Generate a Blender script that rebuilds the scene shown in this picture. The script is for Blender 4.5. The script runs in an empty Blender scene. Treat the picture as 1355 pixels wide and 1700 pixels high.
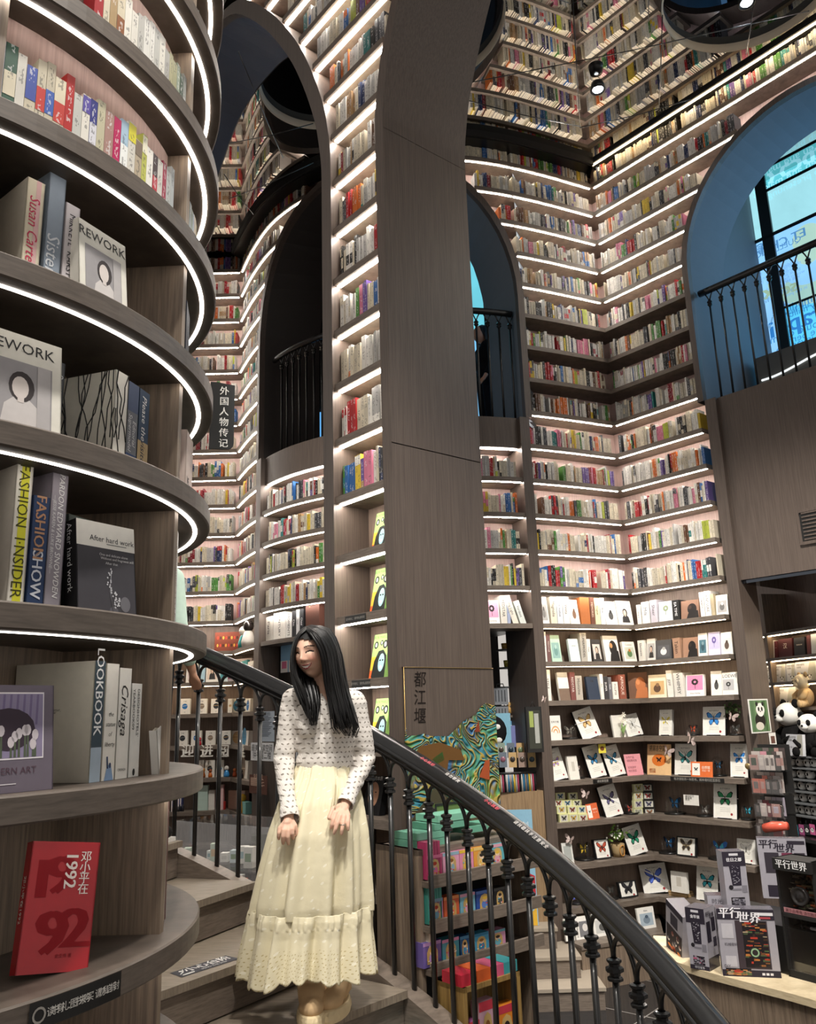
import bpy, math, random
import numpy as np
from mathutils import Vector, Matrix

# ------------------------------------------------------------------ camera, world, lights, exposure
SC = bpy.context.scene
COL = SC.collection
H = 2.25                                    # eye height above the shop floor
F, PITCH, ROLL = 1380.0, math.radians(13.7), math.radians(1.8)
cf = np.array([0, math.cos(PITCH), math.sin(PITCH)])
cr0 = np.array([1.0, 0, 0]); cu0 = np.cross(cr0, cf)
cr = cr0*math.cos(ROLL) - cu0*math.sin(ROLL); cu = cu0*math.cos(ROLL) + cr0*math.sin(ROLL)
EYE = np.array([0, 0, H])
cam = bpy.data.cameras.new('camera'); camo = bpy.data.objects.new('camera', cam); COL.objects.link(camo)
cam.sensor_fit = 'VERTICAL'; cam.sensor_height = 36.0; cam.lens = F/1700*36.0
cam.clip_start = 0.05; cam.clip_end = 100
Mx = Matrix(((cr[0], cu[0], -cf[0], 0), (cr[1], cu[1], -cf[1], 0), (cr[2], cu[2], -cf[2], H), (0, 0, 0, 1)))
camo.matrix_world = Mx
SC.camera = camo
W = bpy.data.worlds.new('world'); SC.world = W; W.use_nodes = True
W.node_tree.nodes['Background'].inputs[0].default_value = (1.0, 0.93, 0.86, 1)
W.node_tree.nodes['Background'].inputs[1].default_value = 0.45
LED_POWER = 50.0                             # radiance of the shelf strips
WIN_POWER = 1.0
def area(name, loc, size, power, col=(1, .94, .86), rot=(0, 0, 0)):
    l = bpy.data.lights.new(name, 'AREA'); l.shape = 'DISK'; l.size = size; l.energy = power; l.color = col
    o = bpy.data.objects.new(name, l); o.location = loc; o.rotation_euler = rot; COL.objects.link(o); return o
for i, (x, y, p) in enumerate([(-0.6, -1.2, 70), (-1.6, 0.4, 40)]):
    area('ceiling_downlight_light', (x, y, 7.6), 0.35, p)
for x, y, tx, ty, tz, p in ((.6, 1.0, -.4, 3.4, 1.9, 610), (-.5, .9, -.3, 3.4, 1.4, 520), (1.9, 3.4, 2.4, 7.2, 1.0, 1700), (-.9, 6.4, -2.3, 9.2, 1.6, 420), (.9, 2.0, 2.3, 4.6, 1.0, 380)):      # unseen spots added to brighten the stair, frames, left shelves and counter
    l = bpy.data.lights.new('spot_lamp', 'SPOT'); l.energy = p; l.spot_size = 1.0; l.spot_blend = .8; l.shadow_soft_size = .15; l.color = (1, .95, .88)
    o = bpy.data.objects.new('spot_lamp', l); o.location = (x, y, 6.9); COL.objects.link(o)
    o.rotation_euler = Vector((tx-x, ty-y, tz-6.9)).to_track_quat('-Z', 'Y').to_euler()
for i, (x, y, p) in enumerate([(4.3, 6.2, 6), (4.0, 7.3, 6), (5.2, 7.0, 8)]):  # lamps over the low shop ceiling
    area('shop_lamp_light', (x, y, 2.9), 0.3, p)
SC.view_settings.view_transform = 'Standard'; SC.view_settings.look = 'None'
SC.view_settings.exposure = 0.42; SC.view_settings.gamma = 1.0; SC.view_settings.use_curve_mapping = False
cy = SC.cycles
cy.use_denoising = True; cy.max_bounces = 7; cy.diffuse_bounces = 3; cy.glossy_bounces = 3; cy.transparent_max_bounces = 12
cy.caustics_reflective = False; cy.caustics_refractive = False; cy.sample_clamp_indirect = 4.0

# ------------------------------------------------------------------ turning photo points into places
def ray(px, py): return cf + cr*(px-677.5)/F - cu*(py-850)/F
def at(px, py, D):
    d = ray(px, py); return EYE + d*D/math.hypot(d[0], d[1])
def atY(px, py, Y):
    d = ray(px, py); return EYE + d*Y/d[1]
def atz(px, py, z):
    d = ray(px, py); return EYE + d*(z-H)/d[2]
A40 = math.radians(40)
DV = np.array([-math.sin(A40), math.cos(A40)]); EV = np.array([math.cos(A40), math.sin(A40)])
def uv(u, v, z): 
    p = EV*u + DV*v; return np.array([p[0], p[1], z])
def at_u(px, py, u):
    d = ray(px, py); s = u/(d[:2]@EV); return EYE + d*s
def at_v(px, py, v):
    d = ray(px, py); s = v/(d[:2]@DV); return EYE + d*s
def at_cyl(px, py, c, R, far=False):
    d = ray(px, py); d = d/math.hypot(d[0], d[1])
    b = -(d[0]*c[0]+d[1]*c[1]); disc = b*b-(c[0]**2+c[1]**2-R*R)
    s = -b+(1 if far else -1)*math.sqrt(max(disc, 0)); p = EYE+d*s
    return p, math.degrees(math.atan2(p[1]-c[1], p[0]-c[0]))

# ------------------------------------------------------------------ materials
MATS = {}
def lin(c):
    if isinstance(c, str):
        c = [int(c[i:i+2], 16)/255 for i in (0, 2, 4)]
    return tuple(x/12.92 if x <= .04045 else ((x+.055)/1.055)**2.4 for x in c)
def newmat(name):
    m = bpy.data.materials.new(name); m.use_nodes = True; MATS[name] = m
    nt = m.node_tree; return m, nt, nt.nodes['Principled BSDF']
def N(nt, t, **k):
    n = nt.nodes.new(t)
    for a, b in k.items(): setattr(n, a, b)
    return n
def wood(name, dark, light, scale=(26, 26, 1.1), rough=.5):
    m, nt, p = newmat(name)
    tc = N(nt, 'ShaderNodeTexCoord'); mp = N(nt, 'ShaderNodeMapping'); mp.inputs['Scale'].default_value = scale
    nz = N(nt, 'ShaderNodeTexNoise'); nz.inputs['Scale'].default_value = 4; nz.inputs['Detail'].default_value = 5
    n2 = N(nt, 'ShaderNodeTexNoise'); n2.inputs['Scale'].default_value = 13; n2.inputs['Detail'].default_value = 3
    mx = N(nt, 'ShaderNodeMath', operation='MULTIPLY_ADD'); mx.inputs[1].default_value = .4
    cr_ = N(nt, 'ShaderNodeValToRGB')
    cr_.color_ramp.elements[0].position = .45; cr_.color_ramp.elements[1].position = .85
    cr_.color_ramp.elements[0].color = (*lin(dark), 1); cr_.color_ramp.elements[1].color = (*lin(light), 1)
    L = nt.links.new
    L(tc.outputs['Object'], mp.inputs[0]); L(mp.outputs[0], nz.inputs[0]); L(mp.outputs[0], n2.inputs[0])
    L(n2.outputs[0], mx.inputs[0]); L(nz.outputs[0], mx.inputs[2]); L(mx.outputs[0], cr_.inputs[0])
    L(cr_.outputs[0], p.inputs['Base Color']); p.inputs['Roughness'].default_value = rough
    return m
WOOD = wood('wood_vertical', '63554a', '8c7b69')
WOODH = wood('wood_shelf', '5e544b', '7b6f64', (3, 3, 30))
RINGW = wood('wood_ring', '463e37', '5b5149', (3, 3, 30))
PANEL = wood('wood_panel', '4a403a', '5f534b', (30, 30, .8), .42)
BACK = wood('wood_back', 'c3a59d', 'd9beb6', (30, 30, 1))  # back panel wood with its LED-lit look put into the colour
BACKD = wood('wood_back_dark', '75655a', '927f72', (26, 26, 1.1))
def flat(name, c, rough=.5, metal=0, noise=.06, emit=None, power=0, coat=0):
    m, nt, p = newmat(name); c = lin(c)
    tc = N(nt, 'ShaderNodeTexCoord'); nz = N(nt, 'ShaderNodeTexNoise'); nz.inputs['Scale'].default_value = 9; nz.inputs['Detail'].default_value = 4
    mr = N(nt, 'ShaderNodeMapRange'); mr.inputs['To Min'].default_value = 1-noise; mr.inputs['To Max'].default_value = 1+noise
    mx = N(nt, 'ShaderNodeVectorMath', operation='SCALE'); mx.inputs[0].default_value = c
    L = nt.links.new
    L(tc.outputs['Object'], nz.inputs[0]); L(nz.outputs[0], mr.inputs[0]); L(mr.outputs[0], mx.inputs['Scale'])
    L(mx.outputs[0], p.inputs['Base Color']); p.inputs['Roughness'].default_value = rough; p.inputs['Metallic'].default_value = metal
    p.inputs['Coat Weight'].default_value = coat
    if power:
        p.inputs['Emission Color'].default_value = (*lin(emit), 1); p.inputs['Emission Strength'].default_value = power
    return m
def attr_mat(name, rough=.5, spec=.5, metal=0, coat=0, ink=False):
    """paint, paper and cloth take the thing's own colour from the mesh; fine noise keeps it from being dead flat"""
    m, nt, p = newmat(name); L = nt.links.new
    at_ = N(nt, 'ShaderNodeAttribute', attribute_name='Col')
    tc = N(nt, 'ShaderNodeTexCoord'); nz = N(nt, 'ShaderNodeTexNoise'); nz.inputs['Scale'].default_value = 40; nz.inputs['Detail'].default_value = 3
    mr = N(nt, 'ShaderNodeMapRange'); mr.inputs['To Min'].default_value = .9; mr.inputs['To Max'].default_value = 1.08
    mx = N(nt, 'ShaderNodeVectorMath', operation='SCALE')
    L(tc.outputs['Object'], nz.inputs[0]); L(nz.outputs[0], mr.inputs[0]); L(at_.outputs['Color'], mx.inputs[0]); L(mr.outputs[0], mx.inputs['Scale'])
    out = mx.outputs[0]
    if ink:                                   # printed characters running down each spine
        u = N(nt, 'ShaderNodeUVMap'); sp = N(nt, 'ShaderNodeSeparateXYZ'); L(u.outputs[0], sp.inputs[0])
        mp = N(nt, 'ShaderNodeMapping'); mp.inputs['Scale'].default_value = (4, 95, 1); L(u.outputs[0], mp.inputs[0])
        vz = N(nt, 'ShaderNodeTexNoise', noise_dimensions='2D'); vz.inputs['Scale'].default_value = 1; vz.inputs['Detail'].default_value = 1; L(mp.outputs[0], vz.inputs[0])
        th = N(nt, 'ShaderNodeMath', operation='GREATER_THAN'); th.inputs[1].default_value = .54; L(vz.outputs[0], th.inputs[0])
        m2 = N(nt, 'ShaderNodeMapping'); m2.inputs['Scale'].default_value = (.001, 14, 1); L(u.outputs[0], m2.inputs[0])
        v2 = N(nt, 'ShaderNodeTexNoise', noise_dimensions='2D'); v2.inputs['Scale'].default_value = 1; v2.inputs['Detail'].default_value = 0; L(m2.outputs[0], v2.inputs[0])
        t2 = N(nt, 'ShaderNodeMath', operation='GREATER_THAN'); t2.inputs[1].default_value = .47; L(v2.outputs[0], t2.inputs[0])
        a = N(nt, 'ShaderNodeMath', operation='SUBTRACT'); a.inputs[1].default_value = .5; L(sp.outputs[0], a.inputs[0])
        b = N(nt, 'ShaderNodeMath', operation='ABSOLUTE'); L(a.outputs[0], b.inputs[0])
        c = N(nt, 'ShaderNodeMath', operation='LESS_THAN'); c.inputs[1].default_value = .24; L(b.outputs[0], c.inputs[0])
        d = N(nt, 'ShaderNodeMath', operation='MULTIPLY'); L(th.outputs[0], d.inputs[0]); L(t2.outputs[0], d.inputs[1])
        e = N(nt, 'ShaderNodeMath', operation='MULTIPLY'); L(d.outputs[0], e.inputs[0]); L(c.outputs[0], e.inputs[1])
        bw = N(nt, 'ShaderNodeRGBToBW'); L(at_.outputs['Color'], bw.inputs[0])
        lt = N(nt, 'ShaderNodeMath', operation='LESS_THAN'); lt.inputs[1].default_value = .3; L(bw.outputs[0], lt.inputs[0])
        ml = N(nt, 'ShaderNodeMapRange'); ml.inputs['To Min'].default_value = .06; ml.inputs['To Max'].default_value = .75; L(lt.outputs[0], ml.inputs[0])
        mm = N(nt, 'ShaderNodeMix', data_type='RGBA'); f = N(nt, 'ShaderNodeMath', operation='MULTIPLY'); f.inputs[1].default_value = .55
        L(e.outputs[0], f.inputs[0]); L(f.outputs[0], mm.inputs['Factor']); L(out, mm.inputs['A']); L(ml.outputs[0], mm.inputs['B']); out = mm.outputs['Result']
    L(out, p.inputs['Base Color']); p.inputs['Roughness'].default_value = rough; p.inputs['Metallic'].default_value = metal
    p.inputs['Specular IOR Level'].default_value = spec; p.inputs['Coat Weight'].default_value = coat
    return m
PAPER = attr_mat('printed_paper', .6, .3)
SPINE = attr_mat('printed_spine', .5, .35, ink=True)
GLOSSY = attr_mat('glossy_print', .22, .5)
CLOTH = attr_mat('cloth_and_plush', .95, .1)
INK = attr_mat('lettering_ink', .6, .2)
LED = flat('led_strip', 'ffffff', emit='fff6ec', power=LED_POWER)
LEDT = flat('led_strip_tower', 'ffffff', emit='fff6ec', power=6.5)
LEDU = flat('led_strip_tower_top', 'ffffff', emit='fff6ec', power=18.0)
LEDW = flat('led_strip_warm', 'ffffff', emit='ffe2b8', power=LED_POWER*.34)
BULB = flat('lamp_bulb', 'ffffff', emit='eaf4ff', power=30)
IRON = flat('black_iron', '0b0b0c', .4, .0, .1, coat=.3)
RAILM = flat('black_rail', '0b0c0e', .3, 0, .05, coat=.25)
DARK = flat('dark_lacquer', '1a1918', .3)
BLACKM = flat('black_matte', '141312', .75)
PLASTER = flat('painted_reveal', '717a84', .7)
PLASTER_SHADE = flat('painted_reveal_shade', '413c3a', .6)  # same reveal paint, with the unlit balcony's shade put into the colour
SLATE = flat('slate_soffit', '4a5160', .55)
STEP = wood('wood_step', '6e6356', '8d8172', (2.2, 30, 3), .55)
STONE = flat('pale_step', '9c9182', .6)
CREAM = flat('cream_edge', 'd9cdb8', .6)
def mirror():
    m, nt, p = newmat('mirror_ceiling'); p.inputs['Base Color'].default_value = (.66, .65, .63, 1)
    p.inputs['Metallic'].default_value = 1; p.inputs['Roughness'].default_value = .0
    return m
MIRROR = mirror()
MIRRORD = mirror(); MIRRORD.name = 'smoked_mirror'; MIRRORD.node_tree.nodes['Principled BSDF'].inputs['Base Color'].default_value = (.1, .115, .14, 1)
def glass():
    m, nt, p = newmat('clear_glass'); nt.nodes.remove(p); L = nt.links.new
    t = N(nt, 'ShaderNodeBsdfTransparent'); g = N(nt, 'ShaderNodeBsdfGlossy'); g.inputs['Roughness'].default_value = .03
    lw = N(nt, 'ShaderNodeLayerWeight'); lw.inputs[0].default_value = .35
    mr = N(nt, 'ShaderNodeMapRange'); mr.inputs['To Min'].default_value = .03; mr.inputs['To Max'].default_value = .3
    mx = N(nt, 'ShaderNodeMixShader'); L(lw.outputs['Facing'], mr.inputs[0]); L(mr.outputs[0], mx.inputs[0])
    L(t.outputs[0], mx.inputs[1]); L(g.outputs[0], mx.inputs[2]); L(mx.outputs[0], nt.nodes['Material Output'].inputs[0])
    return m
GLASS = glass()
def tile():
    m, nt, p = newmat('black_floor_tile'); L = nt.links.new
    tc = N(nt, 'ShaderNodeTexCoord'); mp = N(nt, 'ShaderNodeMapping'); mp.inputs['Rotation'].default_value = (0, 0, A40)
    b = N(nt, 'ShaderNodeTexBrick', offset=0); b.inputs['Scale'].default_value = 1.0; b.inputs['Mortar Size'].default_value = .006
    b.inputs['Brick Width'].default_value = .8; b.inputs['Row Height'].default_value = .8
    b.inputs['Color1'].default_value = (.012, .013, .015, 1); b.inputs['Color2'].default_value = (.016, .017, .019, 1); b.inputs['Mortar'].default_value = (.22, .21, .2, 1)
    L(tc.outputs['Object'], mp.inputs[0]); L(mp.outputs[0], b.inputs[0]); L(b.outputs[0], p.inputs['Base Color'])
    p.inputs['Roughness'].default_value = .12
    return m
TILE = tile()

# ------------------------------------------------------------------ mesh collecting
class MB:
    def __init__(s): s.V = []; s.F = []; s.M = []; s.C = []; s.S = []; s.U = {}; s.mats = []
    def mi(s, m):
        if m not in s.mats: s.mats.append(m)
        return s.mats.index(m)
    def add(s, verts, faces, mat, col=(.8, .8, .8), smooth=False, X=None):
        o = len(s.V)
        if X is not None: verts = [tuple(X @ Vector(v)) for v in verts]
        s.V.extend([tuple(map(float, v)) for v in verts]); k = s.mi(mat); c = lin(col) if isinstance(col, str) else col
        for f in faces:
            s.F.append(tuple(i+o for i in f)); s.M.append(k); s.C.append(c); s.S.append(smooth)
        return s
    def box(s, a, b, mat, col=(.8, .8, .8), X=None):
        x0, y0, z0 = a; x1, y1, z1 = b
        v = [(x0, y0, z0), (x1, y0, z0), (x1, y1, z0), (x0, y1, z0), (x0, y0, z1), (x1, y0, z1), (x1, y1, z1), (x0, y1, z1)]
        return s.add(v, [(0, 3, 2, 1), (4, 5, 6, 7), (0, 1, 5, 4), (1, 2, 6, 5), (2, 3, 7, 6), (3, 0, 4, 7)], mat, col, False, X)
    def quad(s, p, mat, col=(.8, .8, .8), X=None): return s.add(p, [tuple(range(len(p)))], mat, col, False, X)
    def tube(s, path, rad, mat, col=(.8, .8, .8), n=8, cap=True, smooth=True, X=None, flatten=None):
        P = [np.array(p, float) for p in path]; rad = rad if hasattr(rad, '__len__') else [rad]*len(P)
        vs = []; up = None
        for i, p in enumerate(P):
            t = P[min(i+1, len(P)-1)]-P[max(i-1, 0)]; t = t/(np.linalg.norm(t)+1e-9)
            if up is None:
                up = np.array([0, 0, 1.]) if abs(t[2]) < .9 else np.array([0, 1., 0])
            a = np.cross(t, up); a /= np.linalg.norm(a)+1e-9; b = np.cross(a, t); up = b
            for j in range(n):
                w = 2*math.pi*j/n; k2 = flatten if flatten else 1
                vs.append(p+rad[i]*(a*math.cos(w)+b*math.sin(w)*k2))
        fs = [(i*n+j, i*n+(j+1) % n, (i+1)*n+(j+1) % n, (i+1)*n+j) for i in range(len(P)-1) for j in range(n)]
        if cap: fs += [tuple(range(n-1, -1, -1)), tuple((len(P)-1)*n+j for j in range(n))]
        return s.add(vs, fs, mat, col, smooth, X)
    def lathe(s, prof, mat, col=(.8, .8, .8), n=16, c=(0, 0, 0), X=None, smooth=True, sq=False, cap=False):
        vs = []
        for r, z in prof:
            for j in range(n):
                w = 2*math.pi*(j+.5*sq)/n; vs.append((c[0]+r*math.cos(w), c[1]+r*math.sin(w), c[2]+z))
        m = len(prof)
        fs = [(i*n+j, i*n+(j+1) % n, (i+1)*n+(j+1) % n, (i+1)*n+j) for i in range(m-1) for j in range(n)]
        if cap and prof[0][0] > 1e-4: fs.append(tuple(range(n-1, -1, -1)))
        if cap and prof[-1][0] > 1e-4: fs.append(tuple((m-1)*n+j for j in range(n)))
        return s.add(vs, fs, mat, col, smooth, X)
    def ball(s, c, r, mat, col=(.8, .8, .8), n=12, X=None):
        r = r if hasattr(r, '__len__') else (r, r, r)
        vs = []; m = max(5, n//2)
        for i in range(m+1):
            a = math.pi*i/m
            for j in range(n):
                w = 2*math.pi*j/n; vs.append((c[0]+r[0]*math.sin(a)*math.cos(w), c[1]+r[1]*math.sin(a)*math.sin(w), c[2]-r[2]*math.cos(a)))
        fs = [(i*n+j, i*n+(j+1) % n, (i+1)*n+(j+1) % n, (i+1)*n+j) for i in range(m) for j in range(n)]
        return s.add(vs, fs, mat, col, True, X)
    def poly(s, pts, h, mat, col=(.8, .8, .8), X=None, y0=0):
        """outline in x,z given thickness h along y"""
        n = len(pts); v = [(p[0], y0, p[1]) for p in pts]+[(p[0], y0+h, p[1]) for p in pts]
        f = [tuple(range(n)), tuple(range(2*n-1, n-1, -1))]+[(i, i+n, (i+1) % n+n, (i+1) % n) for i in range(n)]
        return s.add(v, f, mat, col, False, X)
    def text(s, t, o, xd, yd, size, col='202020', mat=None, bold=0, sx=1.0, italic=0, align=.5):
        vs, fs, w, y0, y1 = glyphs(t); o = np.array(o, float); xd = np.array(xd, float); yd = np.array(yd, float)
        xd = xd/np.linalg.norm(xd); yd = yd/np.linalg.norm(yd); nn = np.cross(xd, yd)
        for k in ([0] if not bold else [-bold, bold]):
            pts = [o + xd*((x-w*align)*sx+y*italic+k)*size + yd*(y-.35)*size + nn*k*.004 for x, y in vs]
            s.add(pts, fs, mat or INK, col)
        return s
    def build(s, name, parent=None, loc=None, rotz=0, smooth_angle=None):
        me = bpy.data.meshes.new(name); me.from_pydata(s.V, [], s.F)
        for m in s.mats: me.materials.append(m)
        if s.F:
            me.polygons.foreach_set('material_index', s.M); me.polygons.foreach_set('use_smooth', s.S)
            a = me.attributes.new('Col', 'FLOAT_COLOR', 'FACE'); a.data.foreach_set('color', np.hstack([np.array(s.C, float), np.ones((len(s.C), 1))]).ravel())
            if s.U:
                uvl = me.uv_layers.new(name='UVMap'); arr = np.zeros((len(me.loops), 2))
                st = np.zeros(len(me.polygons), int); me.polygons.foreach_get('loop_start', st)
                for f, co in s.U.items(): arr[st[f]:st[f]+len(co)] = co
                uvl.data.foreach_set('uv', arr.ravel())
        me.update()
        o = bpy.data.objects.new(name, me); COL.objects.link(o)
        if parent: o.parent = parent
        if loc is not None: o.location = [float(x) for x in loc]
        o.rotation_euler.z = rotz
        return o
_G = {}
def glyphs(t):
    if t in _G: return _G[t]
    c = bpy.data.curves.new('g', 'FONT'); c.body = t; c.resolution_u = 2; c.size = 1
    o = bpy.data.objects.new('g', c); COL.objects.link(o); dg = bpy.context.evaluated_depsgraph_get()
    m = bpy.data.meshes.new_from_object(o.evaluated_get(dg))
    vs = [(v.co.x, v.co.y) for v in m.vertices]; fs = [tuple(p.vertices) for p in m.polygons]
    bpy.data.objects.remove(o); bpy.data.curves.remove(c); bpy.data.meshes.remove(m)
    xs = [v[0] for v in vs] or [0, 1]; ys = [v[1] for v in vs] or [0, 1]
    vs = [(x-min(xs), y) for x, y in vs]
    _G[t] = (vs, fs, max(xs)-min(xs), min(ys), max(ys)); return _G[t]
def tag(o, label, cat, group=None, kind=None):
    o['label'] = label; o['category'] = cat
    if group: o['group'] = group
    if kind: o['kind'] = kind
    return o
def empty(name, loc, rotz=0, label=None, cat=None, group=None):
    o = bpy.data.objects.new(name, None); COL.objects.link(o); o.location = [float(x) for x in loc]; o.rotation_euler.z = rotz
    o.empty_display_size = .05
    if label: tag(o, label, cat, group)
    return o
def structure(o, label=None):
    o['kind'] = 'structure'
    if label: o['label'] = label
    return o
ORD = 'first second third fourth fifth sixth seventh eighth ninth tenth eleventh twelfth thirteenth fourteenth fifteenth sixteenth seventeenth eighteenth nineteenth twentieth'.split()
def ordinal(i):
    if i < 20: return ORD[i]
    t = ['twenty', 'thirty', 'forty', 'fifty'][(i+1)//10-2]; r = (i+1) % 10
    return t+'-'+ORD[r-1] if r else {'twenty': 'twentieth', 'thirty': 'thirtieth', 'forty': 'fortieth'}[t]
# ------------------------------------------------------------------ walls: shelved fronts along plan lines
class Path:
    def __init__(s, pts):
        P = np.array(pts, float); s.P = P; d = np.diff(P, axis=0); L = np.hypot(d[:, 0], d[:, 1]); s.S = np.concatenate([[0], np.cumsum(L)]); s.len = s.S[-1]
        t = d/L[:, None]; T = np.vstack([t[:1], (t[:-1]+t[1:])/2, t[-1:]]); T /= np.linalg.norm(T, axis=1)[:, None]
        s.Nn = np.stack([-T[:, 1], T[:, 0]], 1)
    m0 = m1 = 0.0                                       # mitre of the ends where two fronts meet in a corner
    def p(s, x, off=0.0):
        a = np.array([np.interp(x, s.S, s.P[:, i]) + off*np.interp(x, s.S, s.Nn[:, i]) for i in (0, 1)])
        if x <= 1e-6 and s.m0: n = s.Nn[0]; a = a-np.array([n[1], -n[0]])*off*s.m0
        if x >= s.len-1e-6 and s.m1: n = s.Nn[-1]; a = a+np.array([n[1], -n[0]])*off*s.m1
        return a
    def frame(s, x, off=0.0):
        a = s.p(x, off); n = s.p(x, off+1)-a; n /= np.linalg.norm(n); return a, np.array([n[1], -n[0]]), n
    def hit(s, px, py, off=0.0):
        d = ray(px, py); Q = s.P+off*s.Nn; best = None
        for i in range(len(Q)-1):
            e = Q[i+1]-Q[i]; den = d[0]*e[1]-d[1]*e[0]
            if abs(den) < 1e-9: continue
            t = (Q[i][0]*e[1]-Q[i][1]*e[0])/den; w = (Q[i][0]*d[1]-Q[i][1]*d[0])/den
            ok = -1e-6 <= w <= 1+1e-6 or (i == 0 and -9 < w < 0) or (i == len(Q)-2 and 1 < w < 9)
            if t > 0 and ok and (best is None or t < best[0]): best = (t, s.S[i]+w*(s.S[i+1]-s.S[i]))
        return best[1], H+best[0]*d[2]
    def samples(s, a, b, ds=.09):
        return list(np.linspace(a, b, max(2, int(abs(b-a)/ds)+1)))
def smooth_pts(pts, n=8):
    out = []; P = [np.array(p, float) for p in pts]; P = [2*P[0]-P[1]]+P+[2*P[-1]-P[-2]]
    for i in range(1, len(P)-2):
        for j in range(n):
            t = j/n; a, b, c, d = P[i-1:i+3]
            out.append(.5*(2*b+(c-a)*t+(2*a-5*b+4*c-d)*t*t+(3*b-a-3*c+d)*t**3))
    out.append(P[-2]); return out
CONV = Path(smooth_pts([(-2.11, 9.85), (-1.88, 9.35), (-1.60, 8.86), (-1.34, 8.54), (-1.08, 8.31), (-.80, 8.12), (-.45, 7.93), (-.05, 7.78), (.33, 7.70), (.70, 7.705), (1.02, 7.775), (1.32, 7.88), (1.63, 8.01), (1.93, 8.15), (2.19, 8.275)]))
U4, VK = 6.995, 4.93
K4 = np.array([2.19, 8.275]); U4 = float(K4@EV); VK = float(K4@DV)
NICHE = Path([K4, K4-DV*3, K4-DV*6.5])
FLAT = Path([(-4.6, 9.80), (-3.4, 9.82), (-2.11, 9.85)])
CONV.m1 = NICHE.m0 = .80; CONV.m0 = FLAT.m1 = .67
U1, V0 = 2.724, 3.35
W1 = Path([EV*U1+DV*9.2, EV*U1+DV*6, EV*U1+DV*V0])
ZC = H+6.0
PITCHZ = .355
def zk(k): return H+.04+PITCHZ*k
SH = .045
def attach(o, root):
    o.parent = root; o.location = -root.location; return o
def strip(mb, path, s0, s1, off, zlo, zhi, mat, ds=.08, col=(.8, .8, .8)):
    ss = path.samples(s0, s1, ds)
    f = lambda z, s: z(s) if callable(z) else z
    for a, b in zip(ss[:-1], ss[1:]):
        A, B = path.p(a, off), path.p(b, off)
        la, lb, ha, hb = f(zlo, a), f(zlo, b), f(zhi, a), f(zhi, b)
        if max(ha-la, hb-lb) < .004: continue
        mb.quad([(*A, la), (*B, lb), (*B, max(hb, lb)), (*A, max(ha, la))], mat, col)
    return mb
def board(mb, path, s0, s1, z, th, o0, o1, mat, ds=.09, col=(.8, .8, .8)):
    ss = path.samples(s0, s1, ds); v = []
    for s in ss:
        a, b = path.p(s, o0), path.p(s, o1); v += [(*a, z), (*b, z), (*b, z+th), (*a, z+th)]
    n = len(ss); f = []
    for i in range(n-1):
        k = i*4
        for j in range(4): f.append((k+j, k+4+j, k+4+(j+1) % 4, k+(j+1) % 4))
    f += [(0, 1, 2, 3), ((n-1)*4+3, (n-1)*4+2, (n-1)*4+1, (n-1)*4)]
    return mb.add(v, f, mat, col)
class Arch:
    """half-round opening in a path: centre sc, half width a, rise b above spring zs, opening starts at zb"""
    def __init__(s, sc, a, b, zs, zb): s.sc, s.a, s.b, s.zs, s.zb = sc, a, b, zs, zb
    def half(s, z, grow=0.0):
        if z < s.zb: return 0
        if z <= s.zs: return s.a+grow
        t = (z-s.zs)/(s.b+grow); return (s.a+grow)*math.sqrt(1-t*t) if t < 1 else 0
    def top(s, x, grow=0.0):
        t = abs(x-s.sc)/(s.a+grow); return s.zs+(s.b+grow)*math.sqrt(1-t*t) if t < 1 else -9
    def curve(s, n=28, grow=0.0, z0=None):
        z0 = s.zb if z0 is None else z0
        c = [(s.sc-s.a-grow, z0), (s.sc-s.a-grow, (z0+s.zs)/2)]
        for i in range(n+1):
            w = math.pi*(1-i/n); c.append((s.sc+(s.a+grow)*math.cos(w), s.zs+(s.b+grow)*math.sin(w)))
        return c+[(s.sc+s.a+grow, (z0+s.zs)/2), (s.sc+s.a+grow, z0)]
def clip(arches, s0, s1, z0, z1, grow):
    """stretches of [s0,s1] that stay clear of the arches between heights z0 and z1"""
    segs = [(s0, s1)]
    for a in arches:
        h = max(a.half(z0, grow), a.half(z1, grow), a.half((z0+z1)/2, grow))
        if h <= 0: continue
        out = []
        for p, q in segs:
            if a.sc-h > p: out.append((p, min(q, a.sc-h)))
            if a.sc+h < q: out.append((max(p, a.sc+h), q))
        segs = [(p, q) for p, q in out if q-p > .05]
    return segs
def arch_trim(path, arch, w, depth, mf, mr, nm, c0=None, front=-.015, z0=None, msplit=None):
    ci, co = c0 or (arch.curve(z0=z0), arch.curve(grow=w, z0=z0)); mb = MB(); mr_ = MB()
    for (a, b), (c, d) in zip(zip(ci[:-1], ci[1:]), zip(co[:-1], co[1:])):
        P = lambda q, o: (*path.p(q[0], o), q[1])
        mb.quad([P(a, front), P(b, front), P(d, front), P(c, front)], mf)
        mb.quad([P(c, front), P(d, front), P(d, .27), P(c, .27)], mf)
        mb.quad([P(a, front), P(b, front), P(b, .05), P(a, .05)], mf)
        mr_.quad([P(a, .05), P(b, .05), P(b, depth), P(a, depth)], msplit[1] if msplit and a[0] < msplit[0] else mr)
    return structure(mb.build(nm)), structure(mr_.build(nm.replace('trim', 'wall_reveal')))

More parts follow.
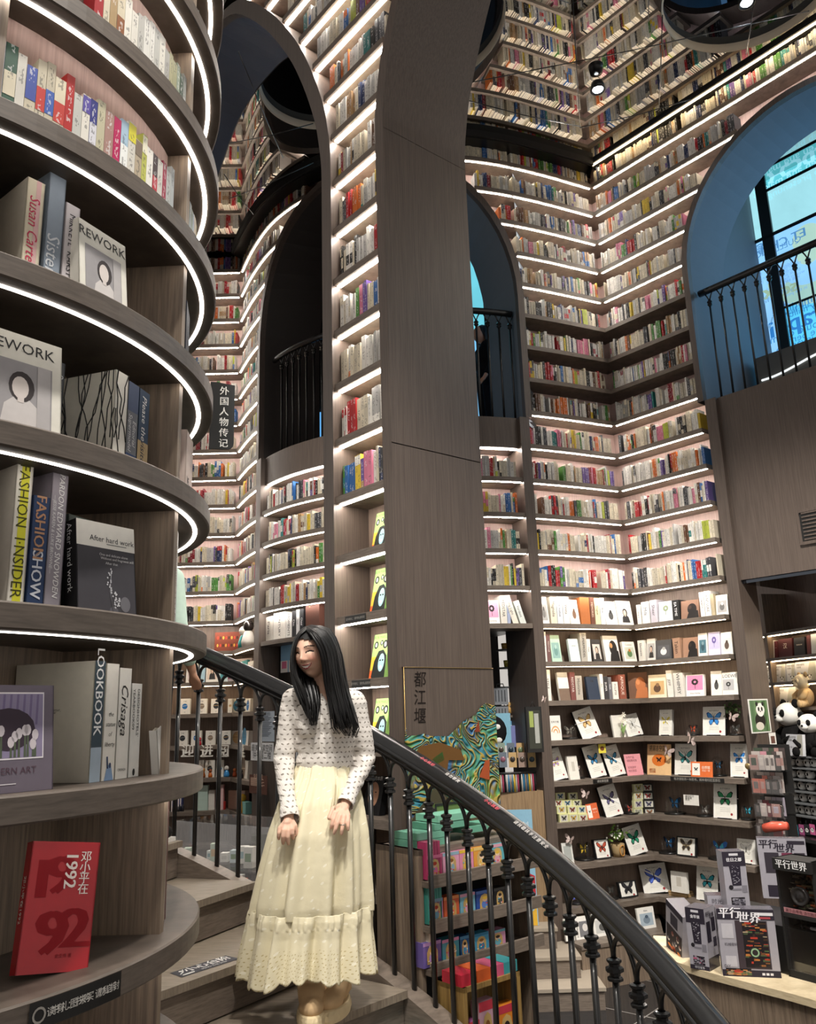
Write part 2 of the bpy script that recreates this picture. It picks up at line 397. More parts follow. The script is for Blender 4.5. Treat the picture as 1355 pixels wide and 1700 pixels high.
# floor, mirror ceiling with round recesses
mb = MB(); mb.quad([(-9, -5, 0), (12, -5, 0), (12, 16, 0), (-9, 16, 0)], TILE); structure(mb.build('floor'))
discs = [(3.08, 5.90, .72), (.16, 6.14, .83), (-.80, 6.98, .52)]
def boolean_ceiling():
    m0 = MB(); m0.box((-7, -5, ZC), (9, 14, ZC+.35), MIRROR); o = m0.build('ceiling'); cuts = []
    for x, y, r in discs:
        m = MB(); m.lathe([(r, -.5), (r, .5)], MIRROR, n=64, c=(x, y, ZC), smooth=False, cap=True); c = m.build('cut'); cuts.append(c)
        b = o.modifiers.new('b', 'BOOLEAN'); b.object = c; b.operation = 'DIFFERENCE'; b.solver = 'EXACT'
    dg = bpy.context.evaluated_depsgraph_get(); me = bpy.data.meshes.new_from_object(o.evaluated_get(dg))
    o.modifiers.clear(); o.data = me
    for c in cuts: bpy.data.objects.remove(c)
    return structure(o)
boolean_ceiling()
for i, (x, y, r) in enumerate(discs):
    m = MB(); m.lathe([(r+.012, -.012), (r-.004, -.012), (r-.004, .07)], CREAM, n=64, c=(x, y, ZC)); m.lathe([(.001, .07), (r-.004, .07)], MIRRORD, n=64, c=(x, y, ZC), smooth=False)
    structure(m.build('ceiling_recess'))

# arches
sE, _ = CONV.hit(433, 600); sD, _ = CONV.hit(866, 600)
sW2, _ = CONV.hit(429, 620); sW3, _ = CONV.hit(878, 690)
ARC = Arch((sE+sD)/2, (sD-sE)/2, (sD-sE)/2*1.0, H+4.18, H+2.84)
S_C = VK-2.66
ARCC = Arch(S_C, 1.23, 1.23, H+4.20, H+2.82)
PROF = [(0, 0), (.004, .12), (.026, .27), (.082, .52), (.233, .91), (.44, 1.31), (.80, 1.83), (1.26, 2.32), (1.6, 2.47), (1.9, 2.50)]
PROF = [tuple(p) for p in smooth_pts(PROF, 4)]
VA, ZA = 4.01, H+3.44                               # arch beside the pier, its near jamb and spring height
S1 = lambda v: 9.2-v
def prof_v(z, zs): return float(np.interp(z-zs, [p[1] for p in PROF], [p[0] for p in PROF])) if z > zs else 0.0
ZB = H+3.44
class ArchW1(Arch):
    def __init__(s): s.apex = VA+1.9; s.sc = S1(s.apex); s.zs = ZA; s.a = 1.9; s.zb = 0
    def half(s, z, grow=0.0): return 1.9+grow-prof_v(z, ZA+grow*.6) if z < ZA+2.5+grow else 0
    def top(s, x, grow=0.0):
        d = abs(x-s.sc); return float(np.interp(1.9+grow-d, [p[0] for p in PROF], [p[1] for p in PROF]))+ZA+grow*.6 if d < 1.9+grow else -9
    def curve(s, grow=0.0):
        right = [(S1(VA+p[0]-grow), ZA+p[1]+grow*.6) for p in PROF]
        right = [(S1(VA-grow), 0)]+right
        return right+[(2*s.sc-a, b) for a, b in right[::-1][1:]]
ARCA = ArchW1()
structure_parts = []
arch_trim(CONV, ARC, .07, .75, PANEL, PLASTER, 'trim_3', msplit=(ARC.sc, PLASTER_SHADE))  # left half takes the shade-darkened copy of the paint
arch_trim(NICHE, ARCC, .06, .67, PANEL, PLASTER, 'trim_4')
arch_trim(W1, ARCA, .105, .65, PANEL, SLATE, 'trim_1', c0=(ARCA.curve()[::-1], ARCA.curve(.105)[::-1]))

# the thick pier between the two big arches: its wide brown jamb runs up into the soffit of the arch overhead
mb = MB(); U1b = 3.39
cur = [(0, 0), (0, 1.5)]+[(p[0], p[1]+ZB) for p in PROF]
cur[1] = (0, float(at_v(715, 749, V0)[2]))
for (a, b) in zip(cur[:-1], cur[1:]):
    g = .003 if b[1] <= ZB+.001 else 0
    mb.quad([uv(U1-.015, V0-a[0], a[1]+g), uv(U1b, V0-a[0], a[1]+g), uv(U1b, V0-b[0], b[1]-g), uv(U1-.015, V0-b[0], b[1]-g)], PANEL)
    mb.quad([uv(U1-.015, V0-a[0], a[1]), uv(U1-.015, V0-b[0], b[1]), uv(U1-.015, V0-b[0]+.08, b[1]), uv(U1-.015, V0-a[0]+.08, a[1])], PANEL)
    mb.quad([uv(U1-.015, V0-a[0]+.08, a[1]), uv(U1-.015, V0-b[0]+.08, b[1]), uv(U1+.27, V0-b[0]+.08, b[1]), uv(U1+.27, V0-a[0]+.08, a[1])], PANEL)

structure(mb.build('wall_pier'))
# back of the pier and of the wall over the left arch
mb = MB(); strip(mb, W1, 0, S1(V0), .66, lambda s: (ARCA.top(s) if ARCA.top(s) > 0 else 0), ZC, PANEL, .05); structure(mb.build('wall_pier_back'))

# outer shell around the visible hall
# ------------------------------------------------------------------ the built-in bookcases
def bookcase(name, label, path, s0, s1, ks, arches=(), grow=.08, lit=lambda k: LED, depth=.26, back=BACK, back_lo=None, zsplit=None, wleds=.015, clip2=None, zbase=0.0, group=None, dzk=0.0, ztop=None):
    mid = path.p((s0+s1)/2); root = empty('bookcase', (mid[0], mid[1], zbase), 0, label, 'bookcase', group)
    mb = MB()
    def lo(s):
        t = max([a.top(s, grow) for a in arches if a.half(a.zs-.01, grow) > abs(s-a.sc)] or [zbase]); return min(max(t, zbase), ZC)
    ss0 = s0
    zsp = zsplit or zbase
    if zsplit:
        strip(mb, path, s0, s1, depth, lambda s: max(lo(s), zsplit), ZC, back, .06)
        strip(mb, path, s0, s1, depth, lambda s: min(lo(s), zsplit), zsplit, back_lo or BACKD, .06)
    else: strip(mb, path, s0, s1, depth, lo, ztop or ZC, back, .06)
    attach(mb.build('back_panel'), root)
    rows = []
    for k in ks:
        z = zk(k)+dzk
        segs = clip(arches, s0, s1, z, z+SH, grow)
        if clip2: segs = [clip2(p, q, z) for p, q in segs]; segs = [q for q in segs if q[1]-q[0] > .05]
        m2 = lit(k)
        for p, q in segs:
            sh = attach(board(MB(), path, p, q, z, SH, 0, depth, WOODH).build('shelf'), root)
            if m2: board(MB(), path, p+.01, q-.01, z-.004, .004, .022, .022+(wleds if m2 is LED else .011), m2).build('led_strip', sh)
            rows.append((k, p, q, z+SH))
    return root, rows
ROWS = {}
CASES = {}
def lit_niche(k):
    if k in (9, 10, 11): return None
    if k >= 3: return LED
    return LEDW if k >= 1 else None
ks_all = list(range(-5, 17))
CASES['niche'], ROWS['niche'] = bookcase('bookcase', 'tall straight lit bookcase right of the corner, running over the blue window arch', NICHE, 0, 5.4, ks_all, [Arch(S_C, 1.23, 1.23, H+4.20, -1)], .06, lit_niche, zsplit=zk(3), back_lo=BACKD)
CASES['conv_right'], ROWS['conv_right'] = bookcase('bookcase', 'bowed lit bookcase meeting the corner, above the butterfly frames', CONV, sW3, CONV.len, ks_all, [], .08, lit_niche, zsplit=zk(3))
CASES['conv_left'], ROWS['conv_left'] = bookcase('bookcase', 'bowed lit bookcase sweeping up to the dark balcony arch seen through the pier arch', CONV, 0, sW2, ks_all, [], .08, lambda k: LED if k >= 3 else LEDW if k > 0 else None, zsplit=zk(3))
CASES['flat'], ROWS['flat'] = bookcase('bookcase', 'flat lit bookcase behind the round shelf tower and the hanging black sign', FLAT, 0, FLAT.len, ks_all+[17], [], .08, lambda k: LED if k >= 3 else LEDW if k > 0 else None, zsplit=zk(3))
A_ = Arch(ARC.sc, ARC.a, ARC.b, ARC.zs, -1)
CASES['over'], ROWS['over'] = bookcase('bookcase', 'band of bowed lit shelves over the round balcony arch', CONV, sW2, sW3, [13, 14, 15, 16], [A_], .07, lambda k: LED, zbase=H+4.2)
CASES['under'], ROWS['under'] = bookcase('bookcase', 'lit bookcase of six shelves below the round balcony arch', CONV, sE+.09, sD-.07, [2, 3, 4, 5, 6], [], .0, lambda k: LED if k > 2 else None, zbase=zk(2), depth=.3, ztop=zk(7)+.05)
# trim the under case: closed above by the balcony apron
def lit_w1(k): return LED if k >= 0 else None
CLB = lambda p, q, z: (p, min(q, S1(V0-prof_v(z, ZB)+.085)))
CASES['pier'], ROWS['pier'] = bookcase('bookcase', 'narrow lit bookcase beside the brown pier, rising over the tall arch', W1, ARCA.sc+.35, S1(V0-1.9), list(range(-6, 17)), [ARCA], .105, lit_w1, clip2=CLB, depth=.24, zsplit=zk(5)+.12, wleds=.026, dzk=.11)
# pilasters, aprons and the openings under the arches
def pilaster(path, a, b, z0, z1, nm='trim_5', mat=PANEL, o0=-.012, depth=.3):
    m = MB(); board(m, path, a, b, z0, z1-z0, o0, depth, mat, .05); return structure(m.build(nm))
pilaster(CONV, sD, sW3-.005, 0, ARC.zb, 'trim_6'); pilaster(CONV, sW2+.005, sE, 0, ARC.zb, 'trim_7')
pilaster(CONV, sD-.07, sD, 0, ARC.zb, 'trim_8', depth=.6); pilaster(CONV, sE, sE+.07, 0, ARC.zb, 'trim_9', depth=.6)
m = MB(); board(m, CONV, sE+.07, sD-.07, zk(7), ARC.zb-zk(7), .04, .3, PANEL, .08); structure(m.build('wall_apron'))
m = MB(); board(m, CONV, sE+.08, sD-.08, zk(7)-.008, .008, .07, .094, LED, .08); o = m.build('ceiling_led_strip'); o['kind'] = 'structure'
BK = Path([(-1.75, 10.35), (-.2, 10.0), (1.95, 9.5)])
m = MB(); fl_ = [(*CONV.p(s, .1), ARC.zb) for s in CONV.samples(sE-.15, sD+.15, .15)]+[(1.95, 9.5, ARC.zb), (-.2, 10.0, ARC.zb), (-1.75, 10.35, ARC.zb)]; m.quad(fl_, DARK); m.quad([(a, b, c-.06) for a, b, c in fl_], DARK); structure(m.build('floor_balcony'))
sN0 = VK-3.89
# niche: pilaster left of the blue arch, its deep side, the brown wall below the balcony
pilaster(NICHE, sN0-.06+.07, VK-3.77, 0, ARCC.zb, 'trim_10')

m = MB(); P = lambda v, u, z: uv(u, v, z)
m.quad([P(3.772, U4, 0), P(3.772, U4+.30, 0), P(3.772, U4+.30, H+1.08), P(3.772, U4, H+1.08)], PANEL)
m.quad([P(3.772, U4+.30, 0), P(3.86, U4+.30, 0), P(3.86, U4+.30, H+1.08), P(3.772, U4+.30, H+1.08)], PANEL)
structure(m.build('wall_passage'))
m = MB(); board(m, NICHE, VK-3.77, 6.4, H+1.08, 1.74, .03, .3, PANEL, .5); structure(m.build('wall_right_apron'))
m = MB(); board(m, NICHE, VK-3.77, 6.4, H+1.05, .03, .06, 2.6, MIRRORD, .5); structure(m.build('ceiling_passage'))
m = MB(); board(m, NICHE, VK-3.9, 6.4, H+2.74, .08, .3, 2.7, DARK, .5); structure(m.build('floor_right_balcony'))
# dark band where the bowed front meets the mirror
m = MB(); board(m, CONV, sW2-1.5, CONV.len+.02, ZC-.075, .075, -.12, .1, BLACKM, .06)
board(m, CONV, sW2-1.5, CONV.len+.02, ZC-.085, .01, -.10, .05, DARK, .06); structure(m.build('trim_2'))
m = MB(); board(m, NICHE, .02, 6.4, ZC-.035, .035, -.06, .1, BLACKM, .5); board(m, NICHE, .02, 6.4, ZC-.05, .015, -.04, -.028, LEDW, .5); structure(m.build('trim_11'))
# air grille in the brown wall
g0 = at_u(1327, 855, U4+.02); gx = np.array([*(-DV), 0])
m = MB(); root = empty('air_grille', g0, 0, 'slotted air grille set in the brown wall under the blue arch', 'vent')
def gq(a, b, c, d, off, mat): 
    p = lambda x, z: tuple(gx*x+np.array([0, 0, z])-np.array([*EV, 0])*off); return [p(a, c), p(b, c), p(b, d), p(a, d)]
m.quad(gq(0, .62, -.24, .03, .004, 0), BLACKM); m.build('backing', root)
m = MB()
for z in np.linspace(-.225, .0, 8): m.quad(gq(.02, .6, z, z+.012, .012, 0), PANEL)
m.build('slats', root)
m = MB()
for a, b, c, d in ((0, .62, -.26, -.235), (0, .62, .015, .04), (-.02, .0, -.26, .04), (.6, .62, -.26, .04)): m.quad(gq(a, b, c, d, .014, 0), PANEL)
m.build('frame', root)
# ------------------------------------------------------------------ round shelf tower
DC = np.array([-1.459, 2.171]); DR = .90
def dz(i): return H-.178+.36*i               # underside of ring i
RT = .055
PHI0 = -2.0
drum = empty('round_bookcase', (DC[0], DC[1], 0), 0, 'round wooden shelf tower with glowing ring shelves, nearest the viewer', 'bookcase')
m = MB(); m.lathe([(.57, 0), (.57, H+1.3)], WOOD, n=72); attach(m.build('core'), drum).location = (0, 0, 0)
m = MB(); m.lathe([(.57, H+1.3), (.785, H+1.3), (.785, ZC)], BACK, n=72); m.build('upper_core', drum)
for i in range(-5, 17):
    z = dz(i); m = MB()
    m.lathe([(.56, z), (DR-.004, z), (DR, z+.004), (DR, z+RT-.004), (DR-.004, z+RT), (.56, z+RT)], RINGW, n=120, smooth=False); r = m.build('shelf', drum)
    m = MB(); m.lathe([(.852, .002), (.852, -.002), (.864, -.002), (.864, .002)], LEDU if i > 4 else LEDT, n=120, c=(0, 0, z), smooth=False); m.build('led_strip', r)
for k in range(8):
    a = math.radians(PHI0+45*k); X = Matrix.Rotation(a, 4, 'Z'); m = MB()
    for i in range(-5, 16): m.box((.565, -.014, dz(i)+RT-.001), (.845, .014, dz(i+1)+.001), WOOD, X=X)
    m.build('divider', drum)
m = MB(); m.lathe([(.60, 0), (.60, dz(-5)+.01)], WOOD, n=72); m.build('plinth', drum)
def dphi(px, py, r=.80): return at_cyl(px, py, DC, r)[1]
def drum_at(phi, r, z): a = math.radians(phi); return np.array([DC[0]+r*math.cos(a), DC[1]+r*math.sin(a), z])

# ------------------------------------------------------------------ spiral staircase and its railing
SCN = np.array([-1.92, 1.80]); SR = 2.82
def spt(th, r, z): a = math.radians(th); return (SCN[0]+r*math.cos(a), SCN[1]+r*math.sin(a), z)
stair = empty('spiral_staircase', (SCN[0], SCN[1], 0)); stair['kind'] = 'structure'; stair['label'] = 'wooden spiral stair winding round the shelf tower'; stair['category'] = 'stairs'
def step_z(j): return H-1.11+.177*j
for j in range(-4, 6):
    t0 = 48+9*j; z = step_z(j); m = MB(); n = 8; r0, r1 = 1.50, 2.745
    for (a, b, za, zb, mt, e0) in ((t0, t0+9.6, z-.17, z-.03, WOODH, .0), (t0-.55, t0+9.6, z-.03, z, STEP, 0)):
        v = []
        for i in range(n+1):
            th = a+(b-a)*i/n; v += [spt(th, r0, za), spt(th, r1, za), spt(th, r1, zb), spt(th, r0, zb)]
        f = [(0, 1, 2, 3), (4*n+3, 4*n+2, 4*n+1, 4*n)]
        for i in range(n):
            for k in range(4): f.append((4*i+k, 4*i+(k+1) % 4, 4*i+4+(k+1) % 4, 4*i+4+k))
        m.add(v, f, mt)
    attach(m.build('step'), stair)
def string_z(th): return H+1.2*(.01511*th-1.6685)
def curb(r0, r1, t0, t1, ztop, zbot, mat, n=60):
    v = []; m = MB()
    for i in range(n+1):
        th = t0+(t1-t0)*i/n; a, b = zbot(th), ztop(th); v += [spt(th, r0, a), spt(th, r1, a), spt(th, r1, b), spt(th, r0, b)]
    f = [(0, 1, 2, 3), (4*n+3, 4*n+2, 4*n+1, 4*n)]
    for i in range(n):
        for k in range(4): f.append((4*i+k, 4*i+(k+1) % 4, 4*i+4+(k+1) % 4, 4*i+4+k))
    m.add(v, f, mat); return m
m = curb(2.75, 2.85, 6, 100, string_z, lambda t: max(0, string_z(t)-.42), WOODH)
attach(m.build('stringer'), stair)
m = curb(2.79, 2.83, 6, 72, lambda t: string_z(t)-.42, lambda t: 0, PANEL)
attach(m.build('skirt_panel'), stair)
def rail_z(th): return H+1.2*(.01738*th-.9628)-.03
railing = empty('stair_railing', spt(50, SR, 0), 0, 'black iron railing with round handrail curving down the spiral stair', 'railing')
ths = np.linspace(4, 92, 80)
m = MB()
m.tube([spt(t, SR, rail_z(t)) for t in ths], .041, RAILM, n=18)
m.tube([spt(t, SR-.036, rail_z(t)-.012) for t in ths], .012, RAILM, n=8); m.tube([spt(t, SR+.036, rail_z(t)-.012) for t in ths], .012, RAILM, n=8)
m.tube([spt(t, SR, rail_z(t)-.045) for t in ths], .016, RAILM, n=6)
attach(m.build('handrail'), railing)
BTH = []
for p in [(331, 1110), (367, 1125), (400, 1145), (432, 1160)]: BTH.append(at_cyl(*p, SCN, SR, True)[1])
lo_ = [at_cyl(*p, SCN, SR, True)[1] for p in [(647, 1268), (678, 1291), (711, 1310), (740, 1326), (774, 1347), (808, 1372), (840, 1397), (874, 1420), (910, 1455), (943, 1483), (979, 1519)]]
dth = (lo_[0]-lo_[-1])/10
g = BTH[-1]
while g-dth > lo_[0]+dth*.6: g -= dth; BTH.append(g)
BTH += lo_; g = lo_[-1]
while g-dth > 6: g -= dth; BTH.append(g)
BTH = [BTH[0]+dth*2.1, BTH[0]+dth*1.05]+BTH
half = dth/2
for t in BTH:
    zr, zb_ = rail_z(t)-.05, string_z(t); zc = zr-.125; c = spt(t, SR, 0)[:2]
    m = MB(); m.tube([(*c, zb_-.02), (*c, zc)], .0115, IRON, n=8)
    m.lathe([(.013, -.034), (.026, -.03), (.026, -.022), (.018, -.016), (.018, -.008), (.030, -.003), (.030, .008), (.018, .013), (.018, .02), (.025, .026), (.025, .033), (.013, .037)], IRON, n=8, c=(*c, zc), smooth=False, sq=True)
    for sgn in (-1, 1):
        pts = []
        for i in range(8):
            w = i/7; tt = t+sgn*half*(1-math.cos(w*math.pi/2)); zz = zc+.03+(rail_z(tt)-.052-zc-.03)*math.sin(w*math.pi/2)**.9
            pts.append(spt(tt, SR, zz))
        m.tube(pts, .0085, IRON, n=6)
    attach(m.build('baluster'), railing)
# short plain stair behind, leading through the passage
m = MB(); root = empty('short_stair', atY(905, 1600, 7.3), 0); root['kind'] = 'structure'; root['label'] = 'three pale steps up to the passage'; root['category'] = 'stairs'
for i, (x1, y0) in enumerate([(1.40, 7.12), (1.27, 7.36), (1.13, 7.60)]):
    m = MB(); m.box((.15, y0, 0), (x1, 8.6, .16*(i+1)-.02), WOODH); m.box((.15, y0-.015, .16*(i+1)-.025), (x1+.012, 8.6, .16*(i+1)), STONE); attach(m.build('step'), root)
# ------------------------------------------------------------------ rooms behind the arches: windows, balconies, shop
def emis_attr():
    m, nt, p = newmat('daylit_film'); L = nt.links.new; a = N(nt, 'ShaderNodeAttribute', attribute_name='Col'); tc = N(nt, 'ShaderNodeTexCoord')
    nz = N(nt, 'ShaderNodeTexNoise'); nz.inputs['Scale'].default_value = 1.3; nz.inputs['Detail'].default_value = 6; nz.inputs['Distortion'].default_value = 1.5
    mr = N(nt, 'ShaderNodeMapRange'); mr.inputs['To Min'].default_value = .75; mr.inputs['To Max'].default_value = 1.2; mx = N(nt, 'ShaderNodeVectorMath', operation='SCALE')
    L(tc.outputs['Object'], nz.inputs[0]); L(nz.outputs[0], mr.inputs[0]); L(a.outputs['Color'], mx.inputs[0]); L(mr.outputs[0], mx.inputs['Scale'])
    p.inputs['Base Color'].default_value = (.02, .03, .04, 1); p.inputs['Roughness'].default_value = .15; L(mx.outputs[0], p.inputs['Emission Color']); p.inputs['Emission Strength'].default_value = WIN_POWER
    return m
FILM = emis_attr()
gx3 = np.array([*(-DV), 0.0])
UW = U4+1.9
def wp(v, z, off=0.0): return uv(UW-off, v, z)
# printed window seen through the big blue arch
vl = lambda px, py: float(at_u(px, py, UW)[:2]@DV); zl = lambda px, py: float(at_u(px, py, UW)[2])
vm = vl(1278, 420); z1 = zl(1282, 392); z2 = zl(1335, 500)
root = empty('window_1', wp(vm, H+2.8)); root['kind'] = 'structure'; root['label'] = 'blue daylit window with mirrored print, behind the big arch'
def pane(a, b, c, d, col, nm='pane', off=0): m = MB(); m.quad([wp(a, c, off), wp(b, c, off), wp(b, d, off), wp(a, d, off)], FILM, col); return attach(m.build(nm), root)
ztop_ = zl(1330, 290)
pane(5.6, vm, H+2.3, z1, '86bfee'); pane(5.6, vm, z1, ZC+.1, '8fc6d0'); pane(vm, -2.5, z2, z1, '84bdf0'); pane(vm, -2.5, H+2.3, z2, '55bdea'); pane(vm, -2.5, z1, ztop_, '90c8d2'); pane(vm, -2.5, ztop_, ZC+.1, '57b7c4')
m = MB()
for (a, b, c, d) in ((vm+.05, vm-.08, H+2.3, ZC), (5.6, -2.5, z1-.02, z1+.025), (vm, -2.5, z2-.015, z2+.015), (vm, -2.5, ztop_-.02, ztop_+.02)):
    m.quad([wp(a, c, .03), wp(b, c, .03), wp(b, d, .03), wp(a, d, .03)], DARK); m.quad([wp(b, c, .03), wp(b, c, 0), wp(b, d, 0), wp(b, d, .03)], DARK)
attach(m.build('window_frame'), root)
m = MB()
def mtext(t, px, py, size, col, bold=0):                     # lettering reads backwards from inside
    p = at_u(px, py, UW-.012); m.text(t, p, -gx3, (0, 0, 1), size, col, FILM, bold=bold)
for t, px, py, s, c, b in (('graphi', 1331, 528, .30, '2a72b8', .03), ('the emptiness', 1335, 500, .13, '2f7ab8', 0), ('th', 1300, 508, .12, '2f7ab8', 0), ('many military', 1336, 512, .11, '2f7ab8', 0), ('ary leader', 1316, 515, .10, '2f7ab8', 0), ('would dorm', 1325, 548, .13, '2f7ab8', 0), ('the perfec', 1332, 557, .12, '2f7ab8', 0), ('to invade in', 1330, 567, .12, '2f7ab8', 0),
    ('COMPREND', 1217, 432, .15, '4a7fb0', .03), ('ALORS NOTRE RA', 1222, 440, .11, '4a7fb0', .02), ('MS AIMER CA', 1217, 424, .10, '4a7fb0', .02), ('ER', 1257, 417, .14, '4a7fb0', .02), ('ET CHEF', 1297, 402, .15, '4a7fb0', .03), ('QUELLE', 1305, 406, .1, '4a7fb0', 0), ('abc,A', 1322, 268, .30, '8fd8ec', .04), ('children and making', 1322, 284, .13, '8fd8ec', 0), ('of up presenting', 1330, 297, .12, '8fd8ec', 0),
    ('王去', 1221, 533, .22, '79a69c', .02), ('king', 1254, 492, .26, '8aa890', .05), ('family', 1258, 503, .12, '6a9cc8', .02), ('sce', 1303, 479, .22, '8aa890', .05), ('hi HE', 1218, 508, .2, '6fa2d2', 0), ('tolo', 1228, 502, .2, '6fa2d2', 0), ('MJ', 1245, 570, .34, '86aab0', 0), ('TWOD', 1258, 545, .2, '6a9cc8', 0), ('hi', 1240, 590, .22, '6a9cc8', 0), ('nt', 1263, 583, .2, '6a9cc8', 0)): mtext(t, px, py, s, c, b)
rg = random.Random(4)
for q in range(30): mtext(rg.choice(['in the post to his', 'was to fix popol', 'ordinary said', 'book of the first', 'ne seront vie']), rg.uniform(1215, 1262) if q < 20 else rg.uniform(1296, 1312), rg.uniform(446, 560) if q < 20 else rg.uniform(440, 490), .06, '6fa2d6')
for px, py, r in ((1340, 395, .17), (1342, 420, .13)): p = at_u(px, py, UW-.01); m.add([p+gx3*r*math.cos(a)+np.array([0, 0, r*math.sin(a)]) for a in np.linspace(0, 6.28, 25)[:-1]], [tuple(range(24))], FILM, '9cc0b4')
p = at_u(1343, 445, UW-.008); m.add([p+gx3*.42*math.cos(a)+np.array([0, 0, .42*math.sin(a)]) for a in np.linspace(-2.6, .2, 20)]+[p+gx3*.3*math.cos(a)+np.array([0, 0, .12+.3*math.sin(a)]) for a in np.linspace(.2, -2.6, 20)], [tuple(range(40))], FILM, '94bdb6')
attach(m.build('window_print'), root)
# grey wave-lined low wall in front of that window
m = MB(); UB = U4+1.25; zb_ = float(at_u(1275, 588, UB)[2]); board(m, Path([EV*UB+DV*4.1, EV*UB-DV*2]), .14, 6, H+2.6, zb_-H-2.6, 0, .25, flat('grey_render', '77756f', .7), .5)
for zc_, am in ((.72, .05), (.25, .03)):
    P = [uv(UB-.008, v, H+2.82+(zb_-H-2.82)*zc_+am*math.sin(v*4.5)) for v in np.linspace(3.9, -1.5, 80)]; m.tube(P, .012, FILM, 'e8eef0', n=5)
structure(m.build('wall_balcony_parapet'))
m = MB(); m.quad([uv(U4+.27, 4.05, H+2.8), uv(UW, 4.05, H+2.8), uv(UW, 4.05, ZC), uv(U4+.27, 4.05, ZC)], PLASTER); structure(m.build('wall_balcony_side'))
def day(name, loc, tgt, size, power):
    l = bpy.data.lights.new(name, 'AREA'); l.shape = 'SQUARE'; l.size = size; l.energy = power; l.color = (.38, .68, 1.0); o = bpy.data.objects.new(name, l); o.location = [float(x) for x in loc]; COL.objects.link(o); o.rotation_euler = (Vector([float(x) for x in tgt])-o.location).to_track_quat('-Z', 'Y').to_euler(); return o
day('window_daylight', uv(UW-.12, 2.0, H+4.2), uv(U4, 3.2, H+4.3), 1.6, 24)
# balcony in the bowed front: dark on one side, daylit window on the other
sMid = (sE+sD)/2; sB = BK.hit(690, 560)[0]
for s_, q, mt in ((sE-.1, 0, PLASTER_SHADE), (sD+.1, BK.len, PLASTER), (sMid, sB-.35, PLASTER_SHADE)):  # last is an unseen partition added to keep window light off the dark side
    m = MB(); A, B_ = CONV.p(s_, .1 if s_ != sMid else .05), BK.p(q); m.quad([(*A, H+2.8), (*B_, H+2.8), (*B_, ZC), (*A, ZC)], mt); structure(m.build('wall_balcony_end_or_baffle'))
m = MB(); strip(m, BK, 0, BK.len, .02, H+2.7, ZC, PLASTER_SHADE, .5); structure(m.build('wall_balcony_back'))
root = empty('window_2', (*BK.p(sB), H+2.8)); root['kind'] = 'structure'; root['label'] = 'blue daylit window behind the balcony visitor'
m = MB(); strip(m, BK, sB-.3, BK.len-.35, 0, H+2.8, H+4.6, FILM, .4, '72b8e6'); strip(m, BK, sB-.3, BK.len-.35, 0, H+4.64, ZC, FILM, .4, '66bccc'); attach(m.build('pane'), root)
m = MB(); strip(m, BK, sB-.3, BK.len-.35, -.03, H+4.59, H+4.65, DARK, .4); s5 = BK.hit(801, 470)[0]; strip(m, BK, s5, s5+.05, -.03, H+2.8, ZC, DARK, .2); strip(m, BK, BK.len-.4, BK.len-.33, -.03, H+2.8, ZC, DARK, .2); attach(m.build('window_frame'), root)
p0 = BK.p(BK.len-.8, -.15); day('window_daylight', (p0[0], p0[1], H+4.4), (*CONV.p(sD, .4), H+4.2), .8, 20)
root = empty('window_3', (*BK.p(.6), H+2.8)); root['kind'] = 'structure'; root['label'] = 'low blue pane in the dark balcony'
m = MB(); s6, s7 = BK.hit(498, 700)[0], BK.hit(545, 700)[0]; strip(m, BK, s6, s7, -.02, H+2.8, BK.hit(525, 686)[1], FILM, .2, '5b9fd8'); attach(m.build('pane'), root)
# iron balcony railings
def balcony_rail(path, s0, s1, off, zb, zt, sp, label, first=None):
    mid = path.p((s0+s1)/2, off); root = empty('balcony_railing', (*mid, zb), 0, label, 'railing'); ss = path.samples(s0, s1, .1); m = MB()
    for a, b in zip(ss[:-1], ss[1:]):
        pass
    m.tube([(*path.p(s, off), zt-.03) for s in ss], .034, RAILM, n=10); attach(m.build('handrail'), root); s = first or s0+sp/2
    while s < s1:
        c = path.p(s, off); zc = zt-.17; m = MB(); m.tube([(*c, zb), (*c, zc)], .011, IRON, n=6); m.lathe([(.012, -.035), (.026, -.015), (.018, 0), (.028, .012), (.012, .035)], IRON, n=6, c=(*c, zc), smooth=False)
        for sg in (-1, 1): m.tube([(*c, zc+.03), (*path.p(s+sg*sp*.18, off), zc+.08), (*path.p(s+sg*sp*.36, off), zt-.05)], .007, IRON, n=5)
        attach(m.build('baluster'), root); s += sp
sp_ = (NICHE.hit(1254, 453, .1)[0]-NICHE.hit(1176, 483, .1)[0])/4
balcony_rail(NICHE, VK-3.86, VK-1.5, .1, H+2.82, H+3.99, sp_, 'black iron balcony railing across the blue window arch', NICHE.hit(1176, 483, .1)[0])
sp2 = (CONV.hit(844, 508, .12)[0]-CONV.hit(789, 506, .12)[0])/3; sp3 = (CONV.hit(534, 549, .12)[0]-CONV.hit(468, 583, .12)[0])/6
balcony_rail(CONV, sMid+.2, sD-.02, .12, H+2.84, H+4.05, sp2, 'black iron balcony railing in front of the dark-haired visitor', CONV.hit(789, 506, .12)[0]-2*sp2)
balcony_rail(CONV, sE+.12, sMid+.15, .12, H+2.84, H+4.05, sp3, 'black iron balcony railing before the unlit balcony', CONV.hit(468, 583, .12)[0])
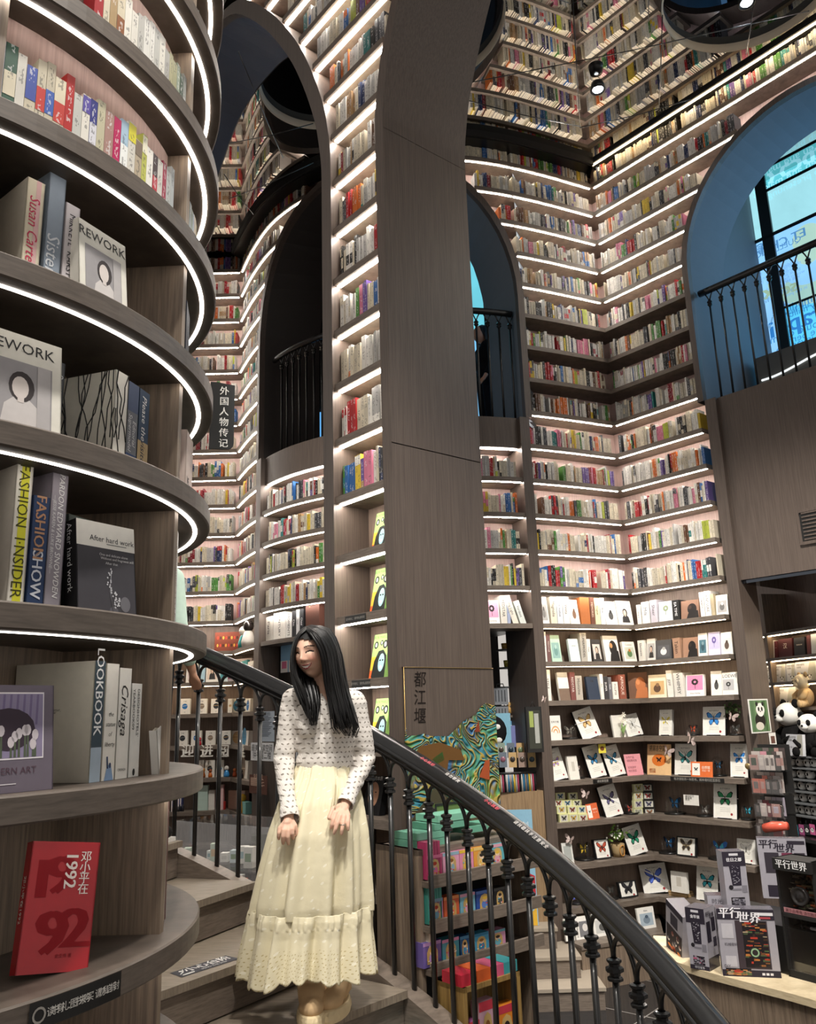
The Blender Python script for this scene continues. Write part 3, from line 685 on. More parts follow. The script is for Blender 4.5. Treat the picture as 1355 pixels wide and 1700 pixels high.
# ------------------------------------------------------------------ books
PAL = [('white', 'ebe8e0', 36), ('cream', 'e2d8c0', 30), ('ivory', 'd3cab5', 14), ('pale grey', 'c4c3bf', 11), ('black', '22211f', 9), ('charcoal', '45464a', 5), ('red', 'b4252a', 7), ('crimson', '8e2430', 3), ('navy', '27365f', 4), ('blue', '3569a8', 4), ('teal', '2f7f7c', 2), ('green', '4f8a3e', 4), ('lime', 'b9c44b', 2), ('yellow', 'e0c23f', 4), ('orange', 'd9722c', 4), ('purple', '6a5296', 3), ('pink', 'd77f99', 3), ('brown', '6b4a34', 4), ('tan', 'b08d62', 3)]
PW = [p[2] for p in PAL]; PD = {p[0]: p[1] for p in PAL}
def fill(rng, length, wm=.019, hm=.188, hv=.026, gap=.05):
    """book sizes and colours for one row, in runs of matching volumes"""
    out = []; x = .004
    while x < length-.012:
        if rng.random() < gap: x += rng.uniform(.01, .05); continue
        c = rng.choices(PAL, PW)[0]; w = rng.uniform(.6, 1.5)*wm; h = rng.uniform(hm-hv, hm+hv); n = rng.choice([1, 1, 1, 1, 2, 2, 3])
        lab = rng.choices(PAL, PW)[0][1] if rng.random() < .3 else None
        for _ in range(n):
            if n < 3: w2 = w*rng.uniform(.8, 1.2); h2 = h*rng.uniform(.96, 1.04)
            else: w2, h2 = w, h
            if x+w2 > length-.004: return out
            out.append((x, w2, h2, rng.uniform(.12, .16), c[0], c[1], lab)); x += w2+.0022
        if rng.random() < .5: pass
    return out
def shade(c, k):
    c = lin(c) if isinstance(c, str) else c; return tuple(min(1, x*k) for x in c)
def spine_book(mb, w, h, d, col, lab, rng, X=None, ink=True, pages=True):
    c = shade(col, rng.uniform(.74, 1.0)); f0 = len(mb.F); v = rng.random()*9
    mb.box((0, 0, 0), (w, d, h), SPINE if ink else PAPER, c, X); mb.U[f0+2] = [(0, v), (1, v), (1, v+h), (0, v+h)]
    if pages:
        f1 = len(mb.F); e = min(.003, w*.15); mb.quad([(e, e*1.5, h+.0004), (w-e, e*1.5, h+.0004), (w-e, d, h+.0004), (e, d, h+.0004)], PAPER, 'e6dcc6', X)
    if lab:
        a, b = rng.choice([(.0, .28), (.3, .62), (.72, .98), (.45, 1.)]); f2 = len(mb.F)
        mb.quad([(0, -.0007, h*a), (w, -.0007, h*a), (w, -.0007, h*b), (0, -.0007, h*b)], SPINE if ink else PAPER, lab, X); mb.U[f2] = [(0, v+h*a), (1, v+h*a), (1, v+h*b), (0, v+h*b)]
def frameX(path, s, off, z):
    a, t, n = path.frame(s, off); return Matrix(((t[0], n[0], 0, a[0]), (t[1], n[1], 0, a[1]), (0, 0, 1, z), (0, 0, 0, 1)))
def put(o, X): o.matrix_world = X; return o
MASS = MB()                                     # thousands of far spines
NB = [0]
def mass_row(path, s0, s1, z, seed, **k):
    rng = random.Random(seed)
    for x, w, h, d, cn, c, lab in fill(rng, s1-s0, **k):
        spine_book(MASS, w, h, d, c, lab, rng, frameX(path, s0+x, .03+rng.uniform(0, .014), z))
def size_word(w, h):
    return ('thick ' if w > .034 else 'slim ' if w < .02 else '')+('tall ' if h > .225 else 'short ' if h < .185 else '')
def solo_row(path, s0, s1, z, seed, where, group, rev=False, **k):
    rng = random.Random(seed); L = fill(rng, s1-s0, **k)
    if rev: L = L
    n = len(L)
    for i, (x, w, h, d, cn, c, lab) in enumerate(L):
        m = MB(); spine_book(m, w, h, d, c, lab, rng); o = put(m.build('book'), frameX(path, s0+x, .03+rng.uniform(0, .014), z))
        q = n-1-i if rev else i
        tag(o, f"{size_word(w, h)}{cn} book, {ordinal(q)} {where}", 'book', group); NB[0] += 1
seed = 11
for key, path in (('niche', NICHE), ('conv_right', CONV), ('conv_left', CONV), ('flat', FLAT), ('over', CONV)):
    for k, p, q, z in ROWS[key]:
        if k < 3: continue
        seed += 1
        a = p+.01 if key != 'conv_left' else p+.03
        mass_row(path, a, q-.01, z, seed, gap=.03)
pier_no = {}
for k, p, q, z in ROWS['pier']:
    seed += 1
    if k < 3: continue
    if 3 <= k <= 6 and q > S1(V0)-.4:
        n = k-2
        solo_row(W1, p+.012, q-.012, z, seed, f"from the brown pier, {ORD[n-1]} book row up", f'books in the {ORD[n-1]} row up of the pier bookcase', rev=True, wm=.025, hm=.21, hv=.025, gap=.03)
    else: mass_row(W1, p+.012, q-.012, z, seed, wm=.025, hm=.21, hv=.025, gap=.03)
sDa, _ = CONV.hit(790, 850); sEb, _ = CONV.hit(548, 900)
for k, p, q, z in ROWS['under']:
    seed += 1
    if k < 3: continue
    nm = {3: 'lowest', 4: 'second', 5: 'third', 6: 'top'}[k]
    solo_row(CONV, sDa-.02, q-.03, z, seed, f"from the pier, {nm} book row below the lit balcony", f'books in the {nm} row below the lit balcony', wm=.021, hm=.19, gap=.02)
    if k < 3: solo_row(CONV, p+.03, sEb+.02, z, seed+50, f"from the wavy shelves, {nm} book row below the dark balcony", f'books in the {nm} row below the dark balcony', wm=.021, hm=.19, gap=.02)
    else: mass_row(CONV, p+.03, sEb+.02, z, seed+50, wm=.021, hm=.19, gap=.02)
    mass_row(CONV, sEb+.03, sDa-.03, z, seed+90, gap=.02)
for o in [MASS.build('shelved_books')]:
    tag(o, 'far rows of closely packed coloured book spines on all the high lit shelves', 'books', None, 'stuff')
# ------------------------------------------------------------------ books on the round tower
def drumX(phi, r, z, turn=0, lean=0, back=0):
    """frame on the tower: x along the rim, y inwards, z up; origin at the outer face"""
    p = drum_at(phi, r, z); a = math.radians(phi); M = Matrix(((-math.sin(a), -math.cos(a), 0, p[0]), (math.cos(a), -math.sin(a), 0, p[1]), (0, 0, 1, p[2]), (0, 0, 0, 1)))
    return M @ Matrix.Rotation(math.radians(turn), 4, 'Z') @ Matrix.Rotation(math.radians(back), 4, 'X') @ Matrix.Rotation(math.radians(lean), 4, 'Y')
def ring_top(i): return dz(i)+RT+.0005
def small_row(i, phi0, cols, seed, where, group, r=.836, hm=.18, wf=1.06):
    rng = random.Random(seed); phi = phi0
    for n, (cn, c, lab) in enumerate(cols):
        w = rng.uniform(.018, .026)*wf; h = rng.uniform(hm-.018, hm+.022); m = MB(); spine_book(m, w, h, .046, c, lab, rng)
        o = put(m.build('book'), drumX(phi+math.degrees(w/2/r), r, ring_top(i)) @ Matrix.Translation((-w/2, 0, 0)))
        tag(o, f"{cn} book, {ordinal(n)} {where}", 'book', group); phi += math.degrees((w+.001)/r); NB[0] += 1
Wt, Cr = 'e6e2d8', 'dcd2ba'
row_d = [('pale blue', 'c3cad6', 'e6e2d8'), ('green and cream', '2f5a46', 'd9d0b8'), ('white', Wt, None), ('cream and blue', Cr, '3b4fa0'), ('cream and red', Cr, 'c23a34'), ('cream and blue', Cr, '3f5fae'), ('cream and red', Cr, 'bf4038'), ('red', 'c2302f', None), ('grey white', 'd0d0ca', None), ('white and violet', Wt, '5a4f9e'), ('violet blue', '3b3f8c', 'd8d8e0'), ('cream patterned', 'd8d2b4', '9aa06a'), ('rose brown', 'b48f86', None), ('magenta', 'b8245c', None), ('pale blue', 'a9c4d8', 'eef0ee'), ('white and yellow', Wt, 'd8cf3c'), ('beige', 'b9aa92', '7e6f60'), ('lime', 'd3d66a', 'ece8d0'), ('white', 'efece4', None), ('dark red patterned', '4a3a3c', 'b8303c'), ('white', 'dedad2', None), ('plum', '9a3048', None), ('pale grey', 'c9ccca', None), ('grey', 'b4b9ba', None)]
small_row(4, -47.5, row_d, 5, 'along the tower shelf of small paperbacks', 'paperbacks on the tower shelf')
row_c = [('red', 'a8262c', None), ('cream', Cr, None), ('tan', 'b79c74', None), ('cream and brown', 'd9ceb6', '8a5a3c'), ('white', Wt, None), ('white', Wt, None), ('pale grey', 'c8c6c0', None), ('white', 'dcdad4', None), ('white', 'dcdad4', None), ('pale grey', 'cfcec8', None), ('white', Wt, None), ('grey', 'b5b3ae', None), ('olive', 'b0ac8a', None), ('olive', 'a5a382', None), ('grey green', '8f9a88', None), ('dark green', '4a5a4c', None), ('grey', '9a9c98', None)]
small_row(5, -32.0, row_c, 6, 'along the higher tower shelf at the top edge', 'books on the highest tower shelf in view', hm=.19)
for i, nm in ((4, 'paperback'), (6, 'highest')):
    small_row(i, 1.5, [('grey', '9aa4a4', None), ('green grey', '8aa090', None), ('pale blue', 'b8c8d6', None), ('cream', Cr, None), ('cream', Cr, None), ('yellow', 'd9c878', None), ('white', Wt, None)], 20+i, f'past the upright board on the {nm} tower shelf', f'books past the board on the {nm} tower shelf')
def tower_book(i, px0, py0, px1, py1, h, d, col, label, spine=(), art=None, r=.80, lean=0, back=0, turn=0, cover=None, pages=True, name='book', lift=0, cat='book', w=None):
    """px0..px1: the two edges of the outward face"""
    f0, f1 = dphi(px0, py0, r), dphi(px1, py1, r); w = w or abs(math.radians(f1-f0)*r); m = MB(); mid = (f0+f1)/2; t = .003
    m.box((0, 0, 0), (w, t, h), PAPER, col); m.box((0, 0, 0), (t*.8, d, h), PAPER, cover or col); m.box((w-t*.8, 0, 0), (w, d, h), PAPER, cover or col)
    if art: art(m, w, h, d)
    for args in spine:
        tx, pos, size, c = args[:4]; k = args[4] if len(args) > 4 else {}
        hor = k.pop('hor', 0); x = k.pop('x', .5)
        if hor: m.text(tx, (w*x, -.0009, h*pos), (1, 0, 0), (0, 0, 1), size, c, **k)
        else: m.text(tx, (w*x, -.0009, h*pos), (0, 0, -1), (1, 0, 0), size, c, **k)
        if hor: k['hor'] = 1
    X = drumX(mid, r, ring_top(i)+lift, turn, lean, back) @ Matrix.Translation((-w/2, 0, 0)); o = put(m.build(name), X); tag(o, label, cat, 'big books on the round tower'); NB[0] += 1
    if pages:
        p = MB(); p.box((t*.8, t, .003), (w-t*.8, d-.004, h-.004), PAPER, 'ddd6c6'); q = p.build('pages', o)
    return o, w
def band(m, w, h, a, b, col, x0=0, x1=1, y=-.0005): m.quad([(w*x0, y, h*a), (w*x1, y, h*a), (w*x1, y, h*b), (w*x0, y, h*b)], PAPER, col)
def disc(m, cx, cz, rx, rz, col, y=-.0006, n=16, a0=0, a1=2*math.pi): m.quad([(cx+rx*math.cos(a0+(a1-a0)*i/n), y, cz+rz*math.sin(a0+(a1-a0)*i/n)) for i in range(n)], PAPER, col)
def portrait(m, x0, z0, w, h, bg, skin, hair, dress, y=-.0006):
    m.quad([(x0, y, z0), (x0+w, y, z0), (x0+w, y, z0+h), (x0, y, z0+h)], PAPER, bg); e = -.0003
    m.quad([(x0+w*p, y+e, z0+h*q) for p, q in ((.2, 0), (.85, 0), (.78, .34), (.62, .46), (.42, .46), (.26, .32))], PAPER, dress)
    disc(m, x0+w*.52, z0+h*.62, w*.2, h*.23, hair, y+2*e); disc(m, x0+w*.5, z0+h*.6, w*.13, h*.17, skin, y+3*e); m.quad([(x0+w*p, y+2.5*e, z0+h*q) for p, q in ((.46, .38), (.56, .38), (.56, .5), (.46, .5))], PAPER, skin)
# third ring above eye: pale books and a portrait cover
tower_book(3, 40, 370, 70, 370, .265, .2, Cr, 'thick cream book with pink script spine, beside the slate blue spine', [('Susan Carter', .5, .034, 'c9405f', dict(italic=.25))], art=lambda m, w, h, d: band(m, w, h, 0, 1, 'dfb6b4', .52, .8), cover='d9d2c2')
tower_book(3, 76, 375, 104, 385, .305, .2, '8e9aa8', 'tallest slate blue book on the tower, lettered spine', [('Sister C', .25, .045, 'd9dde2', dict(italic=.1))], cover='7d8894')
tower_book(3, 106, 390, 130, 395, .25, .2, 'cfc9cc', 'pale lilac book with black capitals, right of the slate blue spine', [('MIKKETL  KARSTOD', .5, .022, '26262a')], cover='bdb6ba')
def rework(m, w, h, d):
    m.text('REWORK', (w*.5, -.0009, h*.87), (1, 0, 0), (0, 0, 1), min(.036, w*.235), '3a3a3a'); portrait(m, w*.12, h*.06, w*.76, h*.66, '9d9a9c', 'd8cfca', '3c3637', 'cfcac8')
    m.quad([(w*.7, -.0016, h*.06), (w*.86, -.0016, h*.06), (w*.86, -.0016, h*.72), (w*.7, -.0016, h*.72)], PAPER, 'b6b2b2')
tower_book(3, 134, 445, 214, 470, .215, .03, 'e2dfd4', 'white cover with portrait photo, smaller of two alike, on the higher tower shelf', art=rework, r=.838, back=-6)
tower_book(2, -14, 620, 86, 650, .235, .03, 'e2dfd4', 'white cover with seated portrait photo, cut by the frame edge', art=rework, r=.83, back=-6, w=.185)
tower_book(2, 88, 650, 105, 655, .21, .16, '4c4d50', 'charcoal book with two short white words, half behind the portrait cover', [('eo', .84, .02, 'e8e8e8', dict(hor=1)), ('et', .68, .02, 'e8e8e8', dict(hor=1))], r=.79)
def cracks(m, w, h, d):
    rng = random.Random(4)
    for side in (0, 1):
        W_ = d if side == 0 else w
        for _ in range(17 if side == 0 else 4):
            a = rng.uniform(0, W_); b = min(W_, max(0, a+rng.uniform(-.09, .09))); z0, z1 = rng.choice([(0, h), (0, h*.6), (h*.3, h), (0, h)]); n = 5; pts = []
            for q in range(n+1):
                x = min(W_, max(0, a+(b-a)*q/n+rng.uniform(-.008, .008))); z = z0+(z1-z0)*q/n
                pts.append((-.0006, x, z) if side == 0 else (x, -.0006, z))
            m.tube(pts, .0017, PAPER, '1d1c1c', n=4, smooth=False)
tower_book(2, 190, 670, 211, 670, .25, .2, 'e4e0d6', 'thick white book crazed with black branching lines', art=cracks, cover='e0dccf')
tower_book(2, 212, 680, 229, 685, .24, .2, '6d6f75', 'grey and navy spine naming an editorial model', [('Editorial', .45, .02, 'd0d0d0', dict(italic=.2, x=.68)), ('Supermodel', .45, .02, 'd0d0d0', dict(italic=.2, x=.3))], art=lambda m, w, h, d: (band(m, w, h, .68, 1, '4b5670'), band(m, w, h, 0, .22, '2e3f63')), cover='8a8a8a')
tower_book(2, 230, 690, 247, 695, .24, .2, '33445a', 'navy and tan spine, nearest to the upright board of its shelf', [('Please the', .68, .03, 'e6e6e6', dict(italic=.15)), ('visitors', .26, .03, '2a3140', dict(italic=.15))], art=lambda m, w, h, d: band(m, w, h, 0, .42, 'b29a72'))
# first ring above eye
tower_book(1, 20, 880, 48, 880, .325, .22, 'e6e2d6', 'white book with yellow spine stripe and dark capitals', [('FASHION  I·NSIDER', .5, .0335, '4a4a22')], art=lambda m, w, h, d: band(m, w, h, 0, 1, 'dcd93a', .3, .8), cover='d8d2c6')
tower_book(1, 50, 900, 78, 905, .245, .2, '2c3f63', 'navy book with tan and white capitals', [('FASHION', .72, .034, 'b58b6c', dict(bold=.02)), ('SHOW', .3, .034, 'd6dbe4', dict(bold=.02))], cover='2a3b5c')
tower_book(1, 80, 890, 107, 895, .305, .22, '97919a', 'mauve grey book with slanted white capitals', [('PARDON EDWARD SNOWDEN', .55, .0195, 'eeeeee', dict(italic=.2, x=.62)), ('—JESSE KAREN & LUKE BROWNE—', .55, .011, 'dddddd', dict(italic=.2, x=.25))], cover='857e88')
def marble(m, w, h, d):
    rng = random.Random(3)
    for _ in range(14): disc(m, rng.uniform(.1, .6)*w, rng.uniform(.72, .95)*h, rng.uniform(.004, .014), rng.uniform(.004, .01), rng.choice(['3f8f68', '56a57a', '2c6a4e']))
    m.text('城市·生活美学', (w*.78, -.0009, h*.8), (1, 0, 0), (0, 0, 1), .011, 'cfcfcf')
tower_book(1, 118, 900, 200, 900, .235, .02, '3c4440', 'dark book with green marbling, peeping out behind the black cover', art=marble, r=.765, back=-4)
def hardwork(m, w, h, d):
    band(m, w, h, .72, 1, 'e3e0d8'); m.text('After hard work', (w*.6, -.001, h*.82), (1, 0, 0), (0, 0, 1), .0185, '35353a'); band(m, w, h, .765, .772, '35353a', .5, .85, -.0009)
    m.text('One and delicate alone', (w*.62, -.001, h*.65), (1, 0, 0), (0, 0, 1), .0085, 'c9c9c9'); m.text('Without and fragrance still', (w*.68, -.001, h*.61), (1, 0, 0), (0, 0, 1), .0085, 'c9c9c9'); m.text('After that', (w*.58, -.001, h*.56), (1, 0, 0), (0, 0, 1), .0085, 'c9c9c9')
    rng = random.Random(8)
    for _ in range(46):
        t = rng.random(); x = w*(.56+.05*math.sin(t*7)+rng.uniform(-.05, .05)+(.16*max(0, .5-t))); disc(m, x, h*(.08+.42*t), .0022, .0022, 'c4c4c8', -.001, 6)
    m.tube([(w*.58, -.001, h*.05), (w*.54, -.001, h*.25), (w*.57, -.001, h*.48)], .0008, PAPER, '8a8a90', n=4); disc(m, w*.8, h*.13, .014, .018, '6a696e'); disc(m, w*.6, h*.05, .012, .01, '55545a')
    m.text('After hard work', (-.001, d*.5, h*.6), (0, 0, -1), (0, -1, 0), .024, 'e6e6e6')
tower_book(1, 138, 940, 222, 945, .215, .045, '3f3d42', 'black cover with white top band and blossom sprig', art=hardwork, r=.84, back=-7, turn=-10, cover='1a1a1c', w=.16)
# ring just below eye height
def tulips(m, w, h, d):
    m.quad([(w*.02, -.0006, h*.3), (w*.86, -.0006, h*.3), (w*.86, -.0006, h*.93), (w*.02, -.0006, h*.93)], PAPER, 'e6e2e6'); m.quad([(w*.0, -.0008, h*.315), (w*.845, -.0008, h*.315), (w*.845, -.0008, h*.915), (w*.0, -.0008, h*.915)], PAPER, '8d84a0')
    for q in range(9): m.quad([(w*(.02+.09*q), -.001, h*.62), (w*(.05+.09*q), -.001, h*.62), (w*(.07+.09*q), -.001, h*.91), (w*(.04+.09*q), -.001, h*.91)], PAPER, '75698c')
    disc(m, w*.38, h*.58, w*.36, h*.2, '3b2f3b', -.0012)
    rng = random.Random(5)
    for q in range(10): x = w*rng.uniform(.1, .78); z = h*rng.uniform(.42, .58); m.quad([(x-.002, -.0013, h*.32), (x+.003, -.0013, h*.32), (x+.002, -.0013, z), (x-.001, -.0013, z)], PAPER, '56604e'); disc(m, x, z, .007, .011, 'cfc7cc', -.0015, 10)
    m.text('MODERN ART', (w*.4, -.001, h*.2), (1, 0, 0), (0, 0, 1), .018, '5a4550'); band(m, w, h, .075, .083, 'd8d4d8', .0, .5, -.001)
tower_book(0, -12, 1210, 76, 1210, .205, .03, '6d6571', 'mauve cover with a framed photo of tulips', art=tulips, r=.845, back=-6, w=.155)
def lookbook(m, w, h, d):
    band(m, w, h, .28, 1, '3a4a55'); band(m, w, h, 0, .28, 'a9bac9'); m.text('LOOKBOOK', (w*.5, -.001, h*.74), (0, 0, -1), (1, 0, 0), .034, 'eef0f0', bold=.015)
    for q, tx in enumerate(['We are getting better and better,', 'more directions begin clear', 'I started to walk there.']): m.text(tx, (-.0008, d*.68, h*(.6-.02*q)), (0, -1, 0), (0, 0, 1), .0095, '55524e')
    m.text('Fine Life', (-.0008, d*.72, h*.07), (0, -1, 0), (0, 0, 1), .009, '77736c')
tower_book(0, 152, 1190, 172, 1190, .262, .225, 'e3dfd2', 'thick white book with slate spine of white capitals, biggest on its shelf', art=lookbook, cover='dcd7c8', w=.034)
def liberty(m, w, h, d):
    for q, tx in enumerate(['the', 'statue', 'of', 'liberty']): m.text(tx, (w*.5, -.001, h*(.56-.085*q)), (1, 0, 0), (0, 0, 1), .014, '333333', italic=.2)
    m.quad([(w*p, -.001, h*q) for p, q in ((.2, .0), (.9, .0), (.75, .09), (.7, .12), (.5, .13), (.35, .1))], PAPER, '7f9cc0'); disc(m, w*.6, h*.125, .004, .006, '39496a', -.0012); m.tube([(w*.42, -.001, h*.1), (w*.36, -.001, h*.2)], .0018, PAPER, '39496a', n=5)
tower_book(0, 173, 1190, 194, 1190, .258, .2, 'ebe8df', 'white spine with blue statue and script title', art=liberty)
tower_book(0, 195, 1195, 215, 1195, .25, .2, 'e6e4dd', 'white spine with one long handwritten word, beside the statue spine', [('Crisaga', .62, .04, '2c2c2c', dict(italic=.3)), ('CRISAGA', .08, .008, '2c2c2c', dict(hor=1))])
def hotels(m, w, h, d): disc(m, w*.5, h*.05, .006, .008, '1c1c1c')
tower_book(0, 216, 1205, 233, 1205, .216, .2, 'e2e1dc', 'shorter white spine of two spaced lines, nearest to the upright board', [('DESIGNHOTELS’', .68, .0155, '2c2c30', dict(x=.68)), ('YEARBOOK09', .72, .0155, '2c2c30', dict(x=.25))], art=hotels)
# leaning red book
def red92(m, w, h, d):
    dk = '8e1720'
    for tx, x, z, s in (('1', .2, .71, .105), ('9', .46, .74, .105), ('9', .42, .3, .115), ('2', .76, .33, .105)): m.text(tx, (w*x, -.0008, h*z), (1, 0, 0), (0, 0, 1), s, dk, bold=.05, sx=1.2)
    for q, tx in enumerate('邓小平在'): m.text(tx, (w*.8, -.0013, h*(.88-.085*q)), (1, 0, 0), (0, 0, 1), .024, 'f2e6e0', bold=.01)
    m.text('1992', (w*.6, -.0013, h*.76), (0, 0, -1), (1, 0, 0), .036, 'f2e6e0', bold=.025)
    m.text('邓小平在1992', (-.0008, d*.5, h*.55), (0, 0, -1), (0, -1, 0), .015, 'f2e6e0'); m.text('史全伟 著', (w*.62, -.0013, h*.12), (1, 0, 0), (0, 0, 1), .008, '7a1018')
def gloss_book(o):
    o.data.materials[0] = GLOSSY
o, w_ = tower_book(-1, 60, 1480, 150, 1480, .245, .03, 'b01c26', 'shrink-wrapped red book leaning alone on a tower shelf', art=red92, r=.80, back=-11, turn=-24, w=.145, lift=.012, lean=0)
gloss_book(o); o.matrix_world = drumX(dphi(95, 1480, .80), .80, ring_top(-1)+.004, -20, 8, -11) @ Matrix.Translation((-.072, 0, 0))
for q, (ph, tl) in enumerate([(-37, 0), (-33.5, 3), (-30, 5)]):
    m = MB(); m.box((0, 0, 0), (.13, .018, .25), GLOSSY, 'b8242c'); m.text('邓小平在', (.08, -.0009, .19), (1, 0, 0), (0, 0, 1), .016, 'f2e6e0'); X = drumX(ph, .80, ring_top(-2)+.002, -25, 0, -10-tl); o = put(m.build('book'), X @ Matrix.Translation((-.05, 0, 0)))
    p = MB(); p.box((.002, .003, .245), (.128, .015, .2504), PAPER, 'ddd6c6'); p.build('pages', o)
    tag(o, f'red book standing below the black notice on the tower, {ORD[q]} of three', 'book', 'red books on the lowest tower shelf in view')
# books in the bay past the board
tower_book(2.0 and 3, 308, 540, 326, 545, .27, .18, '3e4450', 'dark grey book with small white print, past the upright board', [('the Happy The Book of the', .6, .012, 'c8c8c8')], r=.82)
def ve(m, w, h, d): m.text('VE', (w*.3, -.001, h*.3), (1, 0, 0), (0, 0, 1), .03, '3a3638', bold=.02)
tower_book(2, 298, 760, 324, 765, .20, .03, 'dcc9c0', 'blush pink cover past the upright board', art=ve, r=.845, w=.12)
tower_book(1, 289, 960, 303, 965, .30, .2, 'd9d9d6', 'white spine with black print, past the upright board at eye level', [('Fragrance STYLE', .5, .03, '4a4a55')], r=.81)
tower_book(0, 266, 1250, 280, 1250, .12, .02, 'e8e6e0', 'small white booklet leaning past the upright board', [('PURPOSE', .4, .014, '444444')], r=.83, lean=-18, w=.07)
for q, (a, c, cn) in enumerate([(4.2, 'e8e6e2', 'white'), (5.7, 'b9b0a8', 'grey'), (7.2, '6e4a44', 'maroon')]):
    m = MB(); m.box((0, 0, 0), (.013, .17, .30), PAPER, c); o = put(m.build('book'), drumX(a, .82, ring_top(-1))); tag(o, f'thin {cn} album standing past the board above the round shelf edge', 'book', 'thin albums past the board')
# black notice on the rim, and the hanging section sign
m = MB(); a0, a1 = dphi(50, 1672, .905), dphi(202, 1628, .905); n = 8; z0, z1 = dz(-1)+.004, dz(-1)+RT-.004
for i in range(n):
    p = [drum_at(a0+(a1-a0)*(i+e)/n, .9035, 0)[:2] for e in (0, 1)]; m.quad([(*p[0], z0), (*p[1], z0), (*p[1], z1), (*p[0], z1)], DARK)
o = m.build('shelf_notice'); mid = drum_at((a0+a1)/2, .905, (z0+z1)/2)
chars = '读书有礼：图书未购买 请勿私自拆封'
m = MB(); L = len(chars)
for i, ch in enumerate(chars):
    if ch == ' ': continue
    ph = a0+(a1-a0)*(.2+.78*i/L); X = drumX(ph, .9045, (z0+z1)/2); m.text(ch, X @ Vector((0, 0, 0)), X.to_3x3() @ Vector((1, 0, 0)), (0, 0, 1), .0175, 'b9b6b0')
ph = a0+(a1-a0)*.09; X = drumX(ph, .9045, (z0+z1)/2); m.lathe([(.010, 0), (.014, 0)], INK, '8a8680', n=14, X=X @ Matrix.Rotation(math.pi/2, 4, 'X'), smooth=False)
m.build('lettering', o); tag(o, 'black notice strip with small Chinese print on the curved shelf edge', 'sign')
sg = at(374, 690, 2.62); Xs = Matrix.Translation(Vector(sg)) @ Matrix.Rotation(math.radians(14), 4, 'Z')
m = MB(); hw, hh, cn_ = .029, .115, .022
pts = [(-hw, hh), (hw, hh*.93), (hw, -hh+cn_)]+[(hw-cn_+cn_*math.cos(-math.pi/2*q/6), -hh+cn_+cn_*math.sin(-math.pi/2*q/6)) for q in range(1, 7)]+[(-hw-.02, -hh), (-hw-.02, hh)]
m.poly(pts, .006, BLACKM); o = put(m.build('hanging_sign'), Xs)
m = MB()
for q, ch in enumerate('外国人物传记'): m.text(ch, (-.004, -.0008, hh*.74-q*.036), (1, 0, 0), (0, 0, 1), .031, 'e8e6e0', bold=.012)
m.build('lettering', o); tag(o, 'black sign of six white Chinese characters fixed to the tower edge', 'sign')
# ------------------------------------------------------------------ the woman on the stair
def skin_mat():
    m = attr_mat('skin', .5, .35); p = m.node_tree.nodes['Principled BSDF']; p.inputs['Subsurface Weight'].default_value = .08; p.inputs['Subsurface Radius'].default_value = (.02, .008, .004); p.inputs['Subsurface Scale'].default_value = .3
    return m
SKIN = skin_mat()
HAIR = flat('black_hair', '0b0a0b', .42, 0, .25, coat=0)
SUEDE = attr_mat('tan_suede', .9, .1)
def fused(mb, name, voxel, smooth=4, fac=.5):
    """one continuous surface from overlapping forms"""
    o = mb.build(name)
    r = o.modifiers.new('r', 'REMESH'); r.mode = 'VOXEL'; r.voxel_size = voxel
    if smooth: s = o.modifiers.new('s', 'SMOOTH'); s.iterations = smooth; s.factor = fac
    me = bpy.data.meshes.new_from_object(o.evaluated_get(bpy.context.evaluated_depsgraph_get()))
    o.modifiers.clear(); old = o.data; o.data = me; bpy.data.meshes.remove(old); me.name = name
    n = len(me.polygons); me.polygons.foreach_set('use_smooth', [True]*n); return o
def mesh_arrays(me):
    co = np.zeros(len(me.vertices)*3); me.vertices.foreach_get('co', co); co = co.reshape(-1, 3)
    ce = np.zeros(len(me.polygons)*3); me.polygons.foreach_get('center', ce); return co, ce.reshape(-1, 3)
def paint(me, cols):
    a = me.attributes.get('Col') or me.attributes.new('Col', 'FLOAT_COLOR', 'FACE')
    if a.domain != 'FACE': me.attributes.remove(a); a = me.attributes.new('Col', 'FLOAT_COLOR', 'FACE')
    a.data.foreach_set('color', np.hstack([cols, np.ones((len(cols), 1))]).ravel())
YG = 3.53
FEET = np.array([-.43, YG, step_z(0)])
def G(px, py, dy=0.0): return atY(px, py, YG+dy)-FEET
def limb(m, pts, n=12, mat=SKIN):
    """tapering limb through (point, radius) joints"""
    P = [np.array(p[0]) for p in pts]; R = [p[1] for p in pts]; Q = []; RR = []
    for i in range(len(P)-1):
        for j in range(5): t = j/5; Q.append(P[i]*(1-t)+P[i+1]*t); RR.append(R[i]*(1-t)+R[i+1]*t)
    Q.append(P[-1]); RR.append(R[-1]); m.tube(Q, RR, mat, n=n)
    for p, r in ((P[0], R[0]), (P[-1], R[-1])): m.ball(p, r, mat, n=n)
    for p, r in list(zip(P, R))[1:-1]: m.ball(p, r, mat, n=n)
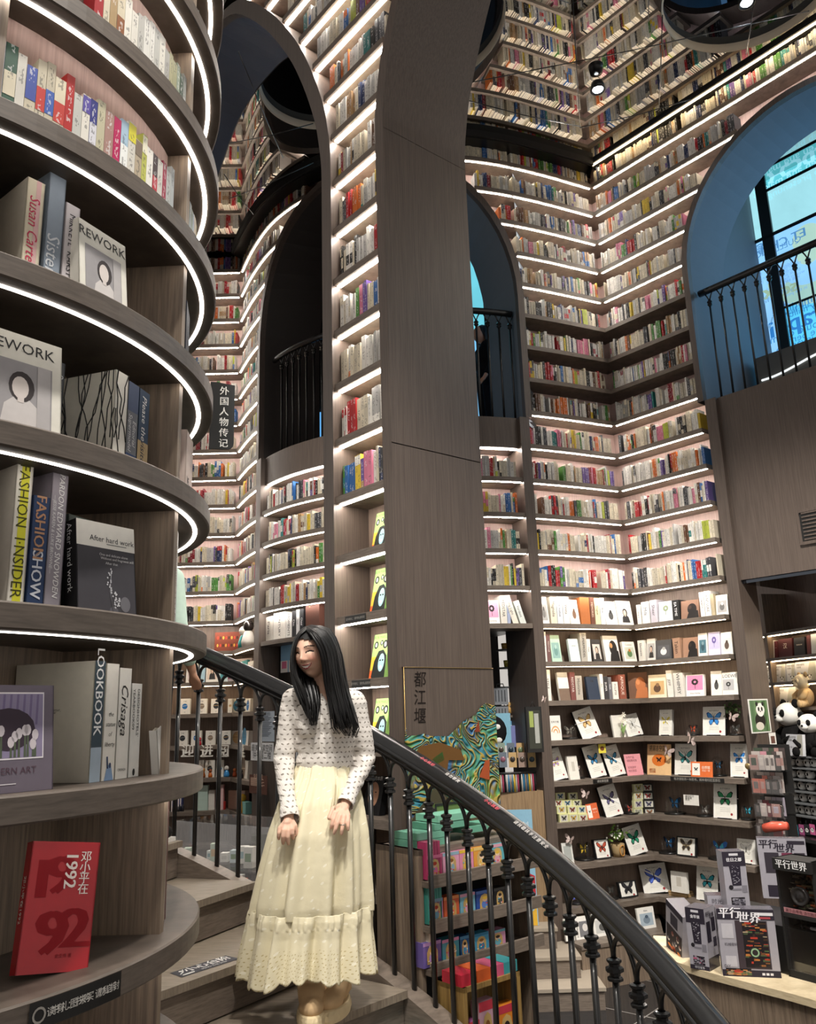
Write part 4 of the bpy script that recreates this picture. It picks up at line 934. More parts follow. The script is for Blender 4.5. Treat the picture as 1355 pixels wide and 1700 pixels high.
# head frame: turned to her right and a little down
HCN = G(518.5, 1084, .0); yaw, pit, rol = math.radians(21), math.radians(9), math.radians(-5)
HM = Matrix.Translation(Vector(HCN)) @ Matrix.Rotation(-yaw, 4, 'Z') @ Matrix.Rotation(pit, 4, 'X') @ Matrix.Rotation(rol, 4, 'Y')
def g2(x, z, cx, cz, sx, sz): return math.exp(-((x-cx)/sx)**2-((z-cz)/sz)**2)
def head_pt(al, ep):
    d = (math.cos(ep)*math.sin(al), -math.cos(ep)*math.cos(al), math.sin(ep))
    x, y, z = d[0]*.071, d[1]*.088, d[2]*.104
    if z < 0: k = 1-.30*(min(1, -z/.104))**1.6; x *= k; y *= 1-.10*(-z/.104)
    if y > 0: z = z if z > -.06 else z*.75-.015
    f = max(0, -d[1]); ax = abs(x)
    dy = .004*g2(x, z, 0, .05, .05, .03)
    dy += .019*g2(x, z, 0, -.016, .0105, .013)+.010*g2(x, z, 0, .004, .008, .02)+.006*g2(ax, z, .011, -.021, .007, .006)
    dy -= .0065*g2(ax, z, .029, .014, .015, .011)
    dy += .0045*g2(ax, z, .036, -.022, .017, .016)+.003*g2(ax, z, .024, .031, .018, .007)
    dy += .0055*g2(x, z, 0, -.041, .022, .005)+.005*g2(x, z, 0, -.056, .018, .006)-.003*g2(x, z, 0, -.0475, .022, .003)-.003*g2(x, z, 0, -.067, .02, .006)
    dy += .009*g2(x, z, 0, -.086, .018, .014)
    return (x, y-dy*min(1, f*1.6), z)
hv = []; na, ne = 120, 90
for i in range(ne+1):
    ep = -math.pi/2+math.pi*i/ne
    for j in range(na): hv.append(head_pt(2*math.pi*j/na, ep))
hf = [(i*na+j, i*na+(j+1) % na, (i+1)*na+(j+1) % na, (i+1)*na+j) for i in range(ne) for j in range(na)]
m = MB(); m.add(hv, hf, SKIN, X=HM)
for sx_ in (-1, 1): m.ball((sx_*.07, .012, -.002), (.008, .017, .028), SKIN, X=HM)      # ears
Lh = lambda x, y, z: np.array(HM @ Vector((x, y, z)))
NB_ = G(541, 1147, .07)
limb(m, [(Lh(0, .02, -.05), .048), (Lh(0, .035, -.10), .045), (NB_, .048)])
SHR, SHL = G(487, 1163, .08), G(588, 1166, .08); CH = G(540, 1195, .07); WA = G(540, 1262, .07); PE = G(540, 1305, .07)
limb(m, [(SHR*.8+NB_*.2, .045), (NB_*.75+CH*.25, .05), (SHL*.8+NB_*.2, .045)])
m.ball(CH, (.128, .085, .12), SKIN); m.ball((CH+WA)/2, (.115, .08, .11), SKIN); m.ball(WA, (.108, .078, .09), SKIN); m.ball(PE, (.13, .095, .1), SKIN)
ELR, WRR = G(471, 1262, .05), G(479, 1356, -.12); ELL, WRL = G(607, 1258, .10), G(573, 1336, -.085)
limb(m, [(SHR, .042), (ELR, .033), (WRR, .021)]); limb(m, [(SHL, .042), (ELL, .033), (WRL, .021)])
def hand(m, wrist, knuck, tips, thumb, nrm):
    """palm from wrist to knuckle row, fingers bent at two knuckles, thumb from the side of the palm"""
    mid = sum(knuck)/4
    for k in knuck: limb(m, [(wrist*.75+mid*.25, .014), (k, .0105)], n=8)
    limb(m, [(wrist, .02), (wrist*.5+mid*.5, .02)], n=10)
    for k, (t, b) in zip(knuck, tips):
        p1 = k*.6+t*.4+nrm*b; p2 = k*.25+t*.75+nrm*b*.9; limb(m, [(k, .0098), (p1, .0088), (p2, .008), (t, .0066)], n=8)
    base = wrist*.6+thumb[0]*.4; limb(m, [(base, .014), (thumb[0], .0105), (thumb[1], .0085)], n=8)
nf = np.array([0, -1., 0])
hand(m, WRR, [G(464.5, 1376, -.145), G(471, 1379, -.16), G(478.5, 1380, -.16), G(485.5, 1377, -.15)],
     [(G(463, 1392, -.14), .009), (G(470, 1400, -.145), .010), (G(479, 1401, -.145), .010), (G(487, 1392, -.135), .008)], (G(489.5, 1371, -.135), G(493, 1385, -.13)), nf)
hand(m, WRL, [G(557.5, 1351, -.15), G(564.5, 1355, -.155), G(571.5, 1356, -.15), G(578, 1354, -.14)],
     [(G(549.5, 1374, -.165), .007), (G(555, 1383, -.17), .008), (G(567, 1384, -.17), .008), (G(578, 1377, -.16), .007)], (G(553, 1343, -.14), G(546.5, 1358, -.16)), nf)
for s_, kx, fx, dy in ((-1, 518, 516, -.03), (1, 560, 557, .05)):
    limb(m, [(PE+np.array([s_*.06, 0, -.03]), .085), (G(kx, 1470, dy), .056), (G(kx, 1520, dy+.01), .052), (G(fx, 1640, dy+.04), .036)])
body = fused(m, 'person', .0027, 3, .4)
co, ce = mesh_arrays(body.data)
inv = np.array(HM.inverted()); lc = ce@inv[:3, :3].T+inv[:3, 3]
cols = np.tile(lin('e6bba3'), (len(ce), 1)); x, y, z = lc.T; ax = np.abs(x); fr = (y < -.02) & (np.abs(z) < .11) & (ax < .08)
def mixc(mask, c, k=1.0):
    mk = np.clip(mask.astype(float)*k, 0, 1)[:, None]; cols[:] = cols*(1-mk)+np.array(lin(c))*mk
mixc(np.exp(-((ax-.038)/.017)**2-((z+.02)/.014)**2)*fr, 'd07a68', .55)
mixc(np.exp(-(x/.012)**2-((z+.022)/.009)**2)*fr, 'cf8a74', .4)
ez = .0125-((ax-.029)/.0155)**2*.0055; eye = fr & (np.abs(ax-.029) < .0155) & (np.abs(z-ez) < .0031); mixc(eye, '17110f')
lid = fr & (np.abs(ax-.029) < .015) & (z > ez+.0025) & (z < ez+.0065); mixc(lid, 'a9745f', .6)
bz = .031+.004*(1-((ax-.030)/.02)**2)-.002; brow = fr & (np.abs(ax-.030) < .0185) & (np.abs(z-bz) < .0027); mixc(brow, '33241f', .95)
mc = -.0475+(x/.026)**2*.0085; inm = fr & (ax < .029)
mixc(inm & (z < mc+.0075*(1-(ax/.030)**2)) & (z > mc), 'b4545a'); mixc(inm & (z < mc) & (z > mc-.0125*(1-(ax/.030)**2)), 'bd5f62')
mixc(inm & (ax < .024) & (z < mc+.002) & (z > mc-.0065*(1-(ax/.025)**2)), 'f6f1ea')
mixc(fr & (np.abs(ax-.007) < .0032) & (np.abs(z+.0275) < .0018), '6b3a30', .8)
paint(body.data, cols)
body.location = FEET; tag(body, 'young woman with long black hair standing smiling on the stair in a long cream skirt', 'person')
def child(o, name=None):
    o.parent = body; return o
# finger ring
m = MB(); k = (G(571.5, 1356, -.15)*.55+G(567, 1384, -.17)*.45)+nf*.007; m.tube([k+np.array([.0098*math.cos(a), .0098*math.sin(a), .0]) for a in np.linspace(0, 2*math.pi, 13)], .0012, flat('silver', 'd8d8da', .2, 1), n=5); child(m.build('finger_ring'))

# top: white ribbed knit with small grey sprigs
def knit():
    m, nt, p = newmat('sprigged_knit'); L = nt.links.new
    tc = N(nt, 'ShaderNodeTexCoord'); mp = N(nt, 'ShaderNodeMapping'); mp.inputs['Rotation'].default_value = (math.radians(90), 0, 0); mp.inputs['Scale'].default_value = (1, 1, 1)
    sp = N(nt, 'ShaderNodeSeparateXYZ'); L(tc.outputs['Object'], sp.inputs[0])
    def math_(op, a, b=None, c=None):
        n = N(nt, 'ShaderNodeMath', operation=op)
        for i, v in enumerate((a, b, c)):
            if v is None: continue
            if isinstance(v, (int, float)): n.inputs[i].default_value = v
            else: L(v, n.inputs[i])
        return n.outputs[0]
    S = .024
    zz = math_('DIVIDE', sp.outputs[2], S*.8); row = math_('FLOOR', zz); fz = math_('SUBTRACT', math_('SUBTRACT', zz, row), .5)
    off = math_('MULTIPLY', math_('MODULO', row, 2.0), .5)
    xy = math_('ADD', sp.outputs[0], math_('MULTIPLY', sp.outputs[1], .6))
    xx = math_('ADD', math_('DIVIDE', xy, S), off); colm = math_('FLOOR', xx); fx = math_('SUBTRACT', math_('SUBTRACT', xx, colm), .5)
    sgn = math_('SUBTRACT', math_('MULTIPLY', math_('ABSOLUTE', math_('MODULO', math_('ADD', row, colm), 2.0)), 2.0), 1.0)
    tx = math_('ADD', fx, math_('MULTIPLY', math_('MULTIPLY', fz, sgn), .6))
    nz = N(nt, 'ShaderNodeTexNoise'); nz.inputs['Scale'].default_value = 260; L(tc.outputs['Object'], nz.inputs[0])
    r = math_('ADD', math_('POWER', math_('DIVIDE', tx, .23), 2.0), math_('POWER', math_('DIVIDE', fz, .21), 2.0))
    r = math_('ADD', r, math_('MULTIPLY', math_('SUBTRACT', nz.outputs[0], .5), 2.6))
    mk = math_('LESS_THAN', r, .75)
    mx = N(nt, 'ShaderNodeMix', data_type='RGBA'); mx.inputs['A'].default_value = (*lin('e6e0d9'), 1); mx.inputs['B'].default_value = (*lin('8f877d'), 1); L(mk, mx.inputs['Factor'])
    L(mx.outputs['Result'], p.inputs['Base Color']); p.inputs['Roughness'].default_value = .95; p.inputs['Specular IOR Level'].default_value = .1
    wv = math_('SINE', math_('MULTIPLY', xy, 1500.0)); bp = N(nt, 'ShaderNodeBump'); bp.inputs['Strength'].default_value = .25; bp.inputs['Distance'].default_value = .002; L(wv, bp.inputs['Height']); L(bp.outputs[0], p.inputs['Normal'])
    return m
KNIT = knit()
m = MB()
limb(m, [(SHR*.86+NB_*.14, .052), (NB_*.6+CH*.4, .056), (SHL*.86+NB_*.14, .052)], mat=KNIT)
m.ball(CH, (.140, .098, .125), KNIT, n=20); m.ball((CH+WA)/2, (.126, .094, .12), KNIT, n=20); m.ball(WA+np.array([0, 0, -.005]), (.122, .092, .09), KNIT, n=20)
for s_ in (-1, 1): m.ball(CH+np.array([s_*.055, -.055, -.03]), (.055, .05, .055), KNIT)
CR, CL = G(479, 1350, -.115), G(575, 1331, -.08)
limb(m, [(SHR, .053), (ELR, .043), (CR*.75+ELR*.25, .032), (G(482, 1362, -.125), .038)], mat=KNIT, n=16)
limb(m, [(SHL, .053), (ELL, .043), (CL*.75+ELL*.25, .031), (G(573, 1336, -.085), .036)], mat=KNIT, n=16)
top = fused(m, 'knit_top', .0045, 6)
import bmesh
bm = bmesh.new(); bm.from_mesh(top.data); bm.normal_update()
hem = G(540, 1284, .07)[2]; vz = G(548, 1172, -.02)[2]; nzc = G(541, 1140, .05)[2]; tip = G(548, 1172, -.02)[0]
kill = []
wr, wl = G(483, 1358, -.122), G(572, 1334, -.085)
def far_arm(c):
    for a, b, r in ((ELR, wr, .052), (ELL, wl, .052)):
        ab = b-a; t = min(1, max(0, (c-a)@ab/(ab@ab)))
        if np.linalg.norm(c-a-ab*t) < r: return False
    return True
wr, wl = G(483, 1358, -.122), G(572, 1334, -.085)
dr = (wr-ELR)/np.linalg.norm(wr-ELR); dl = (wl-ELL)/np.linalg.norm(wl-ELL)
for f in bm.faces:
    c = np.array(f.calc_center_median()); inb = abs(c[0]-CH[0]) < .16
    if (c-wr)@dr > .004 and np.linalg.norm(c-wr) < .08: kill.append(f); continue
    if (c-wl)@dl > .004 and np.linalg.norm(c-wl) < .08: kill.append(f); continue
    if inb and c[2] < hem and np.linalg.norm(c-np.array(WA)) < .2 and abs(c[0]-WA[0]) < .118 and far_arm(c): kill.append(f); continue
    if c[1] < CH[1]-.01 and c[2] > vz and abs(c[0]-(tip-.02*(c[2]-vz)/.1)) < .52*(c[2]-vz): kill.append(f); continue
    if np.hypot(c[0]-NB_[0], c[1]-NB_[1]) < .062 and c[2] > NB_[2]-.01: kill.append(f)
bmesh.ops.delete(bm, geom=kill, context='FACES')
from mathutils import noise as mno
for v in bm.verts:
    if v.is_boundary:
        c = np.array(v.co)
        if abs(c[2]-hem) < .012 and abs(c[0]-WA[0]) < .13 and far_arm(c): v.co.z = hem
        for w_, d_ in ((wr, dr), (wl, dl)):
            if np.linalg.norm(c-w_) < .07: v.co = Vector(c-d_*((c-w_)@d_-.004))
for v in bm.verts:
    c = v.co; w = 0
    for a, b in ((SHR, ELR), (ELR, wr), (SHL, ELL), (ELL, wl)):
        ab = b-a; t = (np.array(c)-a)@ab/(ab@ab)
        if -.05 < t < 1.1 and np.linalg.norm(np.array(c)-a-ab*t) < .06: w = max(w, .0028 if a is ELR or a is ELL else .0016)
    q = Vector((c.x*14, c.y*14, c.z*46)); v.co = c+v.normal*((w or .0015)*(mno.noise(q)*1.6)+.003*mno.noise(c*13))
bm.to_mesh(top.data); bm.free()
sd = top.modifiers.new('cloth_thickness', 'SOLIDIFY'); sd.thickness = .0025; sd.offset = -1
child(top)

# long cream tiered skirt with a scalloped broderie hem
def skirt_mat():
    m, nt, p = newmat('cream_cotton'); L = nt.links.new; u = N(nt, 'ShaderNodeUVMap')
    vo = N(nt, 'ShaderNodeTexVoronoi', voronoi_dimensions='2D'); vo.inputs['Scale'].default_value = 24; vo.inputs['Randomness'].default_value = .6; L(u.outputs[0], vo.inputs['Vector'])
    d = N(nt, 'ShaderNodeMath', operation='LESS_THAN'); d.inputs[1].default_value = .10; L(vo.outputs['Distance'], d.inputs[0])
    v2 = N(nt, 'ShaderNodeTexVoronoi', voronoi_dimensions='2D'); v2.inputs['Scale'].default_value = 95; v2.inputs['Randomness'].default_value = .35; L(u.outputs[0], v2.inputs['Vector'])
    d2 = N(nt, 'ShaderNodeMath', operation='LESS_THAN'); d2.inputs[1].default_value = .17; L(v2.outputs['Distance'], d2.inputs[0])
    sp = N(nt, 'ShaderNodeSeparateXYZ'); L(u.outputs[0], sp.inputs[0])
    lo = N(nt, 'ShaderNodeMath', operation='LESS_THAN'); lo.inputs[1].default_value = .085; L(sp.outputs[1], lo.inputs[0])
    d3 = N(nt, 'ShaderNodeMath', operation='MULTIPLY'); L(d2.outputs[0], d3.inputs[0]); L(lo.outputs[0], d3.inputs[1])
    a = N(nt, 'ShaderNodeMix', data_type='RGBA'); a.inputs['A'].default_value = (*lin('e8dfc0'), 1); a.inputs['B'].default_value = (*lin('f6f0da'), 1); L(d.outputs[0], a.inputs['Factor'])
    b = N(nt, 'ShaderNodeMix', data_type='RGBA'); b.inputs['B'].default_value = (*lin('c6b787'), 1); L(a.outputs['Result'], b.inputs['A']); L(d3.outputs[0], b.inputs['Factor']); L(b.outputs['Result'], p.inputs['Base Color'])
    nz = N(nt, 'ShaderNodeTexNoise'); nz.inputs['Scale'].default_value = 30; nz.inputs['Detail'].default_value = 6; tc = N(nt, 'ShaderNodeTexCoord'); L(tc.outputs['Object'], nz.inputs[0])
    ad = N(nt, 'ShaderNodeMath', operation='ADD'); L(nz.outputs[0], ad.inputs[0]); L(d.outputs[0], ad.inputs[1])
    bp = N(nt, 'ShaderNodeBump'); bp.inputs['Strength'].default_value = .35; bp.inputs['Distance'].default_value = .006; L(ad.outputs[0], bp.inputs['Height']); L(bp.outputs[0], p.inputs['Normal'])
    p.inputs['Roughness'].default_value = .9; p.inputs['Specular IOR Level'].default_value = .15
    return m
COTTON = skirt_mat()
def skirt_tier(prof, name, nf_, amp, y_hem, scallop, ph, top_gather=0.0):
    """prof: rows (py, xleft, xright, depth ratio, dy)"""
    rows = []
    for py, xl, xr, dr_, dy in prof:
        a, b = G(xl, py, dy), G(xr, py, dy); rows.append(((a[0]+b[0])/2, (a[1]+b[1])/2, (a[2]+b[2])/2, (b[0]-a[0])/2, dr_))
    rows = np.array(rows); t_in = np.linspace(0, 1, len(rows)); nz_ = 46; na = 260; V = []; UVs = []
    zmin = rows[-1, 2]; rng = random.Random(nf_); phs = [rng.uniform(0, 6.28) for _ in range(6)]
    for i in range(nz_+1):
        t = i/nz_; cx, cy_, cz, hw, dr_ = [np.interp(t, t_in, rows[:, k]) for k in range(5)]
        for j in range(na):
            th = 2*math.pi*j/na; k = amp*(top_gather+(1-top_gather)*t**.8)
            f = math.sin(nf_*th+phs[0]+.5*math.sin(3*th+phs[1])+.35*math.sin(t*3+phs[2]))+.55*math.sin((nf_*1.7)//1*th+phs[3]+t)+.35*math.sin(5*th+phs[4])
            f += (.35*math.sin(nf_*4*th+phs[5]) if top_gather and t < .35 else 0)
            r = 1+k*f*.5/(hw+.05)
            x = cx+hw*math.cos(th)*r; y = cy_+hw*dr_*math.sin(th)*r; z = cz
            if scallop: z -= t**3*(scallop*abs(math.sin(th*15+ph))**.6+.012*math.sin(2*th+1.0)+.01*math.sin(5*th))
            V.append((x, y, z)); UVs.append((th*hw*.9, max(0, (1-t)*(rows[0, 2]-rows[-1, 2]))+(0 if scallop else .3)))
    fs = [(i*na+j, i*na+(j+1) % na, (i+1)*na+(j+1) % na, (i+1)*na+j) for i in range(nz_) for j in range(na)]
    m = MB(); m.add(V, fs, COTTON, smooth=True)
    for q, f in enumerate(fs):
        us = [UVs[k] for k in f]
        if us[1][0] < us[0][0]: us[1] = (us[0][0]+.005, us[1][1]); us[2] = (us[3][0]+.005, us[2][1])
        m.U[q] = us
    o = m.build(name); s = o.modifiers.new('cloth_thickness', 'SOLIDIFY'); s.thickness = .0018; return o
sk = skirt_tier([(1268, 494, 583, .74, .07), (1290, 487, 589, .78, .06), (1330, 468, 597, .85, .04), (1380, 452, 604, .88, .03), (1440, 438, 607, .86, .03), (1495, 427, 609, .82, .03), (1512, 427, 607, .80, .03)], 'skirt', 11, .052, 0, 0, 0, .12)
child(sk)
fl = skirt_tier([(1504, 421, 613, .84, .03), (1514, 419, 614, .85, .03), (1540, 415, 613, .84, .03), (1575, 408, 616, .85, .03), (1606, 403, 619, .86, .03)], 'flounce', 15, .055, 0, .020, .3, .35)
fl.parent = sk
m = MB()
for q, (a, b) in enumerate([((560, 1288), (556, 1342)), ((556, 1288), (548, 1350))]): m.tube([G(a[0], a[1], -.06), G((a[0]+b[0])/2+2, 1316, -.10), G(b[0], b[1], -.15)], .0022, COTTON, n=6); 
m.build('drawstring').parent = sk

# hair: scalp cap and long tapering locks
m = MB(); capv = []; A_, E_ = 64, 40
for i in range(E_+1):
    ep = -math.pi/2*.75+(math.pi/2*1.75)*i/E_
    for j in range(A_):
        al = 2*math.pi*j/A_; p = head_pt(al, ep); capv.append(tuple(np.array(p)*np.array([1.10, 1.09, 1.07])+np.array([0, .004, .004])))
cf_ = []
for i in range(E_):
    for j in range(A_):
        q = [i*A_+j, i*A_+(j+1) % A_, (i+1)*A_+(j+1) % A_, (i+1)*A_+j]; c = np.mean([capv[k] for k in q], 0)
        if c[1] < .0 and c[2] < .066-.35*max(0, abs(c[0]+.012)-.02) and abs(c[0]) < .072: continue
        cf_.append(tuple(q))
m.add(capv, cf_, BLACKM, smooth=True, X=HM)
R_ = [[(510, 1046, -.075), (521, 1060, -.105), (532, 1082, -.104), (537, 1105, -.092), (540, 1130, -.078), (547, 1157, -.075), (552, 1185, -.09), (554, 1208, -.09), (560, 1218, -.08)],
      [(511, 1042, -.06), (529, 1054, -.10), (542, 1082, -.10), (547, 1112, -.095), (552, 1148, -.085), (560, 1182, -.095), (567, 1208, -.095), (577, 1222, -.085)],
      [(513, 1039, -.04), (540, 1046, -.06), (557, 1076, -.06), (563, 1108, -.06), (570, 1145, -.06), (579, 1180, -.075), (586, 1206, -.075), (586, 1221, -.07)],
      [(517, 1038, .0), (547, 1045, .0), (562, 1078, .0), (569, 1112, .0), (576, 1150, -.01), (588, 1186, -.045), (594, 1208, -.05), (588, 1224, -.055)],
      [(522, 1039, .05), (548, 1048, .06), (559, 1082, .07), (565, 1118, .08), (572, 1158, .07), (582, 1190, .03), (588, 1210, 0), (585, 1222, -.01)]]
L_ = [[(509, 1046, -.072), (496, 1057, -.08), (489, 1080, -.07), (488, 1105, -.055), (495, 1128, -.06), (506, 1150, -.07), (513, 1176, -.075), (519, 1203, -.08)],
      [(508, 1043, -.05), (492, 1058, -.045), (486, 1084, -.035), (486.5, 1112, -.03), (491, 1136, -.04), (500, 1162, -.06), (509, 1188, -.07), (517, 1204, -.075)],
      [(510, 1041, -.02), (492, 1060, .0), (487, 1090, .02), (489, 1120, .02), (496, 1145, -.02), (508, 1168, -.055), (516, 1190, -.068), (520, 1205, -.07)],
      [(514, 1070, .03), (508, 1100, .04), (514, 1122, .01), (519, 1142, -.03), (525, 1164, -.055), (524, 1186, -.068), (521, 1204, -.072)],
      [(520, 1080, .06), (520, 1110, .05), (521, 1132, .02), (526, 1152, -.02), (528, 1170, -.045), (525, 1190, -.06), (522, 1204, -.07)]]
def resamp(g, n=15):
    P = smooth_pts([np.array(p, float) for p in g], 6); P = np.array(P); L = np.concatenate([[0], np.cumsum(np.linalg.norm(np.diff(P[:, :2], axis=0), axis=1))]); t = np.linspace(0, L[-1], n)
    return np.stack([np.interp(t, L, P[:, k]) for k in range(3)], 1)
rng = random.Random(2)
for guides, cnt in ((R_, 190), (L_, 110)):
    GR = [resamp(g) for g in guides]
    for q in range(cnt):
        w = (q+rng.random())/cnt*(len(GR)-1.001); i = int(w); f = w-i; P = GR[i]*(1-f)+GR[i+1]*f
        ph = rng.uniform(0, 6.28); dpx = rng.gauss(0, 1.3); ddy = rng.uniform(0, .018); cut = rng.uniform(.76, 1.0) if rng.random() < .85 else 1
        pts = []; rad = []; n = len(P); cur = rng.uniform(.8, 4.2)
        for k, p in enumerate(P):
            t = k/(n-1)
            if t > cut: break
            pts.append(G(p[0]+dpx*min(1, t*2.5)+cur*math.sin(ph+t*5.5)*t, p[1]+rng.uniform(-.3, .3), p[2]+ddy*min(1, 3*t)+.006*math.sin(ph*2+t*5)*t)); rad.append(.0085*min(1, .55+2.2*t)*(1-.82*max(0, (t-.55)/.45)))
        m.tube(pts, rad, HAIR, n=6, flatten=.55)
for q in range(26):                                  # flyaway strands
    g = resamp(rng.choice(R_[:4]+L_[:2])); a = rng.uniform(-5, 5); m.tube([G(p[0]+a*(k/14)**2+rng.gauss(0, .3), p[1], p[2]-.012) for k, p in enumerate(g)], .0007, HAIR, n=4)
child(m.build('hair'))
# boots
m = MB()
def boot(px, py, dy, ang):
    c = G(px, py, dy); c[2] = 0; X = Matrix.Translation(Vector(c)) @ Matrix.Rotation(math.radians(ang), 4, 'Z')   # toe towards -y
    u = MB(); u.ball((0, -.055, .062), (.048, .070, .040), SUEDE, n=20); u.tube([(0, -.065, .055), (0, -.03, .08), (0, .005, .11), (0, .02, .16), (0, .025, .22)], [.040, .050, .054, .053, .054], SUEDE, n=20); u.ball((0, .03, .085), (.047, .065, .06), SUEDE, n=20); u.tube([(0, .045, .07), (0, .05, .13), (0, .052, .20)], [.05, .047, .051], SUEDE, n=20)
    for i in range(len(u.V)): u.V[i] = tuple(X @ Vector(u.V[i]))
    o = fused(u, 'boot', .005, 5); co_, ce_ = mesh_arrays(o.data); paint(o.data, np.tile(lin('cdae86'), (len(ce_), 1)))
    out = [(.052*math.sin(a)*(1.0+.1*math.cos(a)), -.01-.122*math.cos(a)) for a in np.linspace(0, 2*math.pi, 41)[:-1]]
    s = MB(); n = len(out); lv = []
    prof = [(1.02, .0), (1.06, .012), (1.04, .03), (1.0, .042), (.9, .046)]
    for k, z in prof:
        for i, (a, b) in enumerate(out): kk = k+(.025 if (i % 2 == 0 and .005 < z < .035) else 0); lv.append((a*kk, (b+.01)*kk-.01, z))
    fs = [(r*n+i, r*n+(i+1) % n, (r+1)*n+(i+1) % n, (r+1)*n+i) for r in range(len(prof)-1) for i in range(n)]+[tuple(range(n-1, -1, -1)), tuple((len(prof)-1)*n+i for i in range(n))]
    s.add(lv, fs, SUEDE, 'e0cda6', X=X); so = s.build('boot_sole'); so.parent = o; child(o)
boot(517, 1668, -.015, 8); boot(557, 1655, .045, -14)
# ------------------------------------------------------------------ things shown on the lower niche shelves
def surf(path, k, x0, x1, yt, off=.05, dzk=0.0, ztop=None):
    """frame of something standing on shelf k between two photo columns, with its width and height"""
    zt = ztop if ztop is not None else zk(k)+SH+dzk; ym = yt+20
    s0, s1 = path.hit(x0, ym, off)[0], path.hit(x1, ym, off)[0]; s = (s0+s1)/2; h = path.hit((x0+x1)/2, yt, off)[1]-zt
    a, t, n = path.frame(s, off); X = Matrix(((t[0], n[0], 0, a[0]), (t[1], n[1], 0, a[1]), (0, 0, 1, zt+.0005), (0, 0, 0, 1)))
    return X, abs(s1-s0), h
def RX(d): return Matrix.Rotation(math.radians(d), 4, 'X')
def RY(d): return Matrix.Rotation(math.radians(d), 4, 'Y')
def RZ(d): return Matrix.Rotation(math.radians(d), 4, 'Z')
def q_(m, w, h, a, b, c, d, col, y=-.0006, mat=None): m.quad([(w*a, y, h*b), (w*c, y, h*b), (w*c, y, h*d), (w*a, y, h*d)], mat or PAPER, col)
def art_photo(c1, c2, c3, title=None):
    def f(m, w, h):
        q_(m, w, h, .12, .14, .88, .72, c1)
        disc(m, w*.5, h*.4, w*.2, h*.17, c2, -.0009); disc(m, w*.52, h*.56, w*.1, h*.08, c3, -.0012)
        if title: m.text(title, (w*.5, -.0009, h*.85), (1, 0, 0), (0, 0, 1), min(h*.12, w*1.3/max(3, len(title))), '3a3734')
    return f
def art_woman(bg, title=None, y0=.12):
    def f(m, w, h):
        portrait(m, w*.1, h*y0, w*.8, h*.66, bg, 'd8b8a4', '1c1a1a', '33302f')
        if title: m.text(title, (w*.5, -.0009, h*.88), (1, 0, 0), (0, 0, 1), min(h*.1, w*1.3/max(4, len(title))), '3a3734')
    return f
def art_full(c1, c2):
    def f(m, w, h):
        disc(m, w*.62, h*.52, w*.26, h*.3, c1, -.0008); m.quad([(w*p, -.0009, h*q) for p, q in ((.3, .02), (.98, .02), (.95, .4), (.7, .5), (.4, .3))], PAPER, c1); disc(m, w*.5, h*.62, w*.1, h*.1, c2, -.001)
    return f
def art_flower(bg, fg, title=None):
    def f(m, w, h):
        q_(m, w, h, .06, .28, .94, .96, bg)
        for i in range(9): a = i*.7; disc(m, w*(.5+.13*math.cos(a)), h*(.66+.1*math.sin(a)), w*.07, h*.05, fg, -.001-.0001*i, 8)
        m.quad([(w*.49, -.001, h*.34), (w*.52, -.001, h*.34), (w*.52, -.001, h*.6), (w*.49, -.001, h*.6)], PAPER, fg)
        if title: m.text(title, (w*.5, -.001, h*.14), (1, 0, 0), (0, 0, 1), min(h*.09, w*1.2/len(title)), '4a4744')
    return f
def text_art(title, size=.1, z=.5):
    return lambda m, w, h: m.text(title, (w*.5, -.0009, h*z), (1, 0, 0), (0, 0, 1), size*w*2, '33302e')
def cover(path, k, x0, x1, yt, col, label, art=None, d=.03, back=-8, off=.07, turn=0, cat='book', name='book', group='books on the display shelves', mat=None, dzk=0.0, ztop=None, side=None, spine=None, lean=0):
    X, w, h = surf(path, k, x0, x1, yt, off, dzk, ztop); m = MB(); h = h/math.cos(math.radians(back)); 
    m.box((0, 0, 0), (w, d, h), mat or PAPER, col)
    if side: m.quad([(-.0004, 0, 0), (-.0004, d, 0), (-.0004, d, h), (-.0004, 0, h)][::-1], PAPER, side)
    if art: art(m, w, h)
    if spine:
        tx, c, sz = spine; n_ = max(4, len(tx)); s = min(w*sz, h*1.35/n_); m.text(tx, (w*.5, -.0009, h*.55), (0, 0, -1), (1, 0, 0), s, c)
    o = put(m.build(name), X @ RZ(turn) @ RX(back) @ RY(lean) @ Matrix.Translation((-w/2, 0, 0))); tag(o, label, cat, group)
    if name == 'book' and w > .06:
        p = MB(); p.quad([(.002, .003, h+.0006), (w-.002, .003, h+.0006), (w-.002, d-.003, h+.0006), (.002, d-.003, h+.0006)], PAPER, 'e8e2d4'); p.build('pages', o)
    return o
C_, N_ = CONV, NICHE
def spine(path, k, x0, x1, yt, col, label, tx=None, c='3a3734', **kw): return cover(path, k, x0, x1, yt, col, label, d=.17, back=0, spine=(tx, c, .62) if tx else None, **kw)
W2_, CR2 = 'ebe8e1', 'e2dac6'
TS, MS, LS = 'top display shelf', 'second display shelf', 'third display shelf'
